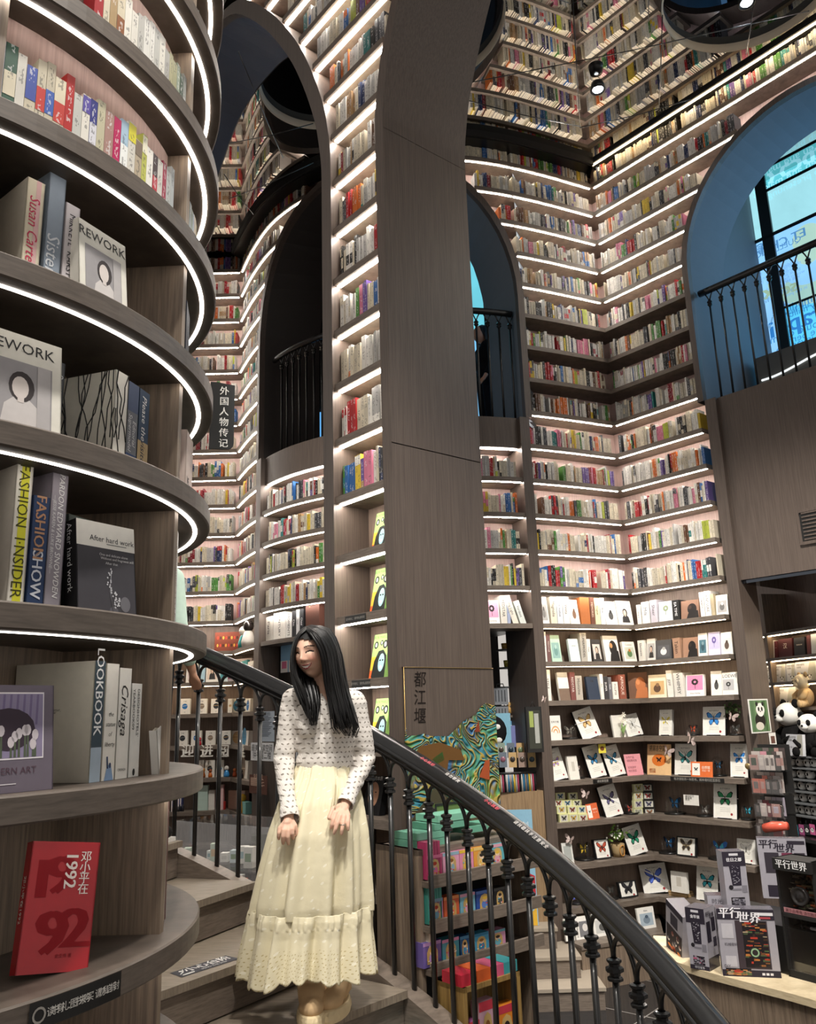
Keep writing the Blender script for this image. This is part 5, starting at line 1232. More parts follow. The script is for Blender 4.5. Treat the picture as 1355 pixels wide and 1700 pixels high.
B = [
 (C_, 2, 'F', 897, 911, 990, W2_, f'slim white cover with grey photo, at the pilaster end of the {TS}', art_photo('a8a6a2', '7d7a76', '5e5b58')),
 (C_, 2, 'S', 914, 924, 991, CR2, f'thick cream book dotted yellow on the {TS}', 'Magnolia'), (C_, 2, 'S', 925, 934, 991, 'd9dfe6', f'pale blue-white spine on the {TS}', 'the statue'), (C_, 2, 'S', 935, 945, 991, W2_, f'white spine before the bear photo on the {TS}', 'Vesta'),
 (C_, 2, 'F', 947, 962, 995, W2_, f'white cover with a brown bear photo on the {TS}', art_photo('d8d2c8', '7a5c48', '6a4c3a')),
 (C_, 2, 'S', 964, 979, 992, 'b06a3a', f'thick orange-brown book on the {TS}', None), (C_, 2, 'S', 980, 987, 992, '6b4232', f'dark brown spine beside the orange-brown book', 'MEMORIES', 'd8c0a8'), (C_, 2, 'S', 988, 996, 993, 'd9d3a8', f'pale yellow spine on the {TS}', 'Vogue'), (C_, 2, 'S', 997, 1004, 993, 'dfe3e6', f'blue-white spine next to the collage cover', 'Blue'),
 (C_, 2, 'F', 1006, 1025, 998, W2_, f'white cover with a collage of dark photos on the {TS}', art_photo('c9c6c2', '4a4846', '2e2c2b')), (C_, 2, 'F', 1027, 1051, 997, W2_, f'white cover with a long-haired woman, beside the corner on the {TS}', art_woman('cfcac6', 'BEYOND')),
 (N_, 2, 'S', 1058, 1064, 1004, W2_, f'white spine reading Camera by the corner', 'Camera'), (N_, 2, 'S', 1066, 1078, 999, 'e4e2de', f'white spine with pink tint right of Camera', 'Milk'), (N_, 2, 'S', 1080, 1091, 996, 'b9b4bd', f'lilac grey book behind the vase cover', 'Sheer'),
 (N_, 2, 'F', 1093, 1116, 998, 'c3c8ca', f'grey cover with a vase of flowers on the {TS}', art_flower('b7bdbf', '7d8a6c')), (N_, 2, 'S', 1117, 1128, 996, '232323', f'black book with white lettering on the {TS}', 'EA TIME', 'e6e6e6'),
 (N_, 2, 'F', 1130, 1160, 996, '8a6a58', f'brown cover with a dark seated silhouette on the {TS}', art_full('1c1716', '3a2a24')), (N_, 2, 'S', 1162, 1169, 983, W2_, f'tall white spine, first of two on the {TS}', 'VANITY'), (N_, 2, 'S', 1170, 1179, 981, 'efece6', f'tall white spine, second of two on the {TS}', 'SAINT LUKE'), (N_, 2, 'S', 1181, 1186, 986, 'b9ab8e', f'thin tan spine on the {TS}', None),
 (N_, 2, 'F', 1188, 1208, 987, W2_, f'white cover with a grey shell photo, at the end of the {TS}', art_photo('a9a7a4', '6a6866', 'c9c7c4')),
 (C_, 1, 'S', 901, 907, 1049, W2_, f'white spine at the pilaster end of the {MS}', 'Loft'), (C_, 1, 'S', 908, 914, 1053, '7a5a58', f'maroon spine at the pilaster end of the {MS}', 'REDSTAR', 'e0d0c8'), (C_, 1, 'F', 916, 932, 1054, 'b9d8c4', f'mint green cover on the {MS}', art_photo('8fb3ae', '6f9792', 'a8c6c0')),
 (C_, 1, 'F', 947, 963, 1060, 'cfdedd', f'pale aqua cover with one small word on the {MS}', text_art('serein', .08, .7)), (C_, 1, 'S', 964, 974, 1051, 'b5b0a6', f'tall grey-beige spine on the {MS}', 'SUPERMODEL'), (C_, 1, 'S', 975, 981, 1061, W2_, f'white spine beside the tall grey-beige one', 'Yves'),
 (C_, 1, 'F', 985, 1000, 1061, '3a3838', f'dark cover with a pale dress photo on the {MS}', art_woman('c9c2bc')), (C_, 1, 'F', 1005, 1029, 1055, 'dfdcd6', f'white cover with a bold drawing of a dark-haired woman', art_full('1e1c1c', 'b88a5c')),
 (C_, 1, 'F', 1037, 1057, 1065, W2_, f'white cover with a green bottle photo at the corner', art_photo('c2c6b8', '5d7d52', 'b5763c', 'Country')), (N_, 1, 'S', 1060, 1070, 1063, W2_, f'white spine in the corner of the {MS}', 'Elements'),
 (N_, 1, 'F', 1073, 1087, 1060, 'd6d4d0', f'pale cover with a dim portrait behind the coffee cup cover', art_woman('a8a6a4')), (N_, 1, 'F', 1088, 1114, 1062, '4a4a4c', f'dark grey cover with a white cup photo', art_photo('55565a', 'd6d6d6', 'a9a9a9')), (N_, 1, 'S', 1118, 1130, 1059, 'b08c74', f'tan cover half hidden behind the silhouette cover on the {MS}', 'Taken', '2a2422'),
 (N_, 1, 'F', 1133, 1158, 1058, 'a07c66', f'brown cover with a black silhouette on the {MS}', art_full('171313', '2c2320')), (N_, 1, 'F', 1158, 1173, 1051, W2_, f'white cover with a teal room photo on the {MS}', art_photo('4f7684', '35545f', '7f9ca4')), (N_, 1, 'F', 1175, 1194, 1049, 'd6d2ea', f'lilac cover with violet blossoms', art_flower('c4bfe2', '6b5f9c')), (N_, 1, 'F', 1196, 1215, 1049, W2_, f'white cover with a striding bear at the shelf end', art_photo('e4e0d8', '5f5148', '4a3c34')),
 (C_, 0, 'S', 905, 914, 1112, W2_, f'white spine at the pilaster end of the {LS}', 'STYLE'), (C_, 0, 'F', 929, 946, 1116, 'e4e2dc', f'white book with a brown lower half on the {LS}', lambda m, w, h: q_(m, w, h, 0, 0, 1, .42, '7a6658')), (C_, 0, 'S', 947, 955, 1116, '7a4a46', f'maroon spine with white capitals on the {LS}', 'REDSTAR', 'e6dcd4'), (C_, 0, 'S', 956, 967, 1122, 'b8b0a4', f'grey-beige spine with orange block on the {LS}', 'Homme'),
 (C_, 0, 'F', 977, 996, 1123, '2f3a4c', f'navy cover on the {LS}', text_art('NB', .1, .8)), (C_, 0, 'S', 997, 1002, 1119, W2_, f'white spine right of the navy cover', 'Art'), (C_, 0, 'S', 1003, 1010, 1123, '3c3c3e', f'black and white spine on the {LS}', 'SUPER', 'f0f0f0'), (C_, 0, 'S', 1011, 1016, 1124, '6f7076', f'grey spine on the {LS}', 'Nude', 'e8e8e8'), (C_, 0, 'S', 1018, 1027, 1132, 'e6e2da', f'short white spine on the {LS}', 'ECLIPSE'), (C_, 0, 'S', 1028, 1039, 1120, '8a4f40', f'red-brown spine with white lines on the {LS}', 'AFRIQUE', 'e8d8cc'),
 (C_, 0, 'F', 1040, 1065, 1116, '6b4a36', f'brown cover with a copper dancer by the corner', art_full('b0693a', 'c9824e')), (N_, 0, 'F', 1075, 1105, 1120, 'e6dcc4', f'white-edged cover with a tan desert photo', art_photo('c9a878', '5c4638', '8a6a4e')), (N_, 0, 'S', 1107, 1116, 1113, W2_, f'white spine after the desert photo', 'JEFF'), (N_, 0, 'S', 1119, 1135, 1117, 'dcdad4', f'pale grey spine on the {LS}', 'WHIMSY'),
 (N_, 0, 'F', 1138, 1168, 1120, 'f0ecea', f'white cover with dark flower on a pink square, third display shelf', art_flower('e08cb4', '2b2a2a', 'Grace Harding')), (N_, 0, 'F', 1179, 1197, 1114, W2_, f'white cover with a curved black leaf', art_photo('e9e6df', '4a4a4a', '2e2e2e')),
 (N_, 0, 'F', 1198, 1224, 1116, 'e9e7e2', f'white magazine reading LOEWE over a grey flower', lambda m, w, h: (m.text('LOEWE', (w*.5, -.0009, h*.84), (1, 0, 0), (0, 0, 1), w*.28, '2a2a2a'), art_flower('b9b9bb', '3c3c3e')(m, w*.8, h*.72)))]
for it in B:
    p, k, ty, x0, x1, yt, col, lab, a = it[:9]
    if ty == 'F': cover(p, k, x0, x1, yt, col, lab, a)
    else: spine(p, k, x0, x1, yt, col, lab, a, it[9] if len(it) > 9 else '3a3734')
# shelf under the lit balcony, and under the dark one
cover(C_, 2, 806, 829, 996, 'eeeae6', 'white cover with dark flower on pink, on the shelf over the passage', art_flower('e39ab8', '2b2a2a', 'Grace Harding'))
spine(C_, 2, 831, 841, 989, 'e4e0d6', 'tall cream spine over the passage', 'REDSTAR'); spine(C_, 2, 842, 847, 992, 'a9b4d0', 'thin lilac blue spine over the passage', 'AMANO')
for x, yt, c, nm, sp_ in ((851, 987, 'e6e2d4', 'first and taller', 'the Light'), (864, 996, 'dfe6e0', 'second and shorter', 'Verdant')):
    cover(C_, 2, x, x+9, yt, c, f'white book slumping sideways over the passage, {nm}', d=.16, back=0, lean=-17, spine=(sp_, '44423e', .6))
for x0, x1, yt, c, lab, sp_, ic in ((440, 453, 1024, 'ddd9cf', 'white book first under the dark balcony', 'Paris', '44423e'), (455, 474, 1017, 'e9e5dc', 'white book reading century with a dark block', 'CENTURY', '1e1e1e'), (475, 484, 1019, 'e4e2dc', 'white spine beside the century book', 'MOMENTS', '333333'), (485, 491, 1014, '2b2c2e', 'black spine beside the white ones under the dark balcony', 'Chic', 'e8e8e8'), (492, 497, 1012, 'c9c9c9', 'grey spine between two black ones', 'Noir', '222222'), (498, 504, 1011, '242528', 'dark spine nearest the leather box', 'Chaxi', 'dddddd')):
    spine(C_, 2, x0, x1, yt, c, lab, sp_, ic)
cover(C_, 2, 508, 530, 998, '54342a', 'brown leather box on the shelf above the waiting woman', lambda m, w, h: disc(m, w*.3, h*.85, .008, .008, '8a6a4c'), d=.15, back=0, cat='box', name='leather_box', group=None)
# covers with a bold portrait in the pier bookcase
def bold_portrait(m, w, h):
    q_(m, w, h, 0, 0, 1, 1, '9ccb74'); m.text('BOB MARLEY', (w*.5, -.0008, h*.93), (1, 0, 0), (0, 0, 1), w*.17, '6fae4e', bold=.02)
    q_(m, w, h, 0, 0, .3, .5, 'e7b33c', -.0007); q_(m, w, h, 0, 0, .28, .2, 'd95f30', -.0008)
    for x, z, r in ((.2, .76, .14), (.55, .80, .10), (.8, .76, .16)): disc(m, w*x, h*z, w*r, h*r*.6, '20201e', -.001); disc(m, w*x, h*z, w*r*.45, h*r*.35, 'dfe8d4', -.0012)
    m.quad([(w*a, -.001, h*b) for a, b in ((.12, .05), (.2, .4), (.42, .62), (.72, .64), (.98, .5), (1, .0), (.3, .0))], PAPER, '1f2422'); disc(m, w*.68, h*.36, w*.2, h*.2, '9fc7cf', -.0013); disc(m, w*.68, h*.26, w*.09, h*.035, 'f2f5f2', -.0016)
    for s_ in (-1, 1): disc(m, w*(.68+s_*.08), h*.41, w*.05, h*.02, '20201e', -.0016)
for k, x0, yt, nm in ((2, 615, 848, 'highest of four'), (1, 612, 942, 'second of four'), (0, 611, 1052, 'third of four'), (-1, 613, 1160, 'lowest of four')):
    cover(W1, k, x0, 636, yt, '9ccb74', f'green book cover with a bold portrait leaning in the pier bookcase, {nm}', bold_portrait, d=.025, back=-12, off=.12, dzk=.11, group='portrait covers in the pier bookcase')
def stern(m, w, h):
    q_(m, w, h, 0, 0, 1, 1, '1a1a1c'); m.text('商业的本质', (w*.5, -.0009, h*.93), (1, 0, 0), (0, 0, 1), w*.16, 'ececec'); disc(m, w*.5, h*.52, w*.3, h*.32, 'b98c72', -.001, 22); m.quad([(w*a, -.0012, h*b) for a, b in ((.15, 0), (.9, 0), (.8, .24), (.25, .24))], PAPER, '121214'); disc(m, w*.45, h*.2, w*.1, h*.1, 'b08468', -.0016)
    for s_ in (-1, 1): disc(m, w*(.5+s_*.12), h*.58, w*.05, h*.018, '2a2020', -.0015)
    disc(m, w*.5, h*.36, w*.1, h*.014, '6b4238', -.0015)
cover(W1, -2, 600, 628, 1289, '1a1a1c', 'black book with a stern portrait, low in the pier bookcase', stern, d=.04, back=-14, off=.1, dzk=.11)
for k, x0, x1, y in ((1, 573, 607, 1020), (0, 584, 614, 1132)):
    s0, z_ = W1.hit(x0, y, -.003); s1, _ = W1.hit(x1, y, -.003); a, t, n = W1.frame((s0+s1)/2, -.003); X = Matrix(((t[0], n[0], 0, a[0]), (t[1], n[1], 0, a[1]), (0, 0, 1, zk(k)+.11+.004), (0, 0, 0, 1))); w = s1-s0
    m = MB(); m.box((-w/2, 0, 0), (w/2, .002, .036), DARK); m.text('读书有礼：请勿私自拆封', (0, -.0008, .018), (1, 0, 0), (0, 0, 1), .016, 'a9a6a0'); o = put(m.build('shelf_notice'), X); tag(o, f'black notice strip on the pier shelf edge, {"upper" if k else "lower"} of two', 'sign')
# specimens
def wing(m, cx, cz, s, c1, c2, y=-.001, X=None, tilt=0):
    for sg in (-1, 1):
        up = [(0, .06), (.25, .42), (.55, .60), (.72, .50), (.62, .16), (.35, -.02), (0, -.04)]; lo = [(0, -.03), (.36, -.04), (.48, -.24), (.36, -.52), (.2, -.46), (.04, -.2)]
        for k, (pts, sc_, c) in enumerate(((up, 1, c2), (lo, 1, c2), (up, .76, c1), (lo, .74, c1))):
            mx_, mz_ = (.32, .25) if k % 2 == 0 else (.24, -.22)
            P = [(cx+sg*s*(mx_+(a-mx_)*sc_), y-.0002*k+abs(a)*s*tilt, cz+s*(mz_+(b-mz_)*sc_)) for a, b in pts]
            m.quad(P if sg > 0 else P[::-1], PAPER, c, X=X)
    m.tube([(cx, y-.001, cz+.2*s), (cx, y-.001, cz-.25*s)], s*.04, PAPER, '1c1a18', n=5, X=X)
    for sg in (-1, 1): m.tube([(cx, y-.001, cz+.18*s), (cx+sg*.14*s, y-.001, cz+.5*s)], s*.012, PAPER, '1c1a18', n=4, X=X)
def specimen(path, k, x0, x1, yt, c1, c2, label, fr='f0eee8', edge='1b1b1c', lean=0, back=-12, strap=0, off=.09, seal=True, bs=.62, group='framed butterflies', ztop=None):
    X, w, h = surf(path, k, x0, x1, yt, off, 0, ztop); h = h/math.cos(math.radians(back)); d = .03; m = MB(); t = w*.055
    m.box((0, .004, 0), (w, d, h), PAPER, edge)
    for a, b, c, e in ((0, 0, w, t), (0, h-t, w, h), (0, t, t, h-t), (w-t, t, w, h-t)): m.box((a, 0, b), (c, .006, e), PAPER, fr)
    o = put(m.build('specimen_frame'), X @ RX(back) @ RY(lean) @ Matrix.Translation((-w/2, 0, .004)))
    m = MB(); m.quad([(t, .0035, t), (w-t, .0035, t), (w-t, .0035, h-t), (t, .0035, h-t)], PAPER, 'efede4')
    m.text('BUTTERFLY', (w*.5, .003, h*.86), (1, 0, 0), (0, 0, 1), w*.085, '77736c')
    for q in range(3): m.quad([(w*.28, .003, h*(.2+.05*q)), (w*.72, .003, h*(.2+.05*q)), (w*.72, .003, h*(.21+.05*q)), (w*.28, .003, h*(.21+.05*q))], PAPER, 'b5b1a8')
    if seal: disc(m, w*.78, h*.13, w*.05, w*.05, '9c2f34', .0028)
    m.build('mount', o)
    m = MB(); wing(m, w*.5, h*.57, w*bs/1.3, c1, c2, .001); m.build('butterfly', o)
    if strap:
        m = MB()
        if strap == 1: m.box((-.001, -.002, h*.58), (w+.001, d+.001, h*.605), PAPER, 'f7f6f2')
        else: m.quad([(w*.02, -.001, h*.86), (w*.06, -.001, h*.9), (w*.98, -.001, h*.36), (w*.98, -.001, h*.3)][::-1], PAPER, 'f7f6f2')
        m.build('strap', o)
    m = MB(); m.box((w*.2, -.012, -.003), (w*.8, .05, .004), BLACKM); m.build('stand', o)
    tag(o, label, 'framed butterfly', group); return o
def dome(path, k, x0, x1, yt, c1, c2, label, off=.11, ztop=None, flower=None):
    X, w, h = surf(path, k, x0, x1, yt, off, 0, ztop); r = w/2; hb = max(h, r*1.05); m = MB(); m.lathe([(r*1.0, 0), (r*1.04, .004), (r*1.04, .012), (r*.98, .016), (.0, .016)], DARK, n=28)
    X = X @ Matrix.Translation((0, r*.6, 0)); o = put(m.build('glass_dome'), X)
    m = MB(); prof = [(r*.9, .016), (r*.9, max(.02, hb-r*.9))]+[(r*.9*math.cos(a), hb-r*.9+r*.9*math.sin(a)) for a in np.linspace(.15, math.pi/2-.001, 9)]; m.lathe(prof, GLASS, n=32); m.build('glass', o)
    m = MB(); cz = .016+(hb-.016)*.52; m.tube([(r*.3, 0, .016), (r*.1, .01, cz*.7), (0, .004, cz)], .0022, PAPER, '5a4634', n=5); wing(m, 0, cz, r*.98, c1, c2, 0, tilt=.35); m.build('butterfly', o)
    tag(o, label, 'glass dome', 'glass domes with butterflies'); return o
def card(path, k, x0, x1, yt, col, label, art=None, back=-10, off=.06, d=.004, ztop=None, lift=0, name='display_card', cat='card', lean=0, group=None):
    X, w, h = surf(path, k, x0, x1, yt, off, 0, ztop); h = (h-lift)/math.cos(math.radians(back)); m = MB(); m.box((0, 0, 0), (w, d, h), PAPER, col)
    if art: art(m, w, h)
    o = put(m.build(name), X @ Matrix.Translation((0, 0, lift)) @ RX(back) @ RY(lean) @ Matrix.Translation((-w/2, 0, 0))); tag(o, label, cat, group); return o
def paper_moth(path, px, py, size, label, off=.02):
    s, z = path.hit(px, py, off); a, t, n = path.frame(s, off); X = Matrix(((t[0], n[0], 0, a[0]), (t[1], n[1], 0, a[1]), (0, 0, 1, z), (0, 0, 0, 1))); m = MB(); wing(m, 0, 0, size, 'd9c8c0', 'c4afa8', 0, tilt=.5); o = put(m.build('paper_butterfly'), X @ RY(20)); tag(o, label, 'paper butterfly', 'paper butterflies on the shelf edges')
def arch_art(m, w, h):
    for q, c in enumerate(('e0a86a', 'f0eee8', 'e0a86a', 'f0eee8')): disc(m, w*.5, h*.28, w*(.38-.08*q), h*(.3-.06*q), c, -.0008-.0002*q, 14, 0, math.pi)
    m.text('生命之美', (w*.5, -.001, h*.74), (1, 0, 0), (0, 0, 1), w*.17, '55524c')
BL, BD = '3f8fd8', '16202c'
card(C_, -1, 913, 932, 1188, 'efede6', 'white box with an orange arch print, at the pilaster end of the first butterfly shelf', arch_art, d=.04, name='card_box', cat='box', back=-3)
dome(C_, -1, 940, 962, 1202, '8a8478', '4a4640', 'small glass dome beside the white arch box')
specimen(C_, -1, 966, 998, 1176, 'd8b878', '8a6a4a', 'frame tilted sideways holding a pale tan butterfly', lean=-14, strap=1)
cover(C_, -1, 1019, 1038, 1187, 'e3dfd6', 'plain white folder behind the lilies', d=.02, name='folder', cat='folder', group=None)
specimen(C_, -1, 1042, 1068, 1186, 'd9d7d0', 'b8b4aa', 'frame with a white specimen leaning beside the lilies', lean=-8, strap=2, edge='d8d6d0')
def lilies():
    X, w, h = surf(C_, -1, 1026, 1040, 1180, .03); m = MB(); o = put(m.build('lily_bouquet') if m.V else MB().tube([(0, 0, .0), (.0, 0, h*.6)], .004, PAPER, '7d9a5c', n=6).build('lily_bouquet'), X)
    for q in range(4):
        m = MB(); c = np.array([(-.02, 0, h*.75), (.015, -.005, h*.85), (.0, .0, h*.62), (.025, 0, h*.6)][q])
        for a in range(6): t = np.array([math.cos(a*1.05), -.4, math.sin(a*1.05)])*.03; m.quad([c, c+t*.6+np.array([t[2], 0, -t[0]])*.22, c+t, c+t*.6-np.array([t[2], 0, -t[0]])*.22], PAPER, 'efe9d8')
        m.build('blossom', o)
    m = MB()
    for q in range(5): m.quad([(0, 0, .02), (.03*math.cos(q), -.004, h*.3), (.05*math.cos(q*2), -.004, h*.5), (-.01, 0, h*.3)], PAPER, '8aa768')
    m.build('leaves', o); tag(o, 'small bouquet of white lilies by the tilted frame', 'flowers')
lilies()
specimen(N_, -1, 1092, 1113, 1179, 'd9c85a', 'f2f0e8', 'narrow frame with a yellow and white specimen', bs=.7, seal=False, edge='d8d6d0', strap=2)
dome(N_, -1, 1137, 1158, 1203, 'c8502c', '2a2422', 'glass dome with a red butterfly')
specimen(N_, -1, 1164, 1201, 1174, BL, '2b4f8c', 'frame with a bright blue butterfly beside the red dome', strap=1)
dome(N_, -1, 1209, 1229, 1201, '8a8a84', '44423e', 'glass dome below the green plant at the shelf end')
def bush(path, px, py, r, label, name, cols, n=60, seed=1, off=.1):
    s, z = path.hit(px, py, off); a = path.p(s, off); rg = random.Random(seed); m = MB()
    for _ in range(n):
        c = np.array([rg.gauss(0, .5), rg.gauss(0, .35), rg.gauss(0, .5)])*r; t = np.array([rg.uniform(-1, 1), rg.uniform(-1, .3), rg.uniform(-.3, 1)])*r*.4; b = np.cross(t, [0, 1, .2])*.5; m.quad([c, c+t*.5+b, c+t, c+t*.5-b], PAPER, rg.choice(cols))
    o = m.build(name); o.location = (a[0], a[1], z); tag(o, label, 'plant'); return o
bush(N_, 1216, 1180, .07, 'tuft of dark green leaves at the end of the first butterfly shelf', 'leaf_spray', ['4a5f3a', '5d7346', '38482c'])
paper_moth(N_, 1215, 1190, .07, 'pale paper butterfly beside the green leaf tuft', .06); paper_moth(N_, 1147, 1228, .09, 'pale paper butterfly on the edge under the red dome', -.01); paper_moth(C_, 904, 1160, .07, 'pale paper butterfly on the pilaster beside the hanging black frame', -.02)
specimen(C_, -2, 917, 942, 1243, 'a58ac8', 'd9c268', 'tilted frame with a violet and yellow butterfly', lean=-10, strap=1)
card(C_, -2, 946, 962, 1255, 'e6e2d8', 'small white box behind the little dome', lambda m, w, h: q_(m, w, h, .35, .35, .65, .75, 'c9c4b8'), d=.03, name='card_box', cat='box')
dome(C_, -2, 953, 973, 1269, 'd8c8c4', 'a89890', 'small dome in front of the small white box')
specimen(C_, -2, 980, 1006, 1238, '3d86b8', '101820', 'frame with a dark-edged blue butterfly, left of its twin', lean=-9); specimen(C_, -2, 1011, 1038, 1238, '4a8fb4', '101820', 'frame with a dark-edged blue butterfly under a slanting strap', lean=-9, strap=2)
card(C_, -2, 995, 1007, 1235, 'e8d850', 'little yellow picture card clipped between the twin blue frames', lambda m, w, h: disc(m, w*.5, h*.5, w*.3, h*.25, '7a4a2a'), lift=.22, off=.04, back=0)
def lines(tx, col, s=.13):
    def f(m, w, h):
        for q, t in enumerate(tx): m.text(t, (w*.12, -.0009, h*(.85-.16*q)), (1, 0, 0), (0, 0, 1), w*s, col, align=0)
    return f
card(C_, -2, 1041, 1068, 1252, 'e8a0a8', 'pink card with lines of small print', lines(['自然产品', '请轻拿轻放', '', '如有损坏', '照价购买'], '7a3a44', .125))
def orange(m, w, h):
    q_(m, w, h, 0, .0, 1, 1, 'efc894'); disc(m, w*.5, h*.48, w*.3, h*.2, 'e07a30', -.0009); m.text('感受大自然', (w*.1, -.001, h*.9), (1, 0, 0), (0, 0, 1), w*.135, '2e2a26', align=0, bold=.01); m.text('的神奇之美', (w*.1, -.001, h*.81), (1, 0, 0), (0, 0, 1), w*.135, '2e2a26', align=0, bold=.01); wing(m, w*.5, h*.49, w*.16, '3a2418', '3a2418', -.0012); q_(m, w, h, .1, .06, .35, .2, 'd9682c')
card(N_, -2, 1072, 1111, 1236, 'efc894', 'orange poster with a butterfly mark in the corner', orange, d=.006)
specimen(N_, -2, 1117, 1152, 1236, '4fa8a8', '142024', 'frame with a teal butterfly right of the orange poster', strap=2)
paper_moth(N_, 1108, 1248, .08, 'pale paper butterfly between the orange poster and the teal frame', .02)
dome(N_, -2, 1178, 1200, 1256, '4f8fc0', '201c1c', 'dome behind the orange card')
def ocard(m, w, h): q_(m, w, h, .06, .1, .42, .9, 'f0ece2'); wing(m, w*.24, h*.5, w*.13, '2a3434', '2a3434', -.001); m.text('自然馆', (w*.7, -.0009, h*.62), (1, 0, 0), (0, 0, 1), w*.13, 'f6e6d4', bold=.02); m.text('仅此一家', (w*.7, -.0009, h*.42), (1, 0, 0), (0, 0, 1), w*.09, 'f6e6d4')
card(N_, -2, 1147, 1183, 1265, 'dd6f38', 'wide orange card with white window in front of the teal frame', ocard, off=.02)
specimen(N_, -2, 1209, 1238, 1236, BL, '2a5fa8', 'frame with a bright blue butterfly by the brass button', strap=1)
s0, zz = NICHE.hit(985, 1300, -.003)
def edge_notice(path, x0, x1, k, tx, label):
    y = 1300; a0, a1 = path.hit(x0, y, -.003)[0], path.hit(x1, y, -.003)[0]; a, t, n = path.frame((a0+a1)/2, -.003); w = a1-a0; m = MB(); m.box((-w/2, 0, 0), (w/2, .002, .036), DARK); m.text(tx, (0, -.0008, .018), (1, 0, 0), (0, 0, 1), min(.026, w*.9/len(tx)), 'b0ada6'); o = put(m.build('shelf_notice'), Matrix(((t[0], n[0], 0, a[0]), (t[1], n[1], 0, a[1]), (0, 0, 1, zk(k)+.004), (0, 0, 0, 1)))); tag(o, label, 'sign')
edge_notice(N_, 1114, 1203, -2, '每次请取阅一本图书，阅毕请归还至原位', 'long black notice strip under the orange poster shelf'); edge_notice(C_, 985, 1017, -2, '请轻拿轻放', 'short black notice strip under the twin blue frames')
# small insect boxes
def mini(path, k, x0, x1, y0, y1, c1, label, fr='d9d8a0', off=.07, lean=0):
    X, w, h = surf(path, k, x0, x1, y0, off); zb = path.hit((x0+x1)/2, y1, off)[1]; zt = path.hit((x0+x1)/2, y0, off)[1]; hh = zt-zb; X = X.copy(); X[2][3] = zb; m = MB(); m.box((-w/2, 0, 0), (w/2, .03, hh), PAPER, fr); m.quad([(-w*.38, -.0006, hh*.14), (w*.38, -.0006, hh*.14), (w*.38, -.0006, hh*.86), (-w*.38, -.0006, hh*.86)], PAPER, 'c9c7bc'); wing(m, 0, hh*.5, w*.4, c1, '2a2420', -.001); o = put(m.build('insect_box'), X); tag(o, label, 'framed insect', 'small boxed insects')
g_ = 0
for r, (xs, y0, y1) in enumerate([((930, 946, 962), 1351, 1366), ((926, 944, 960), 1338, 1351), ((921, 936, 952), 1328, 1339), ((924, 945), 1316, 1328)]):
    for q, x in enumerate(xs): mini(C_, -3, x, x+15, y0, y1, ['4a4844', 'c9a03c', '8a3a2c', '3a6a8a'][(r+q) % 4], f'small boxed insect in the stepped pile, {ORD[q]} along its {["bottom", "second", "third", "top"][r]} row', off=.05+.03*r)
for c, x in enumerate((1054, 1073)):
    for q in range(4): mini(C_ if c == 0 else N_, -3, x, x+15, 1342-13.5*q, 1355-13.5*q, ['b0b49a', '6a5a80', 'b5763c', 'c9c268'][q] if c == 0 else ['9a6a4a', '4a4a6a', 'a83a3c', '8a3030'][q], f'small boxed insect in the {"first" if c == 0 else "second"} corner stack, {ORD[q]} from its foot', fr='d9d8a8' if c == 0 else '2a2826', off=.1)
paper_moth(C_, 973, 1319, .07, 'pale paper butterfly above the orange leaflet', .03)
card(C_, -3, 977, 996, 1334, 'd9683c', 'orange leaflet beside the stepped pile of insects', ocard, lean=-4)
specimen(C_, -3, 1005, 1034, 1304, '6a6488', '1c1a22', 'tilted frame with a dusky violet butterfly', lean=-9, strap=2)
dome(C_, -3, 1043, 1062, 1336, 'b0483c', '2a2422', 'small dome right of the dusky violet frame')
dome(N_, -3, 1100, 1129, 1321, '2f8fd8', '14324c', 'tall dome with a vivid blue butterfly by the corner stacks')
card(N_, -3, 1136, 1161, 1320, 'e8e4dc', 'white sign card on a short stem', lines(['请勿打开', '玻璃罩', '谢谢'], '55524c', .15), lift=.10, back=-5); dome(N_, -3, 1155, 1178, 1336, 'b8b4ac', '6a6660', 'dome below the white sign card')
specimen(N_, -3, 1181, 1219, 1303, '2f8f5c', '101410', 'frame with a black and green swallowtail', strap=1); dome(N_, -3, 1228, 1250, 1336, '3fb0c8', '143038', 'dome with turquoise wings at the pilaster end')
paper_moth(C_, 947, 1394, .07, 'pale paper butterfly above the dome with yellow wings', .05)
card(C_, -4, 936, 953, 1400, 'd6d6d0', 'small grey picture half hidden by the handrail', lambda m, w, h: q_(m, w, h, .15, .15, .85, .85, 'a8aca8'))
dome(C_, -4, 962, 989, 1396, 'd9b832', '2a2410', 'dome with a yellow and black butterfly'); specimen(C_, -4, 990, 1015, 1394, 'b8523c', '4a2a22', 'black frame with a small reddish butterfly', fr='1c1c1d')
specimen(C_, -4, 1045, 1075, 1371, '2f8f6c', '10201a', 'tilted frame with a green butterfly beside the flower pot', lean=-9)
X, w, h = surf(C_, -4, 1014, 1044, 1400, .1); m = MB(); m.lathe([(.045, 0), (.058, .04), (.065, .11), (.06, .115), (.055, .10)], CLOTH, 'a8906a', n=18, cap=True)
o = put(m.build('potted_flowers'), X @ Matrix.Translation((0, .02, 0))); rg = random.Random(3)
m = MB()
for _ in range(90): c = np.array([rg.gauss(0, .045), rg.gauss(0, .03), .15+abs(rg.gauss(0, .05))]); t = np.array([rg.uniform(-1, 1), rg.uniform(-1, .2), rg.uniform(-.4, 1)])*.03; b = np.cross(t, [0, 1, .3])*.4; m.quad([c, c+t*.5+b, c+t, c+t*.5-b], PAPER, rg.choice(['7fae4a', '94c058', '5f8f3c']))
m.build('leaves', o); m = MB()
for _ in range(30): m.ball((rg.gauss(0, .06), rg.gauss(-.02, .03), .17+abs(rg.gauss(0, .055))), .009, PAPER, 'f4f3ea', n=6)
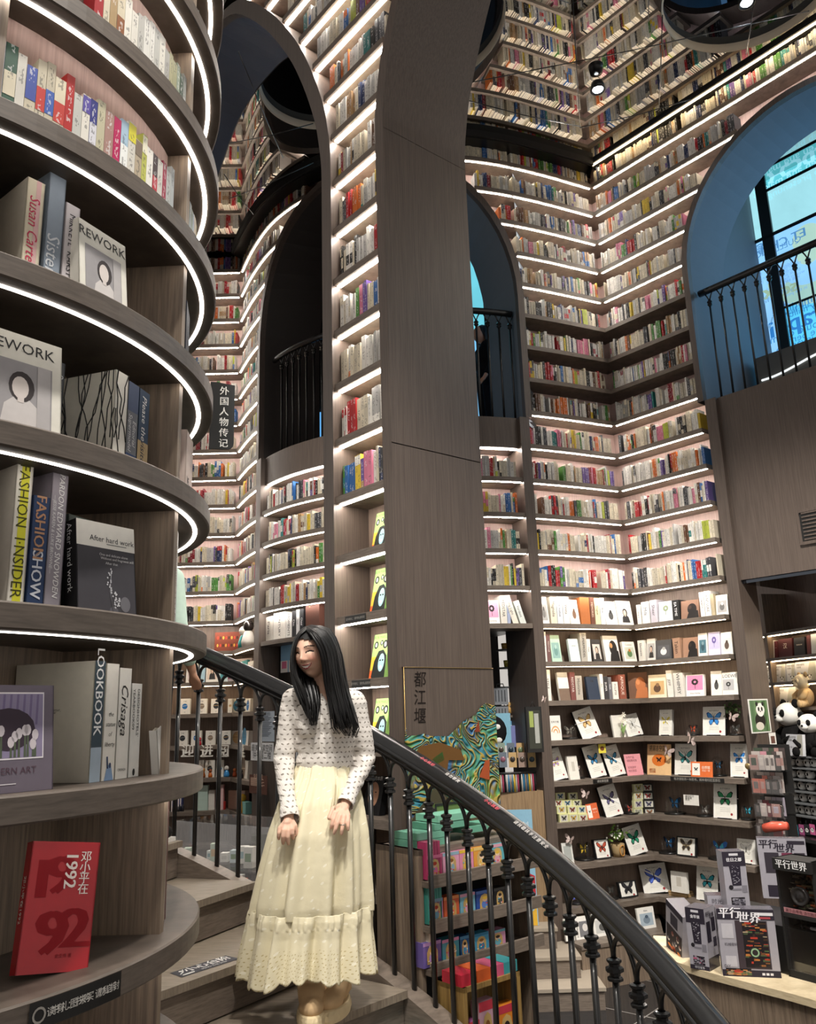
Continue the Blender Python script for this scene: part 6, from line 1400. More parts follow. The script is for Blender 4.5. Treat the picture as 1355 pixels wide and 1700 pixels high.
m.build('blossoms', o); m = MB(); m.tube([(.0+.025*math.sin(a), -.066-.004*math.cos(2*a), .06+.045*math.cos(a)) for a in np.linspace(0, 6.28, 17)], .005, CLOTH, 'c08a4a', n=6); m.build('rope', o)
tag(o, 'white flowers in a sackcloth pot tied with rope', 'potted plant')
dome(N_, -4, 1091, 1119, 1388, '2f86d0', '142c48', 'dome with a blue butterfly, beside the black square frame'); specimen(N_, -4, 1122, 1154, 1391, '3a3430', '8a7a5c', 'black square frame with a dark butterfly', fr='242424', bs=.6)
dome(N_, -4, 1172, 1206, 1396, '4fc0d8', '3f7fd8', 'wide dome with two blue and turquoise butterflies'); specimen(N_, -4, 1222, 1252, 1395, 'd6d4ce', 'b8b4aa', 'white frame half hidden by the tall grey box', edge='e6e4de')
dome(C_, -5, 951, 972, 1479, '4f80e0', '5a4aa8', 'dome with a violet blue butterfly behind the railing'); card(C_, -5, 986, 1006, 1486, 'd8d8d2', 'small white picture behind the handrail on the lowest frame shelf', lambda m, w, h: q_(m, w, h, .2, .2, .8, .8, 'a4b0b8')); dome(C_, -5, 1011, 1029, 1468, '55524c', '2a2826', 'dome peeping over the handrail')
specimen(C_, -5, 1031, 1060, 1464, '2a2a2e', '1a1a1c', 'black frame with a small black butterfly, nearest the handrail', fr='1c1c1d'); specimen(C_, -5, 1064, 1098, 1437, '5a78d8', '3a4a9c', 'large frame with a periwinkle butterfly', lean=-7, strap=2)
X, w, h = surf(N_, -5, 1112, 1141, 1478, .1)
for q in range(3): m = MB(); m.box((-w/2, 0, q*.014), (w/2, .12, q*.014+.012), PAPER, ['c9a878', 'd8bc90', 'c2a070'][q]); o = put(m.build('wooden_tray'), X @ RZ(q*3)); tag(o, f'thin wooden tray, {["bottom", "middle", "top"][q]} of three under the white cards', 'tray', 'wooden trays')
card(N_, -5, 1114, 1140, 1448, 'efebe2', 'stack of white cards with a framed moth print', lambda m, w, h: q_(m, w, h, .35, .3, .65, .75, 'cfc8bc'), d=.03, lift=.045, name='card_box', cat='box', back=-4)
specimen(N_, -5, 1153, 1188, 1441, '2fa0b0', '101c20', 'frame with a turquoise and black butterfly under a level strap', strap=1); specimen(N_, -5, 1195, 1213, 1464, '3a3a3c', '222224', 'small black frame between the turquoise frame and the grey boxes', fr='242424')
# plinth shelf with magazines
s_a, zp = CONV.hit(985, 1563, -.22)
zp = zp
m = MB(); board(m, CONV, sW3-.02, CONV.len, 0, zp-.03, -.30, .26, WOOD, .09); board(m, NICHE, 0, VK-3.80, 0, zp-.03, -.30, .26, WOOD, .2); board(m, CONV, sW3-.02, CONV.len, zp-.03, .03, -.31, .26, WOODH, .09); board(m, NICHE, 0, VK-3.80, zp-.03, .03, -.31, .26, WOODH, .2); structure(m.build('baseboard_niche'))
def mag(m, w, h): q_(m, w, h, .25, .1, .95, .78, '77777a'); disc(m, w*.6, h*.5, w*.16, h*.17, 'd8d4cf', -.0009); m.text('MASTERPIECE', (w*.12, -.0009, h*.45), (0, 0, -1), (1, 0, 0), h*.12, '222222')
for x0, x1, yt, lab, a in ((939, 954, 1526, 'white magazine first on the plinth behind the railing', None), (956, 984, 1522, 'white magazine with a black and white portrait on the plinth', mag), (986, 1017, 1517, 'white magazine with a landscape photo on the plinth', art_photo('c9c9c6', '5a5a58', '88888a')), (1019, 1046, 1514, 'white magazine with large black letters on the plinth', text_art('TUR', .2, .55)), (1061, 1089, 1507, 'white magazine with two small pictures by the corner of the plinth', art_photo('a8b8c4', '7a8a98', '4a5a6a', 'frera'))):
    cover(C_, 0, x0, x1, yt, 'ebe9e3', lab, a, d=.02, off=-.12, ztop=zp, group='magazines on the plinth')
# ------------------------------------------------------------------ right-hand counter, puzzle boxes, card racks, panda shop
SHOPW = Path([(3.62-.26*.9, 8.57+.966*.9), (3.62, 8.57), (3.62+.26*3.6, 8.57-.966*3.6)])
zS = lambda px, py, off=0.0: SHOPW.hit(px, py, off)[1]
mid = SHOPW.p(1.2); root = empty('shop_shelving', (*mid, 0), 0, 'dark shop shelving of panda goods seen under the blue arch wall', 'shelving')
m = MB(); strip(m, SHOPW, 0, 4.5, .30, 0, H+1.3, BACKD, .3); attach(m.build('back_panel'), root)
SZ = [zS(1266, 1057), zS(1268, 1099), zS(1272, 1139), zS(1277, 1180)]
for i, z in enumerate(SZ):
    s_ = attach(board(MB(), SHOPW, .3, 4.2, z, .03, 0, .3, WOODH, .5).build('shelf'), root)
    if i < 3: board(MB(), SHOPW, .32, 4.2, z-.008, .008, .02, .032, LEDW, .5).build('led_strip', s_)
m = MB(); board(m, SHOPW, .86, .90, 0, H+1.1, 0, .3, WOOD); attach(m.build('side_panel'), root)
def shop_item(x0, x1, y0, zb, col, label, art=None, d=.06, off=.05, name='book', cat='book', group=None, back=-6):
    s0, s1 = SHOPW.hit(x0, y0+15, off)[0], SHOPW.hit(x1, y0+15, off)[0]; zt = SHOPW.hit((x0+x1)/2, y0, off)[1]; a, t, n = SHOPW.frame((s0+s1)/2, off)
    X = Matrix(((t[0], n[0], 0, a[0]), (t[1], n[1], 0, a[1]), (0, 0, 1, zb), (0, 0, 0, 1))); w, h = s1-s0, zt-zb; m = MB(); m.box((0, 0, 0), (w, d, h), PAPER, col)
    if art: art(m, w, h)
    o = put(m.build(name), X @ RX(back) @ Matrix.Translation((-w/2, 0, 0))); tag(o, label, cat, group); return o
for q, (x0, x1, y, c, tx, nm) in enumerate([(1274, 1284, 1063, 'dcdad4', '', 'white'), (1285, 1290, 1064, '5f2a30', 'BERLIN', 'thin maroon'), (1291, 1314, 1060, '4c1f24', '汉', 'wide maroon'), (1317, 1335, 1058, '26262a', 'THE BOOK', 'black'), (1338, 1344, 1054, '5a2a2c', '', 'narrow maroon'), (1345, 1354, 1052, 'c9ccd0', '', 'pale grey')]):
    shop_item(x0, x1, y, SZ[1]+.03, c, f'{nm} book on the top shop shelf above the panda boxes', (lambda m, w, h, tx=tx: m.text(tx, (w*.5, -.0009, h*.6), (1, 0, 0), (0, 0, 1), min(w*.9/max(1, len(tx)), .06), 'e6dccb')) if tx else None, group='books on the top shop shelf')
def panda_face(m, x, z, r, y=-.001):
    disc(m, x, z, r, r*.85, 'f2f2ee', y)
    for s_ in (-1, 1): disc(m, x+s_*r*.75, z+r*.72, r*.3, r*.28, '1f1f1f', y-.0002, 10); disc(m, x+s_*r*.4, z+r*.08, r*.22, r*.28, '1f1f1f', y-.0003, 10)
    disc(m, x, z-r*.2, r*.14, r*.1, '1f1f1f', y-.0004, 8)
def panda_art(m, w, h):
    m.text('熊猫马的话', (w*.08, -.0009, h*.86), (1, 0, 0), (0, 0, 1), h*.12, '3a3a3a', align=0); m.text('先看看', (w*.08, -.0009, h*.72), (1, 0, 0), (0, 0, 1), h*.11, '3a3a3a', align=0); m.text('Hi !', (w*.35, -.0009, h*.4), (1, 0, 0), (0, 0, 1), h*.15, '2a2a2a')
    m.quad([(w*.55, -.0008, h*.1), (w*.98, -.0008, h*.02), (w*.98, -.0008, h*.98), (w*.7, -.0008, h*.98)], PAPER, 'b9b8ac'); panda_face(m, w*.68, h*.16, h*.15)
for q, (x0, x1, y) in enumerate([(1270, 1282, 1105), (1284, 1303, 1103), (1305, 1318, 1101), (1319, 1354, 1098)]): shop_item(x0, x1, y, SZ[2]+.03, 'd6d8dc', f'white panda picture box, {ORD[q]} in the row of four', panda_art, name='picture_box', cat='box', group='panda picture boxes in a row')
shop_item(1285, 1320, 1141, SZ[3]+.03, 'dcdcd8', 'white panda picture box beside the cream plush bear', panda_art, name='picture_box', cat='box')
def plush(name, px, py, zb, s, body, limb_c, face, label, off, turn=0, eyes='1b1b1b'):
    s_, _ = SHOPW.hit(px, py, off); a, t, n = SHOPW.frame(s_, off); X = Matrix(((t[0], n[0], 0, a[0]), (t[1], n[1], 0, a[1]), (0, 0, 1, zb), (0, 0, 0, 1))) @ RZ(turn) @ Matrix.Scale(s, 4); rt = empty(name, X.translation); rt.matrix_world = X; tag(rt, label, 'plush toy')
    m = MB(); m.ball((0, 0, .33), (.30, .26, .34), CLOTH, body, 20); m.build('body', rt)
    for sg in (-1, 1):
        m = MB(); m.tube([(sg*.22, -.08, .52), (sg*.34, -.22, .36), (sg*.16, -.3, .26)], [.1, .11, .09], CLOTH, limb_c, n=12); m.ball((sg*.16, -.3, .26), .095, CLOTH, limb_c); m.build('arm', rt)
        m = MB(); m.tube([(sg*.18, -.1, .12), (sg*.28, -.36, .1)], [.12, .12], CLOTH, limb_c, n=12); m.ball((sg*.28, -.38, .11), (.12, .06, .13), CLOTH, limb_c); m.build('leg', rt)
    hd = MB(); hd.ball((0, -.06, .84), (.31, .26, .26), CLOTH, face, 22); hd.ball((0, -.29, .76), (.12, .09, .09), CLOTH, face, 14); ho = hd.build('head', rt)
    for sg in (-1, 1):
        m = MB(); m.ball((sg*.24, -.02, 1.07), (.10, .06, .10), CLOTH, limb_c, 12); m.build('ear', ho); m = MB(); m.ball((sg*.13, -.28, .87), (.065, .05, .085), CLOTH, limb_c if eyes == '1b1b1b' else face, 12); m.ball((sg*.12, -.325, .87), .022, GLOSSY, '0c0c0c', 8); m.build('eye', ho)
    m = MB(); m.ball((0, -.38, .79), (.04, .025, .03), GLOSSY, '141414', 10); m.build('nose', ho); return rt
BW = ('f0efe9', '1b1b1b')
plush('plush_bear', 1337, 1150, SZ[3]+.03, .28, 'cdb48c', 'c2a67c', 'eadcbc', 'cream plush bear sitting at the end of the panda box shelf', .02, -15, 'x')
zt_ = zS(1310, 1252, -.1)
plush('plush_panda', 1318, 1215, zt_, .44, BW[1], BW[1], BW[0], 'large plush panda hugging a white picture box', -.06, -10); plush('plush_panda', 1349, 1225, zt_, .34, BW[1], BW[1], BW[0], 'smaller plush panda cut by the frame edge', -.10, 15)
shop_item(1304, 1331, 1219, zt_, 'd6d8dc', 'white picture box held by the large plush panda', panda_art, d=.03, off=-.24, name='picture_box', cat='box')
gr = flat('grey_tier', '6f7274', .5); rt = empty('tiered_rack', (*SHOPW.p(1.4, -.15), 0), 0, 'grey five-tier rack of little panda heads', 'rack')
TZ = [zS(1320, y, -.1) for y in (1272, 1291, 1310, 1329, 1349)]
for z in [zt_-.005]+TZ: attach(board(MB(), SHOPW, .92, 2.6, z-.014, .014, -.20, .1, gr, .6).build('tier'), rt)
m = MB(); board(m, SHOPW, .92, 2.6, 0, TZ[0]+.1, .1, .12, BLACKM, .6); attach(m.build('back_panel'), rt)
for r, z in enumerate(TZ):
    xs = [(1315, 1329, 1342, 1353), (1303, 1316, 1331, 1345), (1318, 1332, 1346), (1309, 1322, 1335, 1349), (1321, 1333, 1344, 1354)][r]
    for q, x in enumerate(xs):
        s_, _ = SHOPW.hit(x, 1262+19*r, -.12); a, t, n = SHOPW.frame(s_, -.12); X = Matrix(((t[0], n[0], 0, a[0]), (t[1], n[1], 0, a[1]), (0, 0, 1, z), (0, 0, 0, 1))); m = MB(); m.ball((0, 0, .042), (.048, .044, .042), CLOTH, 'e3e3e0', 14); o = put(m.build('panda_head'), X @ RZ(-12))
        m = MB()
        for sg in (-1, 1): m.ball((sg*.034, .0, .080), .014, CLOTH, '1b1b1b', 8); m.ball((sg*.018, -.038, .046), (.011, .008, .013), CLOTH, '1b1b1b', 8)
        m.ball((0, -.044, .034), (.006, .005, .004), CLOTH, '141414', 6); m.build('face', o); tag(o, f'little plush panda head, {ORD[q]} from the card racks, {["top", "second", "third", "fourth", "lowest"][r]} tier', 'plush toy', 'little plush panda heads')
for q, (x, c, c2) in enumerate([(1322, '4a9ab0', '2a2a2a'), (1332, 'b05a8a', '2a2a2a'), (1341, '2a2a2e', 'e6e6e6'), (1350, 'd86a9c', 'f0f0f0')]):
    s_, z_ = SHOPW.hit(x, 1386, -.2); a, t, n = SHOPW.frame(s_, -.2); m = MB(); m.box((-.032, 0, 0), (.032, .004, .09), PAPER, c); panda_face(m, 0, .04, .022); o = put(m.build('key_charm'), Matrix(((t[0], n[0], 0, a[0]), (t[1], n[1], 0, a[1]), (0, 0, 1, z_), (0, 0, 0, 1)))); m = MB(); m.tube([(0, .002, .09), (.006, .002, .11), (0, .002, .125), (-.006, .002, .11), (0, .002, .09)], .002, IRON, n=5); m.build('ring', o); tag(o, f'flat panda charm, {ORD[q]} from the card racks', 'key charm', 'flat panda charms')
m = MB(); board(m, SHOPW, .95, 2.6, zS(1340, 1388, -.2)-.03, .03, -.32, .1, DARK, .6); structure(m.build('baseboard_shop'))
# poster and stickers on the pilaster side
def pil_pic(px0, py0, px1, py1, nm, label, fn, cat, col='e6e6e2', off=.004):
    U_ = lambda px, py: uv(float(at_v(px, py, 3.772-off)[:2]@EV), 3.772-off, float(at_v(px, py, 3.772-off)[2])); A, B_ = U_(px0, py1), U_(px1, py0); w = float(np.hypot(*(B_-A)[:2])); h = float(B_[2]-A[2])
    X = Matrix(((EV[0], DV[0], 0, A[0]), (EV[1], DV[1], 0, A[1]), (0, 0, 1, A[2]), (0, 0, 0, 1))); m = MB(); m.box((0, -.002, 0), (w, .0, h), PAPER, col); fn(m, w, h); o = put(m.build(nm), X); tag(o, label, cat); return o
def panda_photo(m, w, h):
    q_(m, w, h, .06, .04, .94, .96, '5f7f5a', -.003); rg = random.Random(2)
    for _ in range(12): x = rg.uniform(.08, .9); q_(m, w, h, x, .05, x+.03, .95, rg.choice(['7fa070', '48683f']), -.0033)
    disc(m, w*.5, h*.36, w*.26, h*.24, '26231f', -.0036); disc(m, w*.55, h*.68, w*.22, h*.16, 'e6e4dc', -.004); panda_face(m, w*.55, h*.68, w*.2, -.0043); disc(m, w*.45, h*.2, w*.2, h*.12, 'd8d4c8', -.004)
pil_pic(1248, 1160, 1274, 1218, 'poster', 'panda photograph stuck on the pilaster side above the card racks', panda_photo, 'poster'); pil_pic(1279, 1216, 1287, 1239, 'sticker', 'small brown and white card below the panda photograph', lambda m, w, h: q_(m, w, h, .2, .2, .8, .75, '6a4a40', -.003), 'card')
s_, z_ = NICHE.hit(1242, 1272, -.02); m = MB(); a = NICHE.p(s_, -.02); m.lathe([(.0, .012), (.02, .012), (.026, .006), (.026, 0)], flat('brass', 'b09a6a', .3, .8), n=18); o = m.build('round_badge'); o.matrix_world = Matrix.Translation((*a, z_)) @ RZ(-50) @ RX(90); tag(o, 'round brass badge on the pilaster edge beside the card racks', 'badge')
# clear racks of cards
RB = Path([uv(7.02, 3.72, 0)[:2], uv(7.02, 2.6, 0)[:2]])
def rack(x0, x1, y0, y1, cols, label, extra=None):
    a = at_u(x0, y1, 6.80); b = at_u(x1, y1-(x1-x0)*.12, 6.80); t = b-a; t[2] = 0; w = np.linalg.norm(t); t /= w; n = np.array([-t[1], t[0], 0]); h = float(at_u((x0+x1)/2, y0, 6.80)[2]-a[2]); X = Matrix(((t[0], n[0], 0, a[0]), (t[1], n[1], 0, a[1]), (0, 0, 1, a[2]), (0, 0, 0, 1))); rt = empty('card_rack', X.translation); rt.matrix_world = X; tag(rt, label, 'card rack', 'clear card racks on the pilaster')
    m = MB(); m.box((0, -.06, 0), (w, -.056, h*.55), GLASS); m.box((0, -.06, -.004), (w, .13, 0), GLASS); m.box((0, .12, 0), (w, .13, h), BLACKM)
    m.tube([(0, -.06, h*.55), (w, -.06, h*.55)], .004, GLASS, n=4); m.build('tray', rt); rg = random.Random(int(x0+y0)); x = .004
    while x < w-.05:
        cw = rg.uniform(.035, .075); 
        for z in range(3):
            m = MB(); m.box((x, -.045+.045*z, .004), (min(w-.003, x+cw), -.040+.045*z, h*(.62+.13*z)), GLOSSY, rg.choice(cols)); q = rg.choice(cols); m.quad([(x+cw*.2, -.0456+.045*z, h*.2), (x+cw*.8, -.0456+.045*z, h*.2), (x+cw*.8, -.0456+.045*z, h*.5), (x+cw*.2, -.0456+.045*z, h*.5)], GLOSSY, q); m.build('card_pack', rt)
        x += cw+.004
    if extra: extra(rt, w, h)
GC = ['8d8684', '6b625f', 'b5aba6', '4d4442', 'a8857e', '3c3a38', 'c9bfb8']
rack(1250, 1302, 1237, 1278, GC+['3f4a3c', 'c08a94'], 'clear rack of card packs, highest of four on the pilaster'); rack(1255, 1306, 1278, 1316, GC+['b06a5c'], 'clear rack of grey card packs, second highest of four'); rack(1260, 1308, 1320, 1354, GC+['5c2a30', 'b0a8b4'], 'clear rack of card packs, third of four from the top')
def coral(rt, w, h): m = MB(); m.tube([(w*.35, -.075, h*.45), (w*.65, -.08, h*.55), (w*1.1, -.075, h*.62)], [.035, .04, .03], GLOSSY, 'd9604c', n=12); m.build('coral_pouch', rt)
rack(1262, 1312, 1352, 1390, GC+['a84a4c'], 'clear rack with a coral red pouch on it, lowest of four', coral)
# pale counter
CZ = H-1.36; K0 = atz(1085, 1578, CZ); K1 = atz(1355, 1660, CZ); dk = (K1-K0)[:2]; dk /= np.linalg.norm(dk); CNT = Path(smooth_pts([K0[:2]-dk*.0+np.array([.10, .32]), K0[:2]+dk*.02, atz(1150, 1605, CZ)[:2], atz(1250, 1632, CZ)[:2], K1[:2], K1[:2]+dk*.8], 5))
m = MB(); board(m, CNT, 0, CNT.len, 0, CZ-.035, .02, .62, WOOD, .12); o = m.build('display_counter'); c_ = o
m = MB(); board(m, CNT, 0, CNT.len, CZ-.035, .035, -.01, .64, wood('pale_counter', 'b8a685', 'd2c2a2', (3, 3, 20)), .12); m.build('counter_top', o); tag(o, 'curved counter with a pale wooden top carrying the puzzle boxes', 'counter')
m = MB(); zb2 = H-1.13; P5 = Path([CNT.p(.35, .24), CNT.p(CNT.len, .24)]); board(m, P5, 0, P5.len, CZ, zb2-CZ, 0, .36, DARK, .4); o = m.build('riser'); tag(o, 'dark riser box at the back of the counter under the big grey box', 'riser')
# grey puzzle boxes
SILV, INKP, BRZ = '9d9aa2', '2a2530', '6a4a34'
def gbox(pl, pr, yt, depth, z, label, front, side=None, lean=0, name='puzzle_box', turn=0, top='55525a', col=SILV, u=None, cat='box', mat=None):
    A, B_ = (atz(*pl, z), atz(*pr, z)); t = (B_-A); t[2] = 0; w = float(np.linalg.norm(t)); t /= w; n = np.array([-t[1], t[0], 0]); D = math.hypot(*A[:2]); T_ = at((pl[0]+pr[0])/2, yt, (D+math.hypot(*B_[:2]))/2); h = float(T_[2]-z)
    X = Matrix(((t[0], n[0], 0, A[0]), (t[1], n[1], 0, A[1]), (0, 0, 1, z), (0, 0, 0, 1))); m = MB(); m.box((0, 0, 0), (w, depth, h), mat or GLOSSY, col); m.quad([(0, 0, h+.0006), (w, 0, h+.0006), (w, depth, h+.0006), (0, depth, h+.0006)], GLOSSY, top); front(m, w, h)
    if side: side(m, w, h, depth)
    o = put(m.build(name), X @ RY(lean)); tag(o, label, cat); return o
def machine(m, x0, z0, x1, z1, w, h, seed, y=-.0012, cols=('3a2a22', '6a4630', '8a5a34', 'b5743c', '221c1e', 'a83a2c', '4a5a3c', '9a8a70')):
    rg = random.Random(seed); m.quad([(w*x0, y, h*z0), (w*x1, y, h*z0), (w*x1, y, h*z1), (w*x0, y, h*z1)], GLOSSY, '1f1a1c')
    for _ in range(70):
        a, b = rg.uniform(x0, x1-.06), rg.uniform(z0, z1-.03); c, d = min(x1, a+rg.uniform(.03, .16)), min(z1, b+rg.uniform(.008, .035)); y -= .000012; m.quad([(w*a, y, h*b), (w*c, y, h*b), (w*c, y, h*d), (w*a, y, h*d)], GLOSSY, rg.choice(cols))
def brand(m, w, h, z, s, col='e6e4e8', y=-.0015): m.text('平行', (w*.22, y, h*(z+.03)), (1, 0, 0), (0, 0, 1), s, col, bold=.03, italic=.1); m.text('世界', (w*.56, y, h*(z-.035)), (1, 0, 0), (0, 0, 1), s, col, bold=.03, italic=.1)
def f_wide(m, w, h):
    q_(m, w, h, 0, .84, 1, 1, INKP, -.0009); brand(m, w, h, .91, w*.2); q_(m, w, h, .68, .91, .98, .955, 'd8d6da', -.0012); q_(m, w, h, .7, .86, .93, .89, 'a8434a', -.0012); q_(m, w, h, .3, .12, .86, .83, '3a3036', -.0009); machine(m, .42, .14, .84, .82, w, h, 5); disc(m, w*.6, h*.36, w*.1, w*.1, '1c1a1c', -.0024); disc(m, w*.6, h*.36, w*.075, w*.075, '8fb08a', -.0026); disc(m, w*.6, h*.36, w*.05, w*.05, '2a2426', -.0028)
    q_(m, w, h, .06, .56, .26, .78, 'b5b2b8', -.0011); q_(m, w, h, .08, .14, .27, .3, 'b5b2b8', -.0011); q_(m, w, h, 0, 0, 1, .1, INKP, -.0009); machine(m, .06, .02, .5, .12, w, h, 9); m.text('DIY', (w*.1, -.0013, h*.15), (1, 0, 0), (0, 0, 1), w*.07, INKP); m.text('机械密码', (w*.2, -.0013, h*.47), (1, 0, 0), (0, 0, 1), w*.06, INKP)
    for q in range(3): q_(m, w, h, .68+.07*q, .03, .73+.07*q, .065, 'd8d6da', -.0012)
def f_tall(nm, seed, pink=0):
    def f(m, w, h):
        q_(m, w, h, 0, .75, 1, 1, INKP, -.0009); q_(m, w, h, .3, .93, .7, .97, 'c8c6ca', -.0012); m.text(nm, (w*.5, -.0013, h*.86), (1, 0, 0), (0, 0, 1), w*.17, 'e6e4e8', bold=.03); m.quad([(w*a, -.0011, h*b) for a, b in ((.25, .75), (.75, .75), (.72, .42), (.32, .42))], GLOSSY, '2e2a34'); rg = random.Random(seed)
        for _ in range(28): a, b = rg.uniform(.32, .62), rg.uniform(.45, .76); q_(m, w, h, a, b, a+rg.uniform(.02, .08), b+.008, 'a5a2aa', -.0013)
        disc(m, w*.25, h*.39, w*.1, w*.1, '1e1b20', -.0013); q_(m, w, h, .72, .3, .95, .42, '77747c', -.0011); q_(m, w, h, .3, .34, .7, .37, '77747c', -.0011); machine(m, .2, .08, .8, .22, w, h, seed+2, -.0012, ('2a2730', '4a4750', '8a8790', 'b55a78' if pink else '6a6770')); q_(m, w, h, 0, 0, 1, .07, INKP, -.0009)
        if pink: m.text('平行世界', (w*.5, -.0015, h*.035), (1, 0, 0), (0, 0, 1), w*.13, 'd8d6da')
    return f
def s_side(m, w, h, d):
    x = w+.0009; Q = lambda a, b, c, e, col, o=0: m.quad([(x+o, d*a, h*b), (x+o, d*c, h*b), (x+o, d*c, h*e), (x+o, d*a, h*e)], GLOSSY, col)
    Q(.08, .45, .45, .78, '2e2a34'); Q(.55, .6, .9, .82, '2e2a34'); Q(.6, .35, .9, .5, '3a3640'); Q(0, 0, 1, .2, INKP); m.text('平行', (x+.001, d*.28, h*.9), (0, 1, 0), (0, 0, 1), d*.22, INKP, bold=.03); m.text('世界', (x+.001, d*.62, h*.86), (0, 1, 0), (0, 0, 1), d*.22, INKP, bold=.03)
def f_chars(m, w, h):
    q_(m, w, h, 0, .88, 1, 1, INKP, -.0009); q_(m, w, h, .28, .6, .7, .84, '2e2a34', -.001); q_(m, w, h, .05, .04, .95, .56, '241c20', -.001); rg = random.Random(6)
    for _ in range(9): x, z = rg.uniform(.15, .85), rg.uniform(.22, .5); disc(m, w*x, h*z, w*.07, h*.045, rg.choice(['d8cfc8', 'b5a8a0', '8a6a60', 'e6ddd4']), -.0013, 9); disc(m, w*x, h*(z+.02), w*.06, h*.03, rg.choice(['2a2022', '6a3a34', '4a4a54']), -.0015, 9)
    for _ in range(8): x, z = rg.uniform(.15, .85), rg.uniform(.06, .2); disc(m, w*x, h*z, w*.1, h*.03, rg.choice(['b5502c', 'd9803c', '6a2a20']), -.0013, 8)
gbox((1201, 1620), (1298, 1624), 1510, .09, CZ, 'wide grey boxed mechanism kit with a window of coppery parts', f_wide); gbox((1147, 1607), (1179, 1613), 1508, .13, CZ, 'tall grey box with a pink strip, on the front of the counter', f_tall('金苹果', 3, 1), s_side)
gbox((1106, 1572), (1133, 1590), 1492, .11, CZ, 'tilted grey box printed with a crowd of figures, nearest the handrail', f_chars, lean=14)
gbox((1209, 1512), (1247, 1511), 1414, .10, zb2, 'upright grey box standing alone above the wide kit', f_tall('往日之都', 8))
gbox((1176, 1506), (1208, 1506), 1487, .1, zb2, 'flat grey box lying behind the tilted box', lambda m, w, h: m.text('时光', (w*.5, -.0013, h*.5), (1, 0, 0), (0, 0, 1), h*.5, INKP))
def f_big(m, w, h):
    brand(m, w, h, .87, w*.2, INKP); q_(m, w, h, .62, .9, .98, .96, INKP, -.001); q_(m, w, h, .12, .42, .42, .76, '332e36', -.001); q_(m, w, h, .48, .55, .7, .76, '6a2f44', -.001); q_(m, w, h, .74, .55, .96, .76, '332e36', -.001); q_(m, w, h, .12, .03, .4, .22, INKP, -.001)
gbox((1268, 1491), (1350, 1494), 1392, .07, zb2, 'large grey puzzle box upright at the back of the counter', f_big)
# black display case with lit model
A = atz(1306, 1622, CZ); B_ = atz(1372, 1640, CZ); t = B_-A; t[2] = 0; w = float(np.linalg.norm(t)); t /= w; n = np.array([-t[1], t[0], 0]); h = float(at(1300, 1424, math.hypot(*A[:2]))[2]-CZ)
X = Matrix(((t[0], n[0], 0, A[0]), (t[1], n[1], 0, A[1]), (0, 0, 1, CZ), (0, 0, 0, 1))); rt = empty('display_case', X.translation); rt.matrix_world = X; tag(rt, 'tall black display case with white characters across its top', 'display case')
m = MB(); m.box((0, .02, 0), (w, .18, h*.06), BLACKM); m.box((0, .15, 0), (w, .18, h), BLACKM); m.box((0, .02, 0), (.012, .18, h), BLACKM); m.box((w-.012, .02, 0), (w, .18, h), BLACKM); m.box((0, .02, h*.5), (w, .18, h*.53), BLACKM); m.box((0, 0, h*.9), (w, .18, h), BLACKM); m.build('housing', rt)
m = MB(); m.text('平行世界', (w*.5, -.0012, h*.955), (1, 0, 0), (0, 0, 1), w*.21, 'f0f0f0', bold=.03); m.build('lettering', rt)
m = MB(); rg = random.Random(12)
for _ in range(60): a, b, c = rg.uniform(.02, w-.06), rg.uniform(h*.56, h*.86), rg.uniform(.05, .12); m.box((a, c, b), (a+rg.uniform(.01, .06), c+.02, b+rg.uniform(.004, .014)), GLOSSY, rg.choice(['3a322a', '5a4a34', '6a6458', '2a2624', '8a4a2c', '4a4f3c']))
X2 = Matrix.Translation((w*.45, .06, h*.68)) @ RX(90); m.lathe([(.0, .01), (.02, .012), (.022, .006), (.036, .006), (.038, .012), (.046, .012), (.046, -.01)], GLOSSY, '3c3a3a', n=24, X=X2); m.build('upper_model', rt)
m = MB()
for _ in range(55): a, b, c = rg.uniform(.02, w-.07), rg.uniform(h*.08, h*.46), rg.uniform(.05, .12); m.box((a, c, b), (a+rg.uniform(.01, .07), c+.02, b+rg.uniform(.004, .016)), GLOSSY, rg.choice(['2a2a30', '55555c', '8a8a90', 'c08aa0', '1e1e22', 'b5b5ba']))
m.build('lower_model', rt); m = MB(); m.box((w*.06, .03, h*.535), (w*.98, .034, h*.575), PAPER, 'e0a0a4'); m.text('展示品带电 请勿触摸', (w*.52, .029, h*.555), (1, 0, 0), (0, 0, 1), w*.09, '6a2a34'); m.build('notice_strip', rt)
m = MB(); m.box((.012, .021, h*.06), (w-.012, .024, h*.9), GLASS); m.build('glass_front', rt)
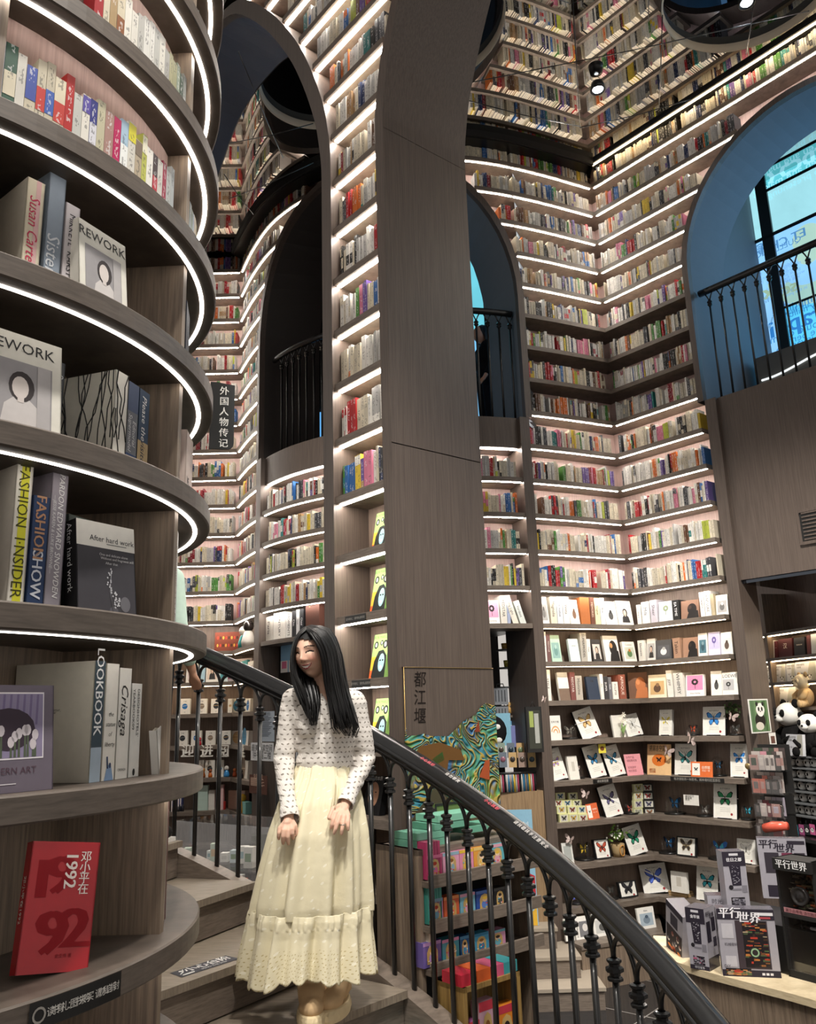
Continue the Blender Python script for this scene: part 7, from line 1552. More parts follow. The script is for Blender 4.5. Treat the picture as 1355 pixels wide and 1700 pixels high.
# ------------------------------------------------------------------ mural panel, box stand and the passage
def mural():
    m, nt, p = newmat('painted_landscape'); L = nt.links.new; tc = N(nt, 'ShaderNodeTexCoord'); nz = N(nt, 'ShaderNodeTexNoise'); nz.inputs['Scale'].default_value = 4.2; nz.inputs['Detail'].default_value = 2; nz.inputs['Distortion'].default_value = 1.2; L(tc.outputs['Object'], nz.inputs[0])
    a = N(nt, 'ShaderNodeMath', operation='MULTIPLY'); a.inputs[1].default_value = 130; L(nz.outputs[0], a.inputs[0]); s = N(nt, 'ShaderNodeMath', operation='SINE'); L(a.outputs[0], s.inputs[0]); g = N(nt, 'ShaderNodeMath', operation='GREATER_THAN'); g.inputs[1].default_value = .72; L(s.outputs[0], g.inputs[0])
    b = N(nt, 'ShaderNodeMath', operation='MULTIPLY'); b.inputs[1].default_value = 2.6; L(nz.outputs[0], b.inputs[0]); n2 = N(nt, 'ShaderNodeTexNoise'); n2.inputs['Scale'].default_value = 7; n2.inputs['Detail'].default_value = 3; L(tc.outputs['Object'], n2.inputs[0]); c = N(nt, 'ShaderNodeMath', operation='MULTIPLY_ADD'); c.inputs[1].default_value = 1.4; L(n2.outputs[0], c.inputs[0]); L(b.outputs[0], c.inputs[2]); f = N(nt, 'ShaderNodeMath', operation='FRACT'); L(c.outputs[0], f.inputs[0])
    r = N(nt, 'ShaderNodeValToRGB'); cs = [(0, '2f6d8c'), (.16, '3f8c84'), (.3, '5f8f3c'), (.42, '8a7a34'), (.55, '4a7fb0'), (.7, '2f5f8a'), (.82, '6b5a34'), (.92, '4f9a7c'), (1, '2f6d8c')]; e = r.color_ramp.elements; e[0].color = (*lin(cs[0][1]), 1); e[1].color = (*lin(cs[-1][1]), 1); e[0].position = 0; e[1].position = 1
    for q, k in cs[1:-1]: x = e.new(q); x.color = (*lin(k), 1)
    L(f.outputs[0], r.inputs[0]); mx = N(nt, 'ShaderNodeMix', data_type='RGBA'); mx.inputs['B'].default_value = (*lin('b09a4a'), 1); L(r.outputs[0], mx.inputs['A']); L(g.outputs[0], mx.inputs['Factor']); L(mx.outputs['Result'], p.inputs['Base Color']); bp = N(nt, 'ShaderNodeBump'); bp.inputs['Distance'].default_value = .006; L(s.outputs[0], bp.inputs['Height']); L(bp.outputs[0], p.inputs['Normal']); p.inputs['Roughness'].default_value = .45; return m
MUR = mural()
def jp(px, py, off=.012): return at_v(px, py, V0-off)
u0, u1_, zt, zb = 2.735, 3.385, float(jp(735, 1108)[2]), float(jp(735, 1440)[2])
rt = empty('mural_panel', uv(2.74, V0, zb), 0, 'tall brown panel with a raised teal and gold mountain landscape on the pier', 'mural')
m = MB(); v_ = V0-.004
pz = lambda u, z, o=.0: uv(u, V0-.012-o, z)
m.quad([pz(u0, zb), pz(u1_, zb), pz(u1_, zt), pz(u0, zt)], PANEL); m.quad([pz(u0, zt), pz(u1_, zt), uv(u1_, V0, zt), uv(u0, V0, zt)], PANEL); attach(m.build('board'), rt)
ridge = [(660, 1207), (672, 1222), (690, 1221), (704, 1218), (716, 1222), (745, 1222), (757, 1210), (766, 1200), (778, 1192), (790, 1186), (798, 1174), (806, 1167), (812, 1172)]
top = [jp(*p, .02) for p in ridge]; top[0] = pz(u0+.004, float(top[0][2]), .008); top[-1] = pz(u1_-.004, float(top[-1][2]), .008); m = MB(); V = []
for p in top: V += [p, np.array([p[0], p[1], zb])]
m.add(V, [(2*i, 2*i+1, 2*i+3, 2*i+2) for i in range(len(top)-1)], MUR); attach(m.build('landscape'), rt)
for q, (pts, c) in enumerate([([(695, 1240), (730, 1232), (765, 1245), (772, 1262), (745, 1262), (742, 1285), (725, 1275), (700, 1282), (690, 1262)], '6b4a24'), ([(665, 1400), (690, 1350), (720, 1310), (745, 1300), (735, 1340), (705, 1390)], '4a4634'), ([(796, 1290), (806, 1262), (813, 1262), (813, 1295)], 'a8502c'), ([(788, 1215), (795, 1195), (797, 1215)], '8a3f28'), ([(718, 1260), (735, 1248), (738, 1262), (722, 1270)], '3f8c4a'), ([(775, 1330), (795, 1345), (812, 1400), (790, 1400)], '55503a')]):
    m = MB(); P = [jp(a, b, .028) for a, b in pts]; m.add(P, [tuple(range(len(P)))], PAPER, c); attach(m.build('raised_relief'), rt)
m = MB()
for ch, py in (('都', 1128), ('江', 1158), ('堰', 1189)): m.text(ch, jp(697, py, .0145), (*EV, 0), (0, 0, 1), .085, '1c1613', italic=.08)
m.tube([pz(u0+.002, zb, .003), pz(u0+.002, zt-.002, .003), pz(u1_-.002, zt-.002, .003)], .003, flat('gold_edge', 'a08450', .35, .6), n=4); attach(m.build('lettering'), rt)
# stepped stand of story boxes
VF = 2.97; ua, ub = 2.54, 3.22
def st(px, py, v=VF): return at_v(px, py, v)
rt = empty('box_stand', uv(2.88, 3.15, 0), 0, 'brown ledge stand filled with bright boxed figures below the mural', 'stand')
BX = lambda m, a, b, mat, col=(.8, .8, .8): m.box(a, b, mat, col, X=Matrix(((EV[0], DV[0], 0, 0), (EV[1], DV[1], 0, 0), (0, 0, 1, 0), (0, 0, 0, 1))))
TZ3 = [float(st(765, y)[2]) for y in (1453, 1526, 1596)]; TOPZ = float(st(765, 1394, 3.1)[2])
m = MB(); BX(m, (ua-.01, 3.02, 0), (ua+.015, 3.33, TOPZ), WOOD); BX(m, (ub-.0, 3.02, 0), (ub+.025, 3.33, TOPZ), WOOD); attach(m.build('side_panel'), rt); m = MB(); BX(m, (ua, 3.30, 0), (ub, 3.33, TOPZ), BLACKM); attach(m.build('back_panel'), rt); m = MB(); BX(m, (ua-.01, 3.02, TOPZ-.025), (ub+.025, 3.33, TOPZ), WOODH); attach(m.build('top_board'), rt)
for z in TZ3: m = MB(); BX(m, (ua+.005, VF, z-.03), (ub+.03, 3.30, z-.005), WOODH); BX(m, (ua+.005, VF-.012, z-.03), (ub+.03, VF+.006, z+.022), WOODH); attach(m.build('ledge'), rt)
def story(uA, uB, v, z, h, c, c2, label, seed, d=.05, win=True, group='boxed figures on the stand'):
    w = uB-uA; m = MB(); m.box((0, 0, 0), (w, d, h), GLOSSY, c); e = -.0007
    if win:
        m.quad([(w*.0, e, h*.86), (w, e, h*.86), (w, e, h), (0, e, h)], GLOSSY, c2); rg = random.Random(seed); m.quad([(w*a, e*1.3, h*b) for a, b in ((.2, .12), (.8, .12), (.8, .6), (.7, .78), (.5, .84), (.3, .78), (.2, .6))], GLOSSY, 'c9a86a')
        disc(m, w*.5, h*.34, w*.2, h*.2, c2, e*1.6); disc(m, w*.5, h*.58, w*.15, h*.12, rg.choice(['e8c8a8', 'd8b090']), e*2); disc(m, w*.5, h*.64, w*.14, h*.08, rg.choice(['8a5a2c', '2a2020', 'd9b040', 'a83a2c']), e*2.2)
        for _ in range(7): disc(m, w*rg.uniform(.22, .78), h*rg.uniform(.14, .5), w*.05, h*.035, rg.choice(['e8b83c', 'd9505c', '5ab0c8', 'f0e6d0']), e*2.6, 7)
    p = uv(uA, v, z); o = put(m.build('story_box'), Matrix(((EV[0], DV[0], 0, p[0]), (EV[1], DV[1], 0, p[1]), (0, 0, 1, p[2]), (0, 0, 0, 1)))); tag(o, label, 'box', group); return o
rows = [(0, 1405, [(710, 734, 'c04a78', 'd9709a', 'magenta'), (736, 763, 'd99ab4', '8fb0c0', 'pale pink'), (764, 787, 'd98aa8', 'e0b83c', 'pink and yellow'), (788, 813, 'dd9a3c', 'e6c070', 'orange'), (815, 839, '5aa8b4', 'd9a0b0', 'turquoise')]), (1, 1478, [(713, 736, 'd08aac', '7a9ab0', 'rose'), (738, 763, 'd0603c', 'e08a50', 'red-orange'), (765, 790, '7ab4c8', 'd9a0b8', 'sky blue and pink'), (792, 820, '2f4f9c', '5a7ac0', 'royal blue'), (822, 841, '26282c', '4a4a4a', 'black')]), (2, 1548, [(703, 733, '6a5a9c', 'b08ac0', 'violet'), (735, 763, '4a98a8', 'd08ab0', 'teal and rose'), (765, 780, '2a5a8c', '4a88b0', 'deep blue'), (788, 813, '4a9cc0', '2f7fa8', 'bright blue'), (815, 841, 'cf94b4', '6aa8b8', 'pink and teal')])]
for r, yt, L in rows:
    for q, (x0, x1, c, c2, nm) in enumerate(L):
        a, b = st(x0, yt+40, VF+.03), st(x1, yt+40, VF+.03); h = float(st((x0+x1)/2, yt+(780-(x0+x1)/2)*.18+4, VF+.03)[2])-TZ3[r]; story(float(a[:2]@EV), float(b[:2]@EV), VF+.03, TZ3[r], h, c, c2, f'{nm} windowed box on the {["top", "middle", "lowest"][r]} ledge of the stand', r*10+q)
    for q in range(5 if r < 2 else 2):
        c = ['b8406c', '3f8f84', 'd8ccb4'][r]; U_ = ua+.02+q*.017; story(U_, U_+.015, VF+.03, TZ3[r], .155, c, c, f'thin {["magenta", "teal", "cream"][r]} box edge-on at the near end of the {["top", "middle", "lowest"][r]} ledge', q, d=.12, win=False, group=f'{["magenta", "teal", "cream"][r]} boxes edge-on')
for q, (x0, x1, yb, hz, c) in enumerate([(688, 735, 1424, .03, '6aa890'), (688, 735, 1415, .03, '74b39a'), (718, 775, 1409, .028, '6aa890'), (724, 800, 1400, .03, '7fbca2'), (770, 835, 1408, .028, '66a48c')]):
    a, b = st(x0, yb, 3.08), st(x1, yb-(x1-x0)*.2, 3.08); z = TOPZ+[0, .032, 0.064, .096, .03][q]; ua_, ub_ = float(a[:2]@EV), float(b[:2]@EV); m = MB(); m.box((0, 0, 0), (ub_-ua_, .16, hz), PAPER, c); p = uv(max(ua_, ua), 3.06, z); o = put(m.build('mint_box'), Matrix(((EV[0], DV[0], 0, p[0]), (EV[1], DV[1], 0, p[1]), (0, 0, 1, p[2]), (0, 0, 0, 1)))); tag(o, f'flat mint green box on top of the stand, {["lowest near", "upper near", "middle", "topmost", "far"][q]} one', 'box', 'flat mint boxes')
a = st(724, 1392, 3.2); m = MB(); m.box((0, 0, 0), (.2, .02, .11), PAPER, '5a6a3c'); m.box((.0, -.003, 0), (.2, 0, .012), BLACKM); m.box((0, -.003, .1), (.2, 0, .112), BLACKM); m.box((0, -.003, 0), (.01, 0, .11), BLACKM); m.box((.19, -.003, 0), (.2, 0, .11), BLACKM)
o = put(m.build('framed_picture'), Matrix(((EV[0], DV[0], 0, a[0]), (EV[1], DV[1], 0, a[1]), (0, 0, 1, TOPZ+.05), (0, 0, 0, 1)))); tag(o, 'small black-framed green picture propped on the stand top before the mural', 'picture')
# crate at the foot of the stand
zc = max(.05, float(st(800, 1700, 2.85)[2])); zt_c = float(st(800, 1628, 2.80)[2]); m = MB(); uA, uB = float(st(764, 1640, 2.80)[:2]@EV), float(st(858, 1620, 2.80)[:2]@EV); CR_ = wood('crate_wood', '7a5f34', 'a5854c')
rt = empty('wooden_crate', uv((uA+uB)/2, 2.85, 0), 0, 'honey-coloured wooden crate at the foot of the stand', 'crate')
for a, b in (((uA, 2.78, 0), (uA+.02, 2.95, zt_c)), ((uB-.02, 2.78, 0), (uB, 2.95, zt_c)), ((uA, 2.78, zt_c-.02), (uB, 2.95, zt_c)), ((uA, 2.94, 0), (uB, 2.95, zt_c)), ((uA, 2.78, zt_c-.36), (uB, 2.95, zt_c-.34))): m = MB(); BX(m, a, b, CR_); attach(m.build('board'), rt)
for q, (f0, f1, c, nm) in enumerate([(.0, .26, 'b8283a', 'crimson'), (.27, .52, 'd9622c', 'orange'), (.5, .76, 'c8587a', 'rose'), (.74, 1.0, '3f9aa0', 'teal')]): story(uA+(uB-uA)*f0, uA+(uB-uA)*f1-.004, 2.79, zt_c, .045, c, c, f'{nm} box lying on the honey-coloured crate', 60+q, d=.12, win=False, group='boxes lying on the crate')
for q, (f0, f1, c, nm, h) in enumerate([(.06, .3, '8a4a7a', 'plum', .2), (.3, .58, 'c9a0b0', 'dusty pink', .26), (.6, .95, 'd9822c', 'amber', .22)]): story(uA+(uB-uA)*f0, uA+(uB-uA)*f1, 2.80, zt_c-.34, h, c, 'c23a4a', f'{nm} windowed box standing inside the crate', 70+q, group='boxes inside the crate')
for q in range(3): story(uA-.24+q*.03, uA-.215+q*.03, 2.86, zt_c-.42, .24, '4a9ca4', '4a9ca4', f'thin turquoise box edge-on beside the crate, {ORD[q]} of three', q, d=.12, win=False, group='turquoise boxes by the crate')
story(uA-.15, uA-.02, 2.86, zt_c-.42, .24, '4a9ca4', 'd0e0dc', 'turquoise windowed box beside the crate', 91)
# tall blue notice standing right of the stand
A = at(822, 1500, 7.75); m = MB(); A[2] = .482; h = float(at(822, 1345, 7.75)[2]-A[2]); w = .36; X = Matrix.Translation((A[0], A[1], A[2])) @ RZ(-6); m.box((0, 0, 0), (w, .01, h), PAPER, '8fbcd4'); m.text('图书+文创', (w*.5, -.0012, h*.86), (1, 0, 0), (0, 0, 1), w*.18, 'f0f4f6'); m.text('00', (w*.45, -.0012, h*.66), (1, 0, 0), (0, 0, 1), w*.5, '1f2f4c', bold=.03); m.text('元', (w*.82, -.0012, h*.56), (1, 0, 0), (0, 0, 1), w*.18, '1f2f4c')
m.quad([(w*a, -.0011, h*b) for a, b in ((.55, .3), (.75, .46), (.98, .42), (.98, .26), (.6, .2))], PAPER, 'b5303c'); m.quad([(w*a, -.0011, h*b) for a, b in ((.62, 0), (.98, .16), (.98, 0))], PAPER, 'e0b03c'); o = put(m.build('notice_board'), X); tag(o, 'pale blue standing notice with a red book, right of the stand', 'notice')
# passage under the balcony: mirrored pillar, round shelves, bags, tassels
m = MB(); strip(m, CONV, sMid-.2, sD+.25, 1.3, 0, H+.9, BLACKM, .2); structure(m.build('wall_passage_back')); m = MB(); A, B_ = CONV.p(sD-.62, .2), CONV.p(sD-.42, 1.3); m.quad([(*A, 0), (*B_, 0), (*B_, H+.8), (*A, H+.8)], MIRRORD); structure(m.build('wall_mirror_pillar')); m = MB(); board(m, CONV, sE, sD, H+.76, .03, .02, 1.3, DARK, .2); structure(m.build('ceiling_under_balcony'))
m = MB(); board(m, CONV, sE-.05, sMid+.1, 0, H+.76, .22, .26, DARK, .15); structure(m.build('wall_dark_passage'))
def pas(px, py, off): s_, z = CONV.hit(px, py, off); return np.array([*CONV.p(s_, off), z])
for q, (px, py) in enumerate([(845, 1078), (846, 1108), (846, 1140), (847, 1171), (848, 1202)]):
    p = pas(px, py, .7); m = MB(); m.lathe([(.0, 0), (.13, 0), (.13, .012), (0, .012)], flat('grey_shelf', '8a8d92', .4) if q == 0 else MATS['grey_shelf'], n=28, c=(0, 0, -.012)); o = m.build('round_shelf'); o.location = p; tag(o, f'small round grey shelf in the passage, {ORD[q]} from the top of five', 'shelf', 'round shelves in the passage')
for q, (px, py, c, nm, h) in enumerate([(838, 1077, 'c8a050', 'small gold tin on the top round shelf', .05), (842, 1107, 'b5a84a', 'yellow and white packet on the second round shelf', .06), (850, 1139, '6a2a34', 'dark red cup on the third round shelf', .12)]):
    p = pas(px, py, .62); m = MB(); m.lathe([(0, 0), (.028, 0), (.034, h), (.030, h+.004), (0, h+.004)], GLOSSY, c, n=16); o = m.build('tin'); o.location = p; tag(o, nm, 'tin')
for q, (px, py) in enumerate([(832, 1170), (833, 1201)]):
    p = pas(px, py, .62); m = MB(); m.box((-.07, -.03, 0), (.07, .03, .16), CLOTH, '8a8d92'); 
    for k in range(4): m.box((-.055+.03*k, -.034, .03), (-.045+.03*k, -.03, .14), CLOTH, '55585c')
    m.tube([(-.04, 0, .16), (-.03, 0, .2), (.03, 0, .2), (.04, 0, .16)], .005, CLOTH, '6a6d70', n=6); o = m.build('gift_bag'); o.location = p; tag(o, f'grey striped gift bag in the passage, {"upper" if q == 0 else "lower"} of two', 'bag', 'grey gift bags')
p = pas(818, 1240, .35); m = MB(); m.ball((0, 0, .14), (.14, .05, .15), CLOTH, '1c1c1e', 18); o = m.build('cushion'); m = MB()
for x, z in ((-.05, .22), (.05, .18), (-.02, .09), (.06, .06)): m.ball((x, -.046, z), (.03, .008, .025), CLOTH, 'e8e6e0', 10)
m.build('cat_pattern', o); o.location = p; tag(o, 'black cushion patterned with white cats', 'cushion')
p = pas(829, 1238, .5); m = MB(); m.box((-.06, 0, 0), (.12, .02, .3), PAPER, '8fc4dc'); o = m.build('calendar'); o.location = p; tag(o, 'light blue folder standing behind the cat cushion', 'folder')
p = pas(862, 1240, .5); m = MB(); m.box((-.09, 0, 0), (.09, .02, .2), PAPER, '7f84b8'); m.box((-.02, -.001, .1), (.02, 0, .16), PAPER, '3f4478'); o = m.build('picture_card'); o.location = p; tag(o, 'violet card with a dark emblem in the passage', 'card')
for q, (px, c) in enumerate([(849, '6aa0c8'), (861, 'd8c84a'), (871, 'd9c23c')]): p = pas(px, 1218, .6); m = MB(); m.box((-.04, -.02, 0), (.04, .02, .12), GLOSSY, c); m.box((-.025, -.021, .02), (.025, -.02, .08), GLOSSY, 'f0ece0'); o = m.build('toy_box'); o.location = p; tag(o, f'little {["blue", "pale yellow", "golden"][q]} toy box on the passage shelf', 'box')
for q, (px, c) in enumerate([(846, 'c9a060'), (858, '3f8fc8'), (869, 'c9a84a')]): p = pas(px, 1184, .6); m = MB(); m.lathe([(0, 0), (.025, 0), (.02, .05), (.012, .06), (.022, .08), (.016, .10), (0, .105)], GLOSSY, c, n=14); o = m.build('figurine'); o.location = p; tag(o, f'small {["tan", "blue", "gold"][q]} figurine on the upper passage shelf', 'figurine')
for y, nm in ((1187, 'upper'), (1221, 'lower')): A, B_ = pas(840, y, .6), pas(882, y, .6); m = MB(); board(m, Path([A[:2], B_[:2]]), 0, float(np.linalg.norm((B_-A)[:2])), A[2]-.025, .02, -.05, .12, WOODH); o = m.build('wall_shelf'); tag(o, f'{nm} lit wooden shelf inside the passage', 'shelf', 'wooden shelves in the passage')
# souvenir stand with round charms, tassels and the pale counter under it
for r, y in enumerate((1252, 1268)):
    for q in range(5):
        x = 817+q*16+r*3; p = pas(x, y+6, .12-.05*r); m = MB(); c = ['b59a6a', '8a9a8c', '6a7480', 'c0a070', '9a8478'][(q+r) % 5]; m.box((-.035, 0, 0), (.035, .004, .13), PAPER, c); X_ = Matrix.Translation((0, -.001, .07)) @ RX(90); m.lathe([(0, .004), (.022, .004), (.024, 0)], GLOSSY, ['3a3430', '6a7a5c', '4a4038', '8a5a6a', '2a3a44'][(q*2+r) % 5], n=14, X=X_); o = m.build('charm_card'); o.location = p; tag(o, f'round charm on a card, {ORD[q]} from the stand in the {"back" if r == 0 else "front"} row', 'charm', 'charm cards')
A, B_ = pas(814, 1285, .05), pas(889, 1282, .05); rt = empty('tassel_rack', A, 0, 'black rack with a fringe of coloured tassels in the passage', 'rack'); m = MB(); m.tube([A, B_], .012, IRON, n=6); P7 = Path([A[:2], B_[:2]]); board(m, P7, 0, P7.len, A[2]-.14, .05, .02, .2, BLACKM); attach(m.build('bar'), rt)
for q in range(24):
    t_ = (q+.5)/24; p = A*(1-t_)+B_*t_; c = ['c9c4bc', 'c9c4bc', '9a8a80', '2a2a2c', 'd9b84a', '3f7fa8', 'b5506a', '55788a'][(q*5) % 8]; m = MB(); m.tube([p, p+np.array([0, -.005, -.05]), p+np.array([0, -.006, -.16])], [.003, .007, .011], CLOTH, c, n=6); attach(m.build('tassel'), rt)
m = MB(); P8 = Path([CONV.p(sD-1.0, -.02), CONV.p(sD-.02, -.02)]); board(m, P8, 0, P8.len, 0, float(A[2])-.16, .02, .25, wood('lit_counter', '7a6248', '9c8262'), .3); o = m.build('souvenir_counter'); tag(o, 'plain wooden counter front under the tassels', 'counter')
A = at_u(0, 0, 1); s_, z_ = CONV.hit(888, 1211, -.06); a = CONV.p(s_, -.06); w, h = .15, float(CONV.hit(888, 1174, -.06)[1]-CONV.hit(888, 1250, -.06)[1]); m = MB(); m.box((-w/2, 0, -h/2), (w/2, .03, h/2), BLACKM); o = put(m.build('hanging_picture'), Matrix.Translation((*a, z_)) @ RZ(12)); m = MB(); q_2 = lambda a_, b, c, d, col, y: m.quad([(w*a_, y, h*b), (w*c, y, h*b), (w*c, y, h*d), (w*a_, y, h*d)], PAPER, col); q_2(-.38, -.42, .38, .42, '3a3c34', -.001); q_2(-.3, .05, -.05, .4, '9aa85c', -.0015); q_2(.0, -.3, .28, .35, 'a8aaa4', -.0015); m.build('picture', o); m = MB(); m.tube([(-.02, .015, h/2), (0, .015, h/2+.05), (.02, .015, h/2)], .003, IRON, n=5); m.build('hook', o); tag(o, 'black framed picture hanging on the pilaster of the passage', 'picture')
# ------------------------------------------------------------------ lower left: planet boxes, gifts, showcase; people; wires and lamps
FP = FLAT
def lp(x): return FLAT if x < 379 else CONV
def planet(c, band_):
    def f(m, w, h): disc(m, w*.5, h*.5, w*.27, w*.27, c, -.0008); m.quad([(w*.26, -.001, h*.5), (w*.74, -.001, h*.54), (w*.74, -.001, h*.57), (w*.26, -.001, h*.53)], PAPER, band_); m.text('行星', (w*.5, -.001, h*.82), (1, 0, 0), (0, 0, 1), w*.16, '6a6660'); q_(m, w, h, .42, .1, .58, .14, 'b5b0a8')
    return f
PC = [('2f6fae', 'c9d6e0'), ('8a7a6a', 'd9c8b0'), ('3a3c40', 'c8a060'), ('c9a878', '8a6a4c'), ('4a8ab0', '2f5f8a'), ('2a2c30', '7a7a7c')]
for k, xs, yt, nm in ((0, [(298, 315), (326, 343), (350, 367), (378, 386), (388, 396), (398, 405), (407, 415)], 1160, 'upper'), (-1, [(294, 311), (317, 334), (341, 357), (367, 383), (385, 393), (398, 412)], 1213, 'middle'), (-2, [(330, 338), (340, 356), (359, 371), (394, 411)], 1262, 'lower')):
    for q, (x0, x1) in enumerate(xs): cover(lp(x0), k, x0, x1, yt, 'e9e4da', f'cream planet box, {ORD[q]} from the tower on the {nm} planet shelf', planet(*PC[(q+k) % 6]), d=.06, back=-3, off=.08, cat='box', name='planet_box', group='cream planet boxes')
for q, (ch, x) in enumerate(zip('迎进阅读', (311, 343, 370, 402))):
    P_ = lp(x); s_, z_ = P_.hit(x, 1247, .0); a, t, n = P_.frame(s_, .0); m = MB(); m.text(ch, (0, 0, 0), (1, 0, 0), (0, 0, 1), .15, 'efece4', bold=.03); m.text(ch, (0, .012, 0), (1, 0, 0), (0, 0, 1), .15, 'd9d5cc', bold=.03); m.box((-.07, .0, -.062), (.07, .014, -.055), PAPER, 'efece4'); o = put(m.build('cutout_letter'), Matrix(((t[0], n[0], 0, a[0]), (t[1], n[1], 0, a[1]), (0, 0, 1, z_), (0, 0, 0, 1)))); tag(o, f'white cut-out Chinese character on the shelf edge, {ORD[q]} of four', 'letter', 'white cut-out characters')
def figure(P_, k, px, yt, c1, c2, label, off=.06, cat='figurine', name='figurine'):
    X, w, h = surf(P_, k, px-6, px+6, yt, off); w = min(w, h*.55); m = MB(); m.lathe([(0, 0), (w*.45, 0), (w*.5, h*.2), (w*.3, h*.55), (w*.2, h*.6), (0, h*.62)], GLOSSY, c1, n=14); o = put(m.build(name), X); m = MB(); m.ball((0, 0, h*.78), h*.22, GLOSSY, c2, 12); m.build('head', o); tag(o, label, cat)
figure(FP, -1, 331, 1224, 'a8202c', 'b8303c', 'small dark red figure before the second planet box'); figure(FP, -2, 337, 1275, '8a4a20', 'c98a4c', 'brown bottle figure on the lower planet shelf'); figure(FP, -2, 349, 1277, 'c06020', '8a4a2c', 'amber bottle figure on the lower planet shelf'); figure(FP, -2, 376, 1271, '3a8fd0', 'e8e4dc', 'blue and white figure on the lower planet shelf'); figure(CONV, -2, 384, 1274, 'd9602c', 'e07a3c', 'orange figure beside the blue and white one'); figure(CONV, -2, 400, 1277, '24304c', '1c2438', 'dark blue figure nearest the dark passage')
cover(FP, 2, 356, 398, 1049, '7a3a28', 'red-brown box printed with rows of small figures, above the handrail', lambda m, w, h: [disc(m, w*(.12+.11*q), h*(.3+.4*r), w*.035, h*.09, ['d9a040', 'c8402c', '3a2418'][(q+r) % 3], -.0009, 8) for q in range(8) for r in range(2)], d=.1, cat='box', name='gift_box', group=None)
figure(CONV, 2, 405, 1040, '2f8f8c', 'e6ddd0', 'teal gowned figurine under the lowest wavy lit shelf'); figure(CONV, 2, 413, 1030, 'e9e4da', '2a2422', 'white gowned figurine with dark hair, next to the teal one')
for q, (x0, x1, c, a, nm) in enumerate([(309, 328, 'e6e2da', art_woman('d8c8c4', 'FEMME'), 'white cover with a pink dressed woman'), (331, 340, 'a9c8d8', None, 'pale blue spine'), (342, 362, 'e6e2da', art_woman('d9c4b4', 'COVER'), 'white cover with a woman in cream'), (364, 378, 'd4dfe0', art_photo('5aa0a8', '2f6f78', 'c8dfe0'), 'white cover with a teal photo'), (381, 393, 'e4d8dc', art_photo('b8486c', '8a3050', 'e0b0c0'), 'white cover with a crimson photo'), (395, 406, '3f9098', None, 'teal book'), (408, 417, 'e6e4de', art_photo('8a8a8a', '3a3a3a', '5a5a5a'), 'white cover with a grey photo')]): cover(lp(x0), 1, x0, x1, 1092+q, c, f'{nm} on the shelf behind the handrail start', a, group='books behind the handrail')
rg = random.Random(7)
for q, x in enumerate((286, 291, 296, 301)):
    X, w, h = surf(FP, -3, x, x+5, 1318, .05); m = MB(); m.lathe([(0, 0), (.016, 0), (.016, .05), (.008, .06), (.008, .075), (0, .075)], GLOSSY, '22242c', n=10); o = put(m.build('bottle'), X); tag(o, f'tiny dark bottle on the gift shelf, {ORD[q]} from the tower', 'bottle', 'tiny dark bottles')
for q, (x0, x1, yt, c, nm) in enumerate([(285, 303, 1302, '3a3f6a', 'navy striped packet behind the tiny bottles'), (325, 345, 1304, 'bcd2c8', 'pale green printed box on the gift shelf'), (346, 356, 1312, 'e6e2da', 'white box after the pale green one'), (361, 371, 1303, 'd99a9a', 'pink striped tall box on the gift shelf'), (360, 373, 1331, 'b8302c', 'red handbag-shaped box on the gift shelf'), (381, 389, 1310, 'd8b8a4', 'blush box on the gift shelf'), (394, 408, 1330, '7fb8b4', 'turquoise box under the yellow flower'), (398, 407, 1345, 'd8d4cc', 'pale box at the end of the gift shelf')]):
    cover(lp(x0), -3, x0, x1, yt, c, nm, (lambda m, w, h: [q_(m, w, h, .2*i, 0, .2*i+.09, 1, 'f0e4e0') for i in range(5)]) if 'striped' in nm else None, d=.07, off=.05+.02*(q % 3), back=0, cat='box', name='gift_box', group=None)
figure(CONV, -3, 403, 1318, 'e0a030', 'e8b83c', 'yellow flower toy on the turquoise box')
# showcase
A, B_ = at(288, 1362, 7.6), at(462, 1352, 6.7); t = B_-A; t[2] = 0; w = float(np.linalg.norm(t)); t /= w; n = np.array([-t[1], t[0], 0]); zt_s = float(A[2]); X = Matrix(((t[0], n[0], 0, A[0]), (t[1], n[1], 0, A[1]), (0, 0, 1, 0), (0, 0, 0, 1))); rt = empty('glass_showcase', X.translation); rt.matrix_world = X; tag(rt, 'low glass showcase of small gifts behind the stair', 'showcase')
m = MB(); m.box((0, 0, 0), (w, .5, zt_s-.62), WOOD); m.build('cabinet', rt); m = MB(); m.box((.01, .01, zt_s-.34), (w-.01, .49, zt_s-.33), GLASS); m.build('glass_shelf', rt)
m = MB()
for a, b in (((0, 0, zt_s-.62), (w, .006, zt_s)), ((0, .494, zt_s-.62), (w, .5, zt_s)), ((0, 0, zt_s-.006), (w, .5, zt_s)), ((0, 0, zt_s-.62), (.006, .5, zt_s)), ((w-.006, 0, zt_s-.62), (w, .5, zt_s))): m.box(a, b, GLASS)
m.build('glass', rt); m = MB()
for x in (0, w): m.tube([(x, 0, zt_s-.62), (x, 0, zt_s)], .008, flat('steel', 'b8babc', .25, .9) if x == 0 else MATS['steel'], n=6)
m.build('post', rt)
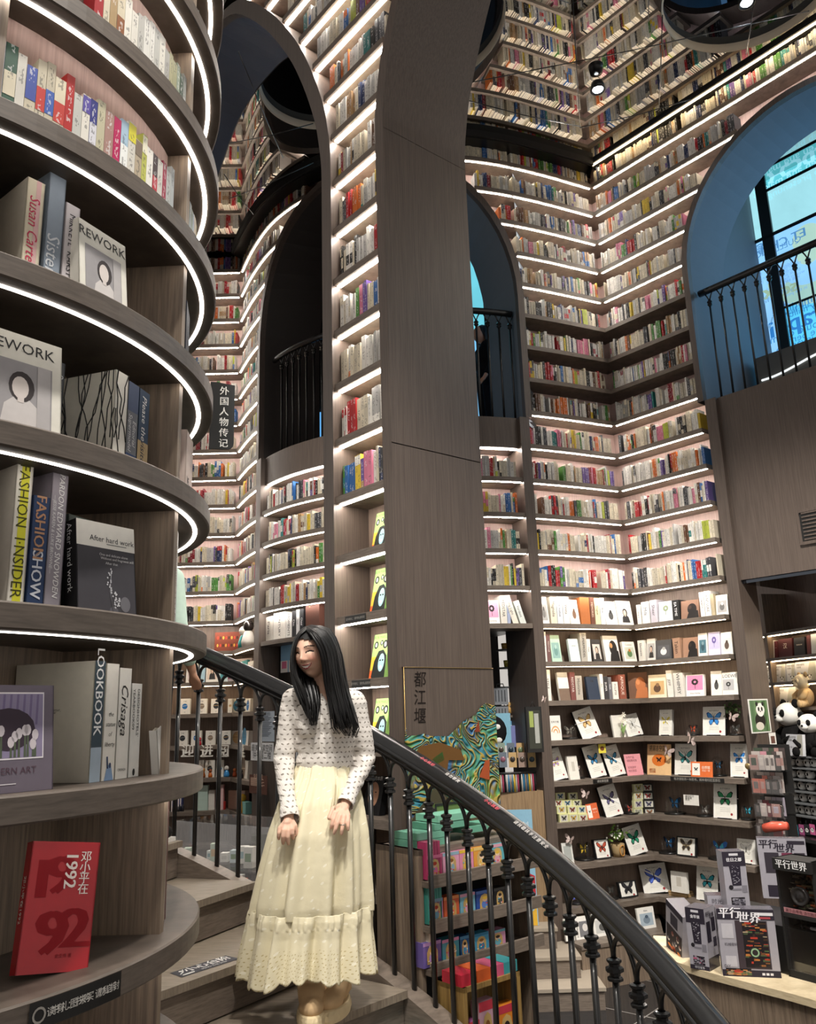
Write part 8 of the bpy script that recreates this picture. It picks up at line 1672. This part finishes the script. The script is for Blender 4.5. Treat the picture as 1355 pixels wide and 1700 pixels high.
for q in range(22):
    lev = q % 2; z = zt_s-.62 if lev else zt_s-.33; x = w*(.04+.92*(q+.5)/22); h = rg.uniform(.06, .2); c = rg.choice(['e9e6de', 'dfe4e0', 'b8c8b4', 'e6d8c4', 'c8d8dc', 'd96a3c', '5a8a6a', 'ece8e0', 'e4c8b0']); wd = rg.uniform(.035, .08); m = MB(); m.box((-wd/2, -.02, 0), (wd/2, .05, h), PAPER, c); q_(m, wd, h, -.35, .3, .35, .7, rg.choice(['8aa8b0', 'c9a878', '6a8a5c', 'd8d4cc']), -.0206); o = m.build('gift_box'); p = X @ Vector((x, rg.uniform(.08, .3), z+.001)); o.matrix_world = Matrix.Translation(p) @ RZ(rg.uniform(-25, 25)); tag(o, f'small gift box in the glass showcase, {ordinal(q//2)} from the tower on its {"floor" if lev else "glass shelf"}', 'box', 'gift boxes in the showcase')
p = X @ Vector((w*.93, .1, zt_s-.44)); m = MB(); m.lathe([(.10, -.01), (.12, .0), (.10, .012), (.088, .004)], flat('old_gold', '9a7a48', .35, .7), n=28, X=RX(90)); m.lathe([(0, .002), (.09, .002)], PAPER, 'cfd0cc', n=28, X=RX(90)); o = m.build('oval_mirror'); o.matrix_world = Matrix.Translation(p) @ RZ(-30) @ Matrix.Diagonal((.8, 1, 1.25, 1)); tag(o, 'oval gilt-framed mirror at the end of the glass showcase', 'mirror')
# notices on the dark passage wall
def wallpic(px0, py0, px1, py1, off, name, label, col, fn, cat='notice'):
    s0, z0 = CONV.hit(px0, py1, off); s1, _ = CONV.hit(px1, py1, off); z1_ = CONV.hit((px0+px1)/2, py0, off)[1]; a, t, n = CONV.frame((s0+s1)/2, off); w, h = s1-s0, z1_-z0; m = MB(); m.box((-w/2, 0, 0), (w/2, .004, h), PAPER, col); X = Matrix(((t[0], n[0], 0, a[0]), (t[1], n[1], 0, a[1]), (0, 0, 1, z0), (0, 0, 0, 1))); mm = MB(); fn(mm, w, h)
    for i in range(len(mm.V)): mm.V[i] = (mm.V[i][0]-w/2, mm.V[i][1], mm.V[i][2])
    o = put(m.build(name), X); l = mm.build('lettering', o); tag(o, label, cat)
def rows_text(n, col, title=None):
    def f(m, w, h):
        if title: m.text(title, (w*.5, -.001, h*.92), (1, 0, 0), (0, 0, 1), w*.13, col)
        for q in range(n): q_(m, w, h, .08, .82-.05*q, .6+.3*((q*37) % 10)/10, .845-.05*q, col, -.001)
    return f
wallpic(431, 1181, 456, 1231, -.04, 'notice', 'grey notice of small print on the dark wall beside the woman', 'a9b4c0', rows_text(14, '5a6470', '重要通告')); wallpic(418, 1233, 456, 1262, -.04, 'notice', 'white notice with two lines of large Chinese characters', 'd8dadc', lambda m, w, h: (m.text('最美阅读空间', (w*.5, -.001, h*.7), (1, 0, 0), (0, 0, 1), w*.155, '3a3c40'), m.text('钟书阁二楼', (w*.5, -.001, h*.3), (1, 0, 0), (0, 0, 1), w*.165, '3a3c40')))
wallpic(415, 1287, 445, 1316, -.04, 'notice', 'brown notice with red lettering below the white one', '5a3a30', rows_text(9, 'd9b8a4', '免费借阅'))
wallpic(468, 1062, 492, 1117, .20, 'light_panel', 'pale blue upright panel behind the woman’s head', '88b4d4', lambda m, w, h: (q_(m, w, h, .0, .0, .45, .36, 'e8e4e0', -.001), q_(m, w, h, .08, .12, .38, .34, 'd97a9c', -.0015), q_(m, w, h, .52, 0, .95, .36, 'e8e4e0', -.001), q_(m, w, h, .6, .12, .9, .34, 'd97a9c', -.0015)), 'panel')
# two more people
def passer(loc, rot, h, shirt, trouser, hair, label, longhair=True, bow=0):
    k = h/1.65; m = MB(); X = Matrix.Translation((0, 0, 0)); B_ = lambda x, y, z: np.array([x*k, y*k, z*k])
    m.ball(B_(0, -.02-bow*.06, 1.52-bow*.02), (.075*k, .092*k, .115*k), SKIN, n=24); m.ball(B_(0, -.11-bow*.06, 1.50), (.012*k, .02*k, .018*k), SKIN); limb(m, [(B_(0, 0, 1.46), .05*k), (B_(0, .01, 1.36), .055*k)])
    m.ball(B_(0, .01, 1.22), (.15*k, .095*k, .18*k), SKIN); m.ball(B_(0, .01, 1.0), (.13*k, .09*k, .17*k), SKIN)
    for s_ in (-1, 1):
        wr_ = B_(s_*.22, -.12, .86); limb(m, [(B_(s_*.16, 0, 1.33), .045*k), (B_(s_*.21, .02, 1.08), .036*k), (wr_, .025*k)]); kn = [wr_+np.array([(q-1.5)*.017*k*s_, -.03*k, -.06*k]) for q in range(4)]; hand(m, wr_, kn, [(p+np.array([0, -.03*k, -.05*k*(1-.12*abs(q-1.3))]), .004) for q, p in enumerate(kn)], (wr_+np.array([-s_*.03, -.04, -.03])*k, wr_+np.array([-s_*.03, -.06, -.06])*k), np.array([0, -1., 0]))
        limb(m, [(B_(s_*.08, .01, .9), .085*k), (B_(s_*.085, 0, .5), .058*k), (B_(s_*.09, .03, .09), .04*k)]); m.ball(B_(s_*.09, -.05, .04), (.045*k, .12*k, .04*k), SKIN)
    o = fused(m, 'person', .008, 3); paint(o.data, np.tile(lin('c99a80'), (len(o.data.polygons), 1)))
    m = MB(); m.ball(B_(0, .01, 1.22), (.17*k, .115*k, .19*k), CLOTH, n=18); m.ball(B_(0, .01, .99), (.155*k, .115*k, .18*k), CLOTH, n=18); limb(m, [(B_(-.16, 0, 1.33), .062*k), (B_(0, .01, 1.38), .06*k), (B_(.16, 0, 1.33), .062*k)], mat=CLOTH)
    for s_ in (-1, 1): limb(m, [(B_(s_*.16, 0, 1.33), .062*k), (B_(s_*.21, .02, 1.08), .052*k), (B_(s_*.22, -.09, .91), .04*k)], mat=CLOTH)
    c = fused(m, 'shirt', .009, 5); paint(c.data, np.tile(lin(shirt), (len(c.data.polygons), 1))); c.parent = o
    m = MB()
    for s_ in (-1, 1): limb(m, [(B_(s_*.075, .01, .90), .105*k), (B_(s_*.085, 0, .5), .078*k), (B_(s_*.09, .03, .10), .062*k)], mat=CLOTH)
    c = fused(m, 'trousers', .01, 4); paint(c.data, np.tile(lin(trouser), (len(c.data.polygons), 1))); c.parent = o
    m = MB(); m.ball(B_(0, .018-bow*.06, 1.545-bow*.02), (.088*k, .096*k, .11*k), HAIR, n=20)
    if longhair:
        for q in range(40): a = math.pi*(-.12+1.24*q/39); m.tube([B_(.07*math.cos(a), .03+.06*math.sin(a)-bow*.06, 1.58), B_(.098*math.cos(a), .03+.085*math.sin(a)-bow*.04, 1.45), B_(.11*math.cos(a), .03+.09*math.sin(a), 1.28+.02*math.sin(q*3))], [.022*k, .02*k, .008*k], HAIR, n=6)
    m.build('hair', o)
    m = MB()
    for s_ in (-1, 1): m.ball(B_(s_*.09, -.05, .045), (.05*k, .13*k, .045*k), CLOTH, '2a2826'); m.box(tuple(B_(s_*.09-.045, -.16, 0)), tuple(B_(s_*.09+.045, .07, .02)), CLOTH, 'e0ddd6')
    m.build('shoes', o); o.location = [float(x) for x in loc]; o.rotation_euler.z = math.radians(rot); tag(o, label, 'person'); return o
p = at_cyl(286, 1150, SCN, 2.42, True)[0]; th_ = math.degrees(math.atan2(p[1]-SCN[1], p[0]-SCN[0])); p = at(237, 1100, 4.55); th_ = math.degrees(math.atan2(p[1]-SCN[1], p[0]-SCN[0])); j_ = int((th_-48)//9)
passer((p[0], p[1], step_z(j_)), 165, 1.62, 'c4dccf', '2a2c30', '14110f', 'person in a mint green shirt almost hidden behind the round tower', False)
a = at(806, 600, 8.9); passer((a[0], a[1], ARC.zb), -70, 1.52, '1a1a1d', '1c1e24', '1a1614', 'dark-haired visitor in a black coat bending behind the balcony railing', True, .6)
# wires strung below the mirror and ceiling spotlights
for q, (a, b, z, nm) in enumerate([((777, 138), (1344, 18), 5.4, 'long wire crossing below the mirror from the pier to the right recess'), ((951, 0), (963, 212), 5.5, 'wire falling along the mirrored corner'), ((963, 212), (1147, 165), 5.3, 'short wire below the mirrored right wall'), ((1252, 0), (1239, 90), 5.6, 'wire from the large recess'), ((1100, 25), (1094, 180), 5.5, 'wire beside the large recess edge'), ((770, 165), (964, 210), 5.3, 'wire across the mirrored bowed front'), ((396, 86), (470, 262), 5.0, 'wire crossing inside the tall left arch'), ((380, 238), (520, 205), 5.0, 'level wire inside the tall left arch'), ((372, 289), (421, 356), 4.9, 'low wire inside the tall left arch'), ((380, 330), (520, 270), 4.9, 'slanting wire inside the tall left arch below the level one')]):
    A, B_ = atz(*a, H+z), atz(*b, H+z); m = MB(); m.tube([A, (A+B_)/2+np.array([0, 0, -.02]), B_], .0045, IRON, n=5); o = m.build('ceiling_wire'); tag(o, nm, 'wire', 'thin ceiling wires')
for q, (px, py, z, nm) in enumerate([(993, 150, 5.86, 'small bright ceiling spotlight over the corner of the mirrored shelves'), (1240, 6, 6.0, 'bright ceiling spotlight inside the large round recess')]):
    p = atz(px, py, H+z); m = MB(); m.lathe([(.02, .09), (.06, .08), (.075, 0), (.062, -.004), (.05, .01)], IRON, n=20); o = m.build('spot_lamp'); o.location = p; m = MB(); m.lathe([(0, .004), (.045, .004), (.05, .012)], BULB, n=16); m.build('bulb', o); tag(o, nm, 'spotlight', None)
# warning label on the step and small stickers on the handrail
P0, P1 = atz(302, 1623, step_z(1)), atz(398, 1592, step_z(1)); xd = P1-P0; L_ = float(np.linalg.norm(xd)); xd /= L_; yd = np.array([-xd[1], xd[0], 0]); m = MB(); Q = lambda a, b, z=.0015: P0+xd*a*L_+yd*b+np.array([0, 0, z])
m.quad([Q(0, 0), Q(1, 0), Q(1.0, .085), Q(.03, .085)], PAPER, '3a3a40'); o = m.build('step_label'); m = MB()
m.text('小心台阶', Q(.58, .055, .0025), xd, yd, .055, 'e6e4e0', bold=.02); m.text('MIND THE STEP', Q(.6, .016, .0025), xd, yd, .018, 'd6d4d0')
m.tube([Q(.06, .03, .0025), Q(.14, .045, .0025), Q(.2, .07, .0025)], .003, INK, 'e6e4e0', n=4); m.tube([Q(.05, .012, .0025), Q(.24, .012, .0025)], .003, INK, 'e6e4e0', n=4); c_2 = Q(.15, .062, .0025); m.add([c_2+xd*.009*math.cos(a)+yd*.009*math.sin(a) for a in np.linspace(0, 6.28, 13)[:-1]], [tuple(range(12))], INK, 'e6e4e0')
m.build('lettering', o); tag(o, 'dark warning label with white lettering stuck on the stair tread', 'label')
for q, (t0, tx, c, nm) in enumerate([(46.2, '小心扶好', 'd9606a', 'red and white sticker high on the handrail, beside the woman'), (43.2, '请勿攀爬', 'c9c6c2', 'white lettered sticker between the two red ones on the handrail'), (38.6, '小心扶好', 'd9606a', 'red and white sticker lower on the handrail'), (35.2, '请扶稳扶手注意安全', 'c9c6c2', 'long white lettered sticker lowest on the handrail')]):
    m = MB()
    for i, ch in enumerate(tx):
        t = t0-.42*i; p = np.array(spt(t, SR, rail_z(t))); d = np.array(spt(t-1, SR, rail_z(t-1)))-p; d /= np.linalg.norm(d); v = EYE-p; v = v-d*(v@d); v /= np.linalg.norm(v); nn = v*.5+np.array([0, 0, .75]); nn = nn-d*(nn@d); nn /= np.linalg.norm(nn); m.text(ch, p+nn*.0418, d, np.cross(nn, d), .019, c, bold=.02)
    o = m.build('rail_sticker'); tag(o, nm, 'sticker')
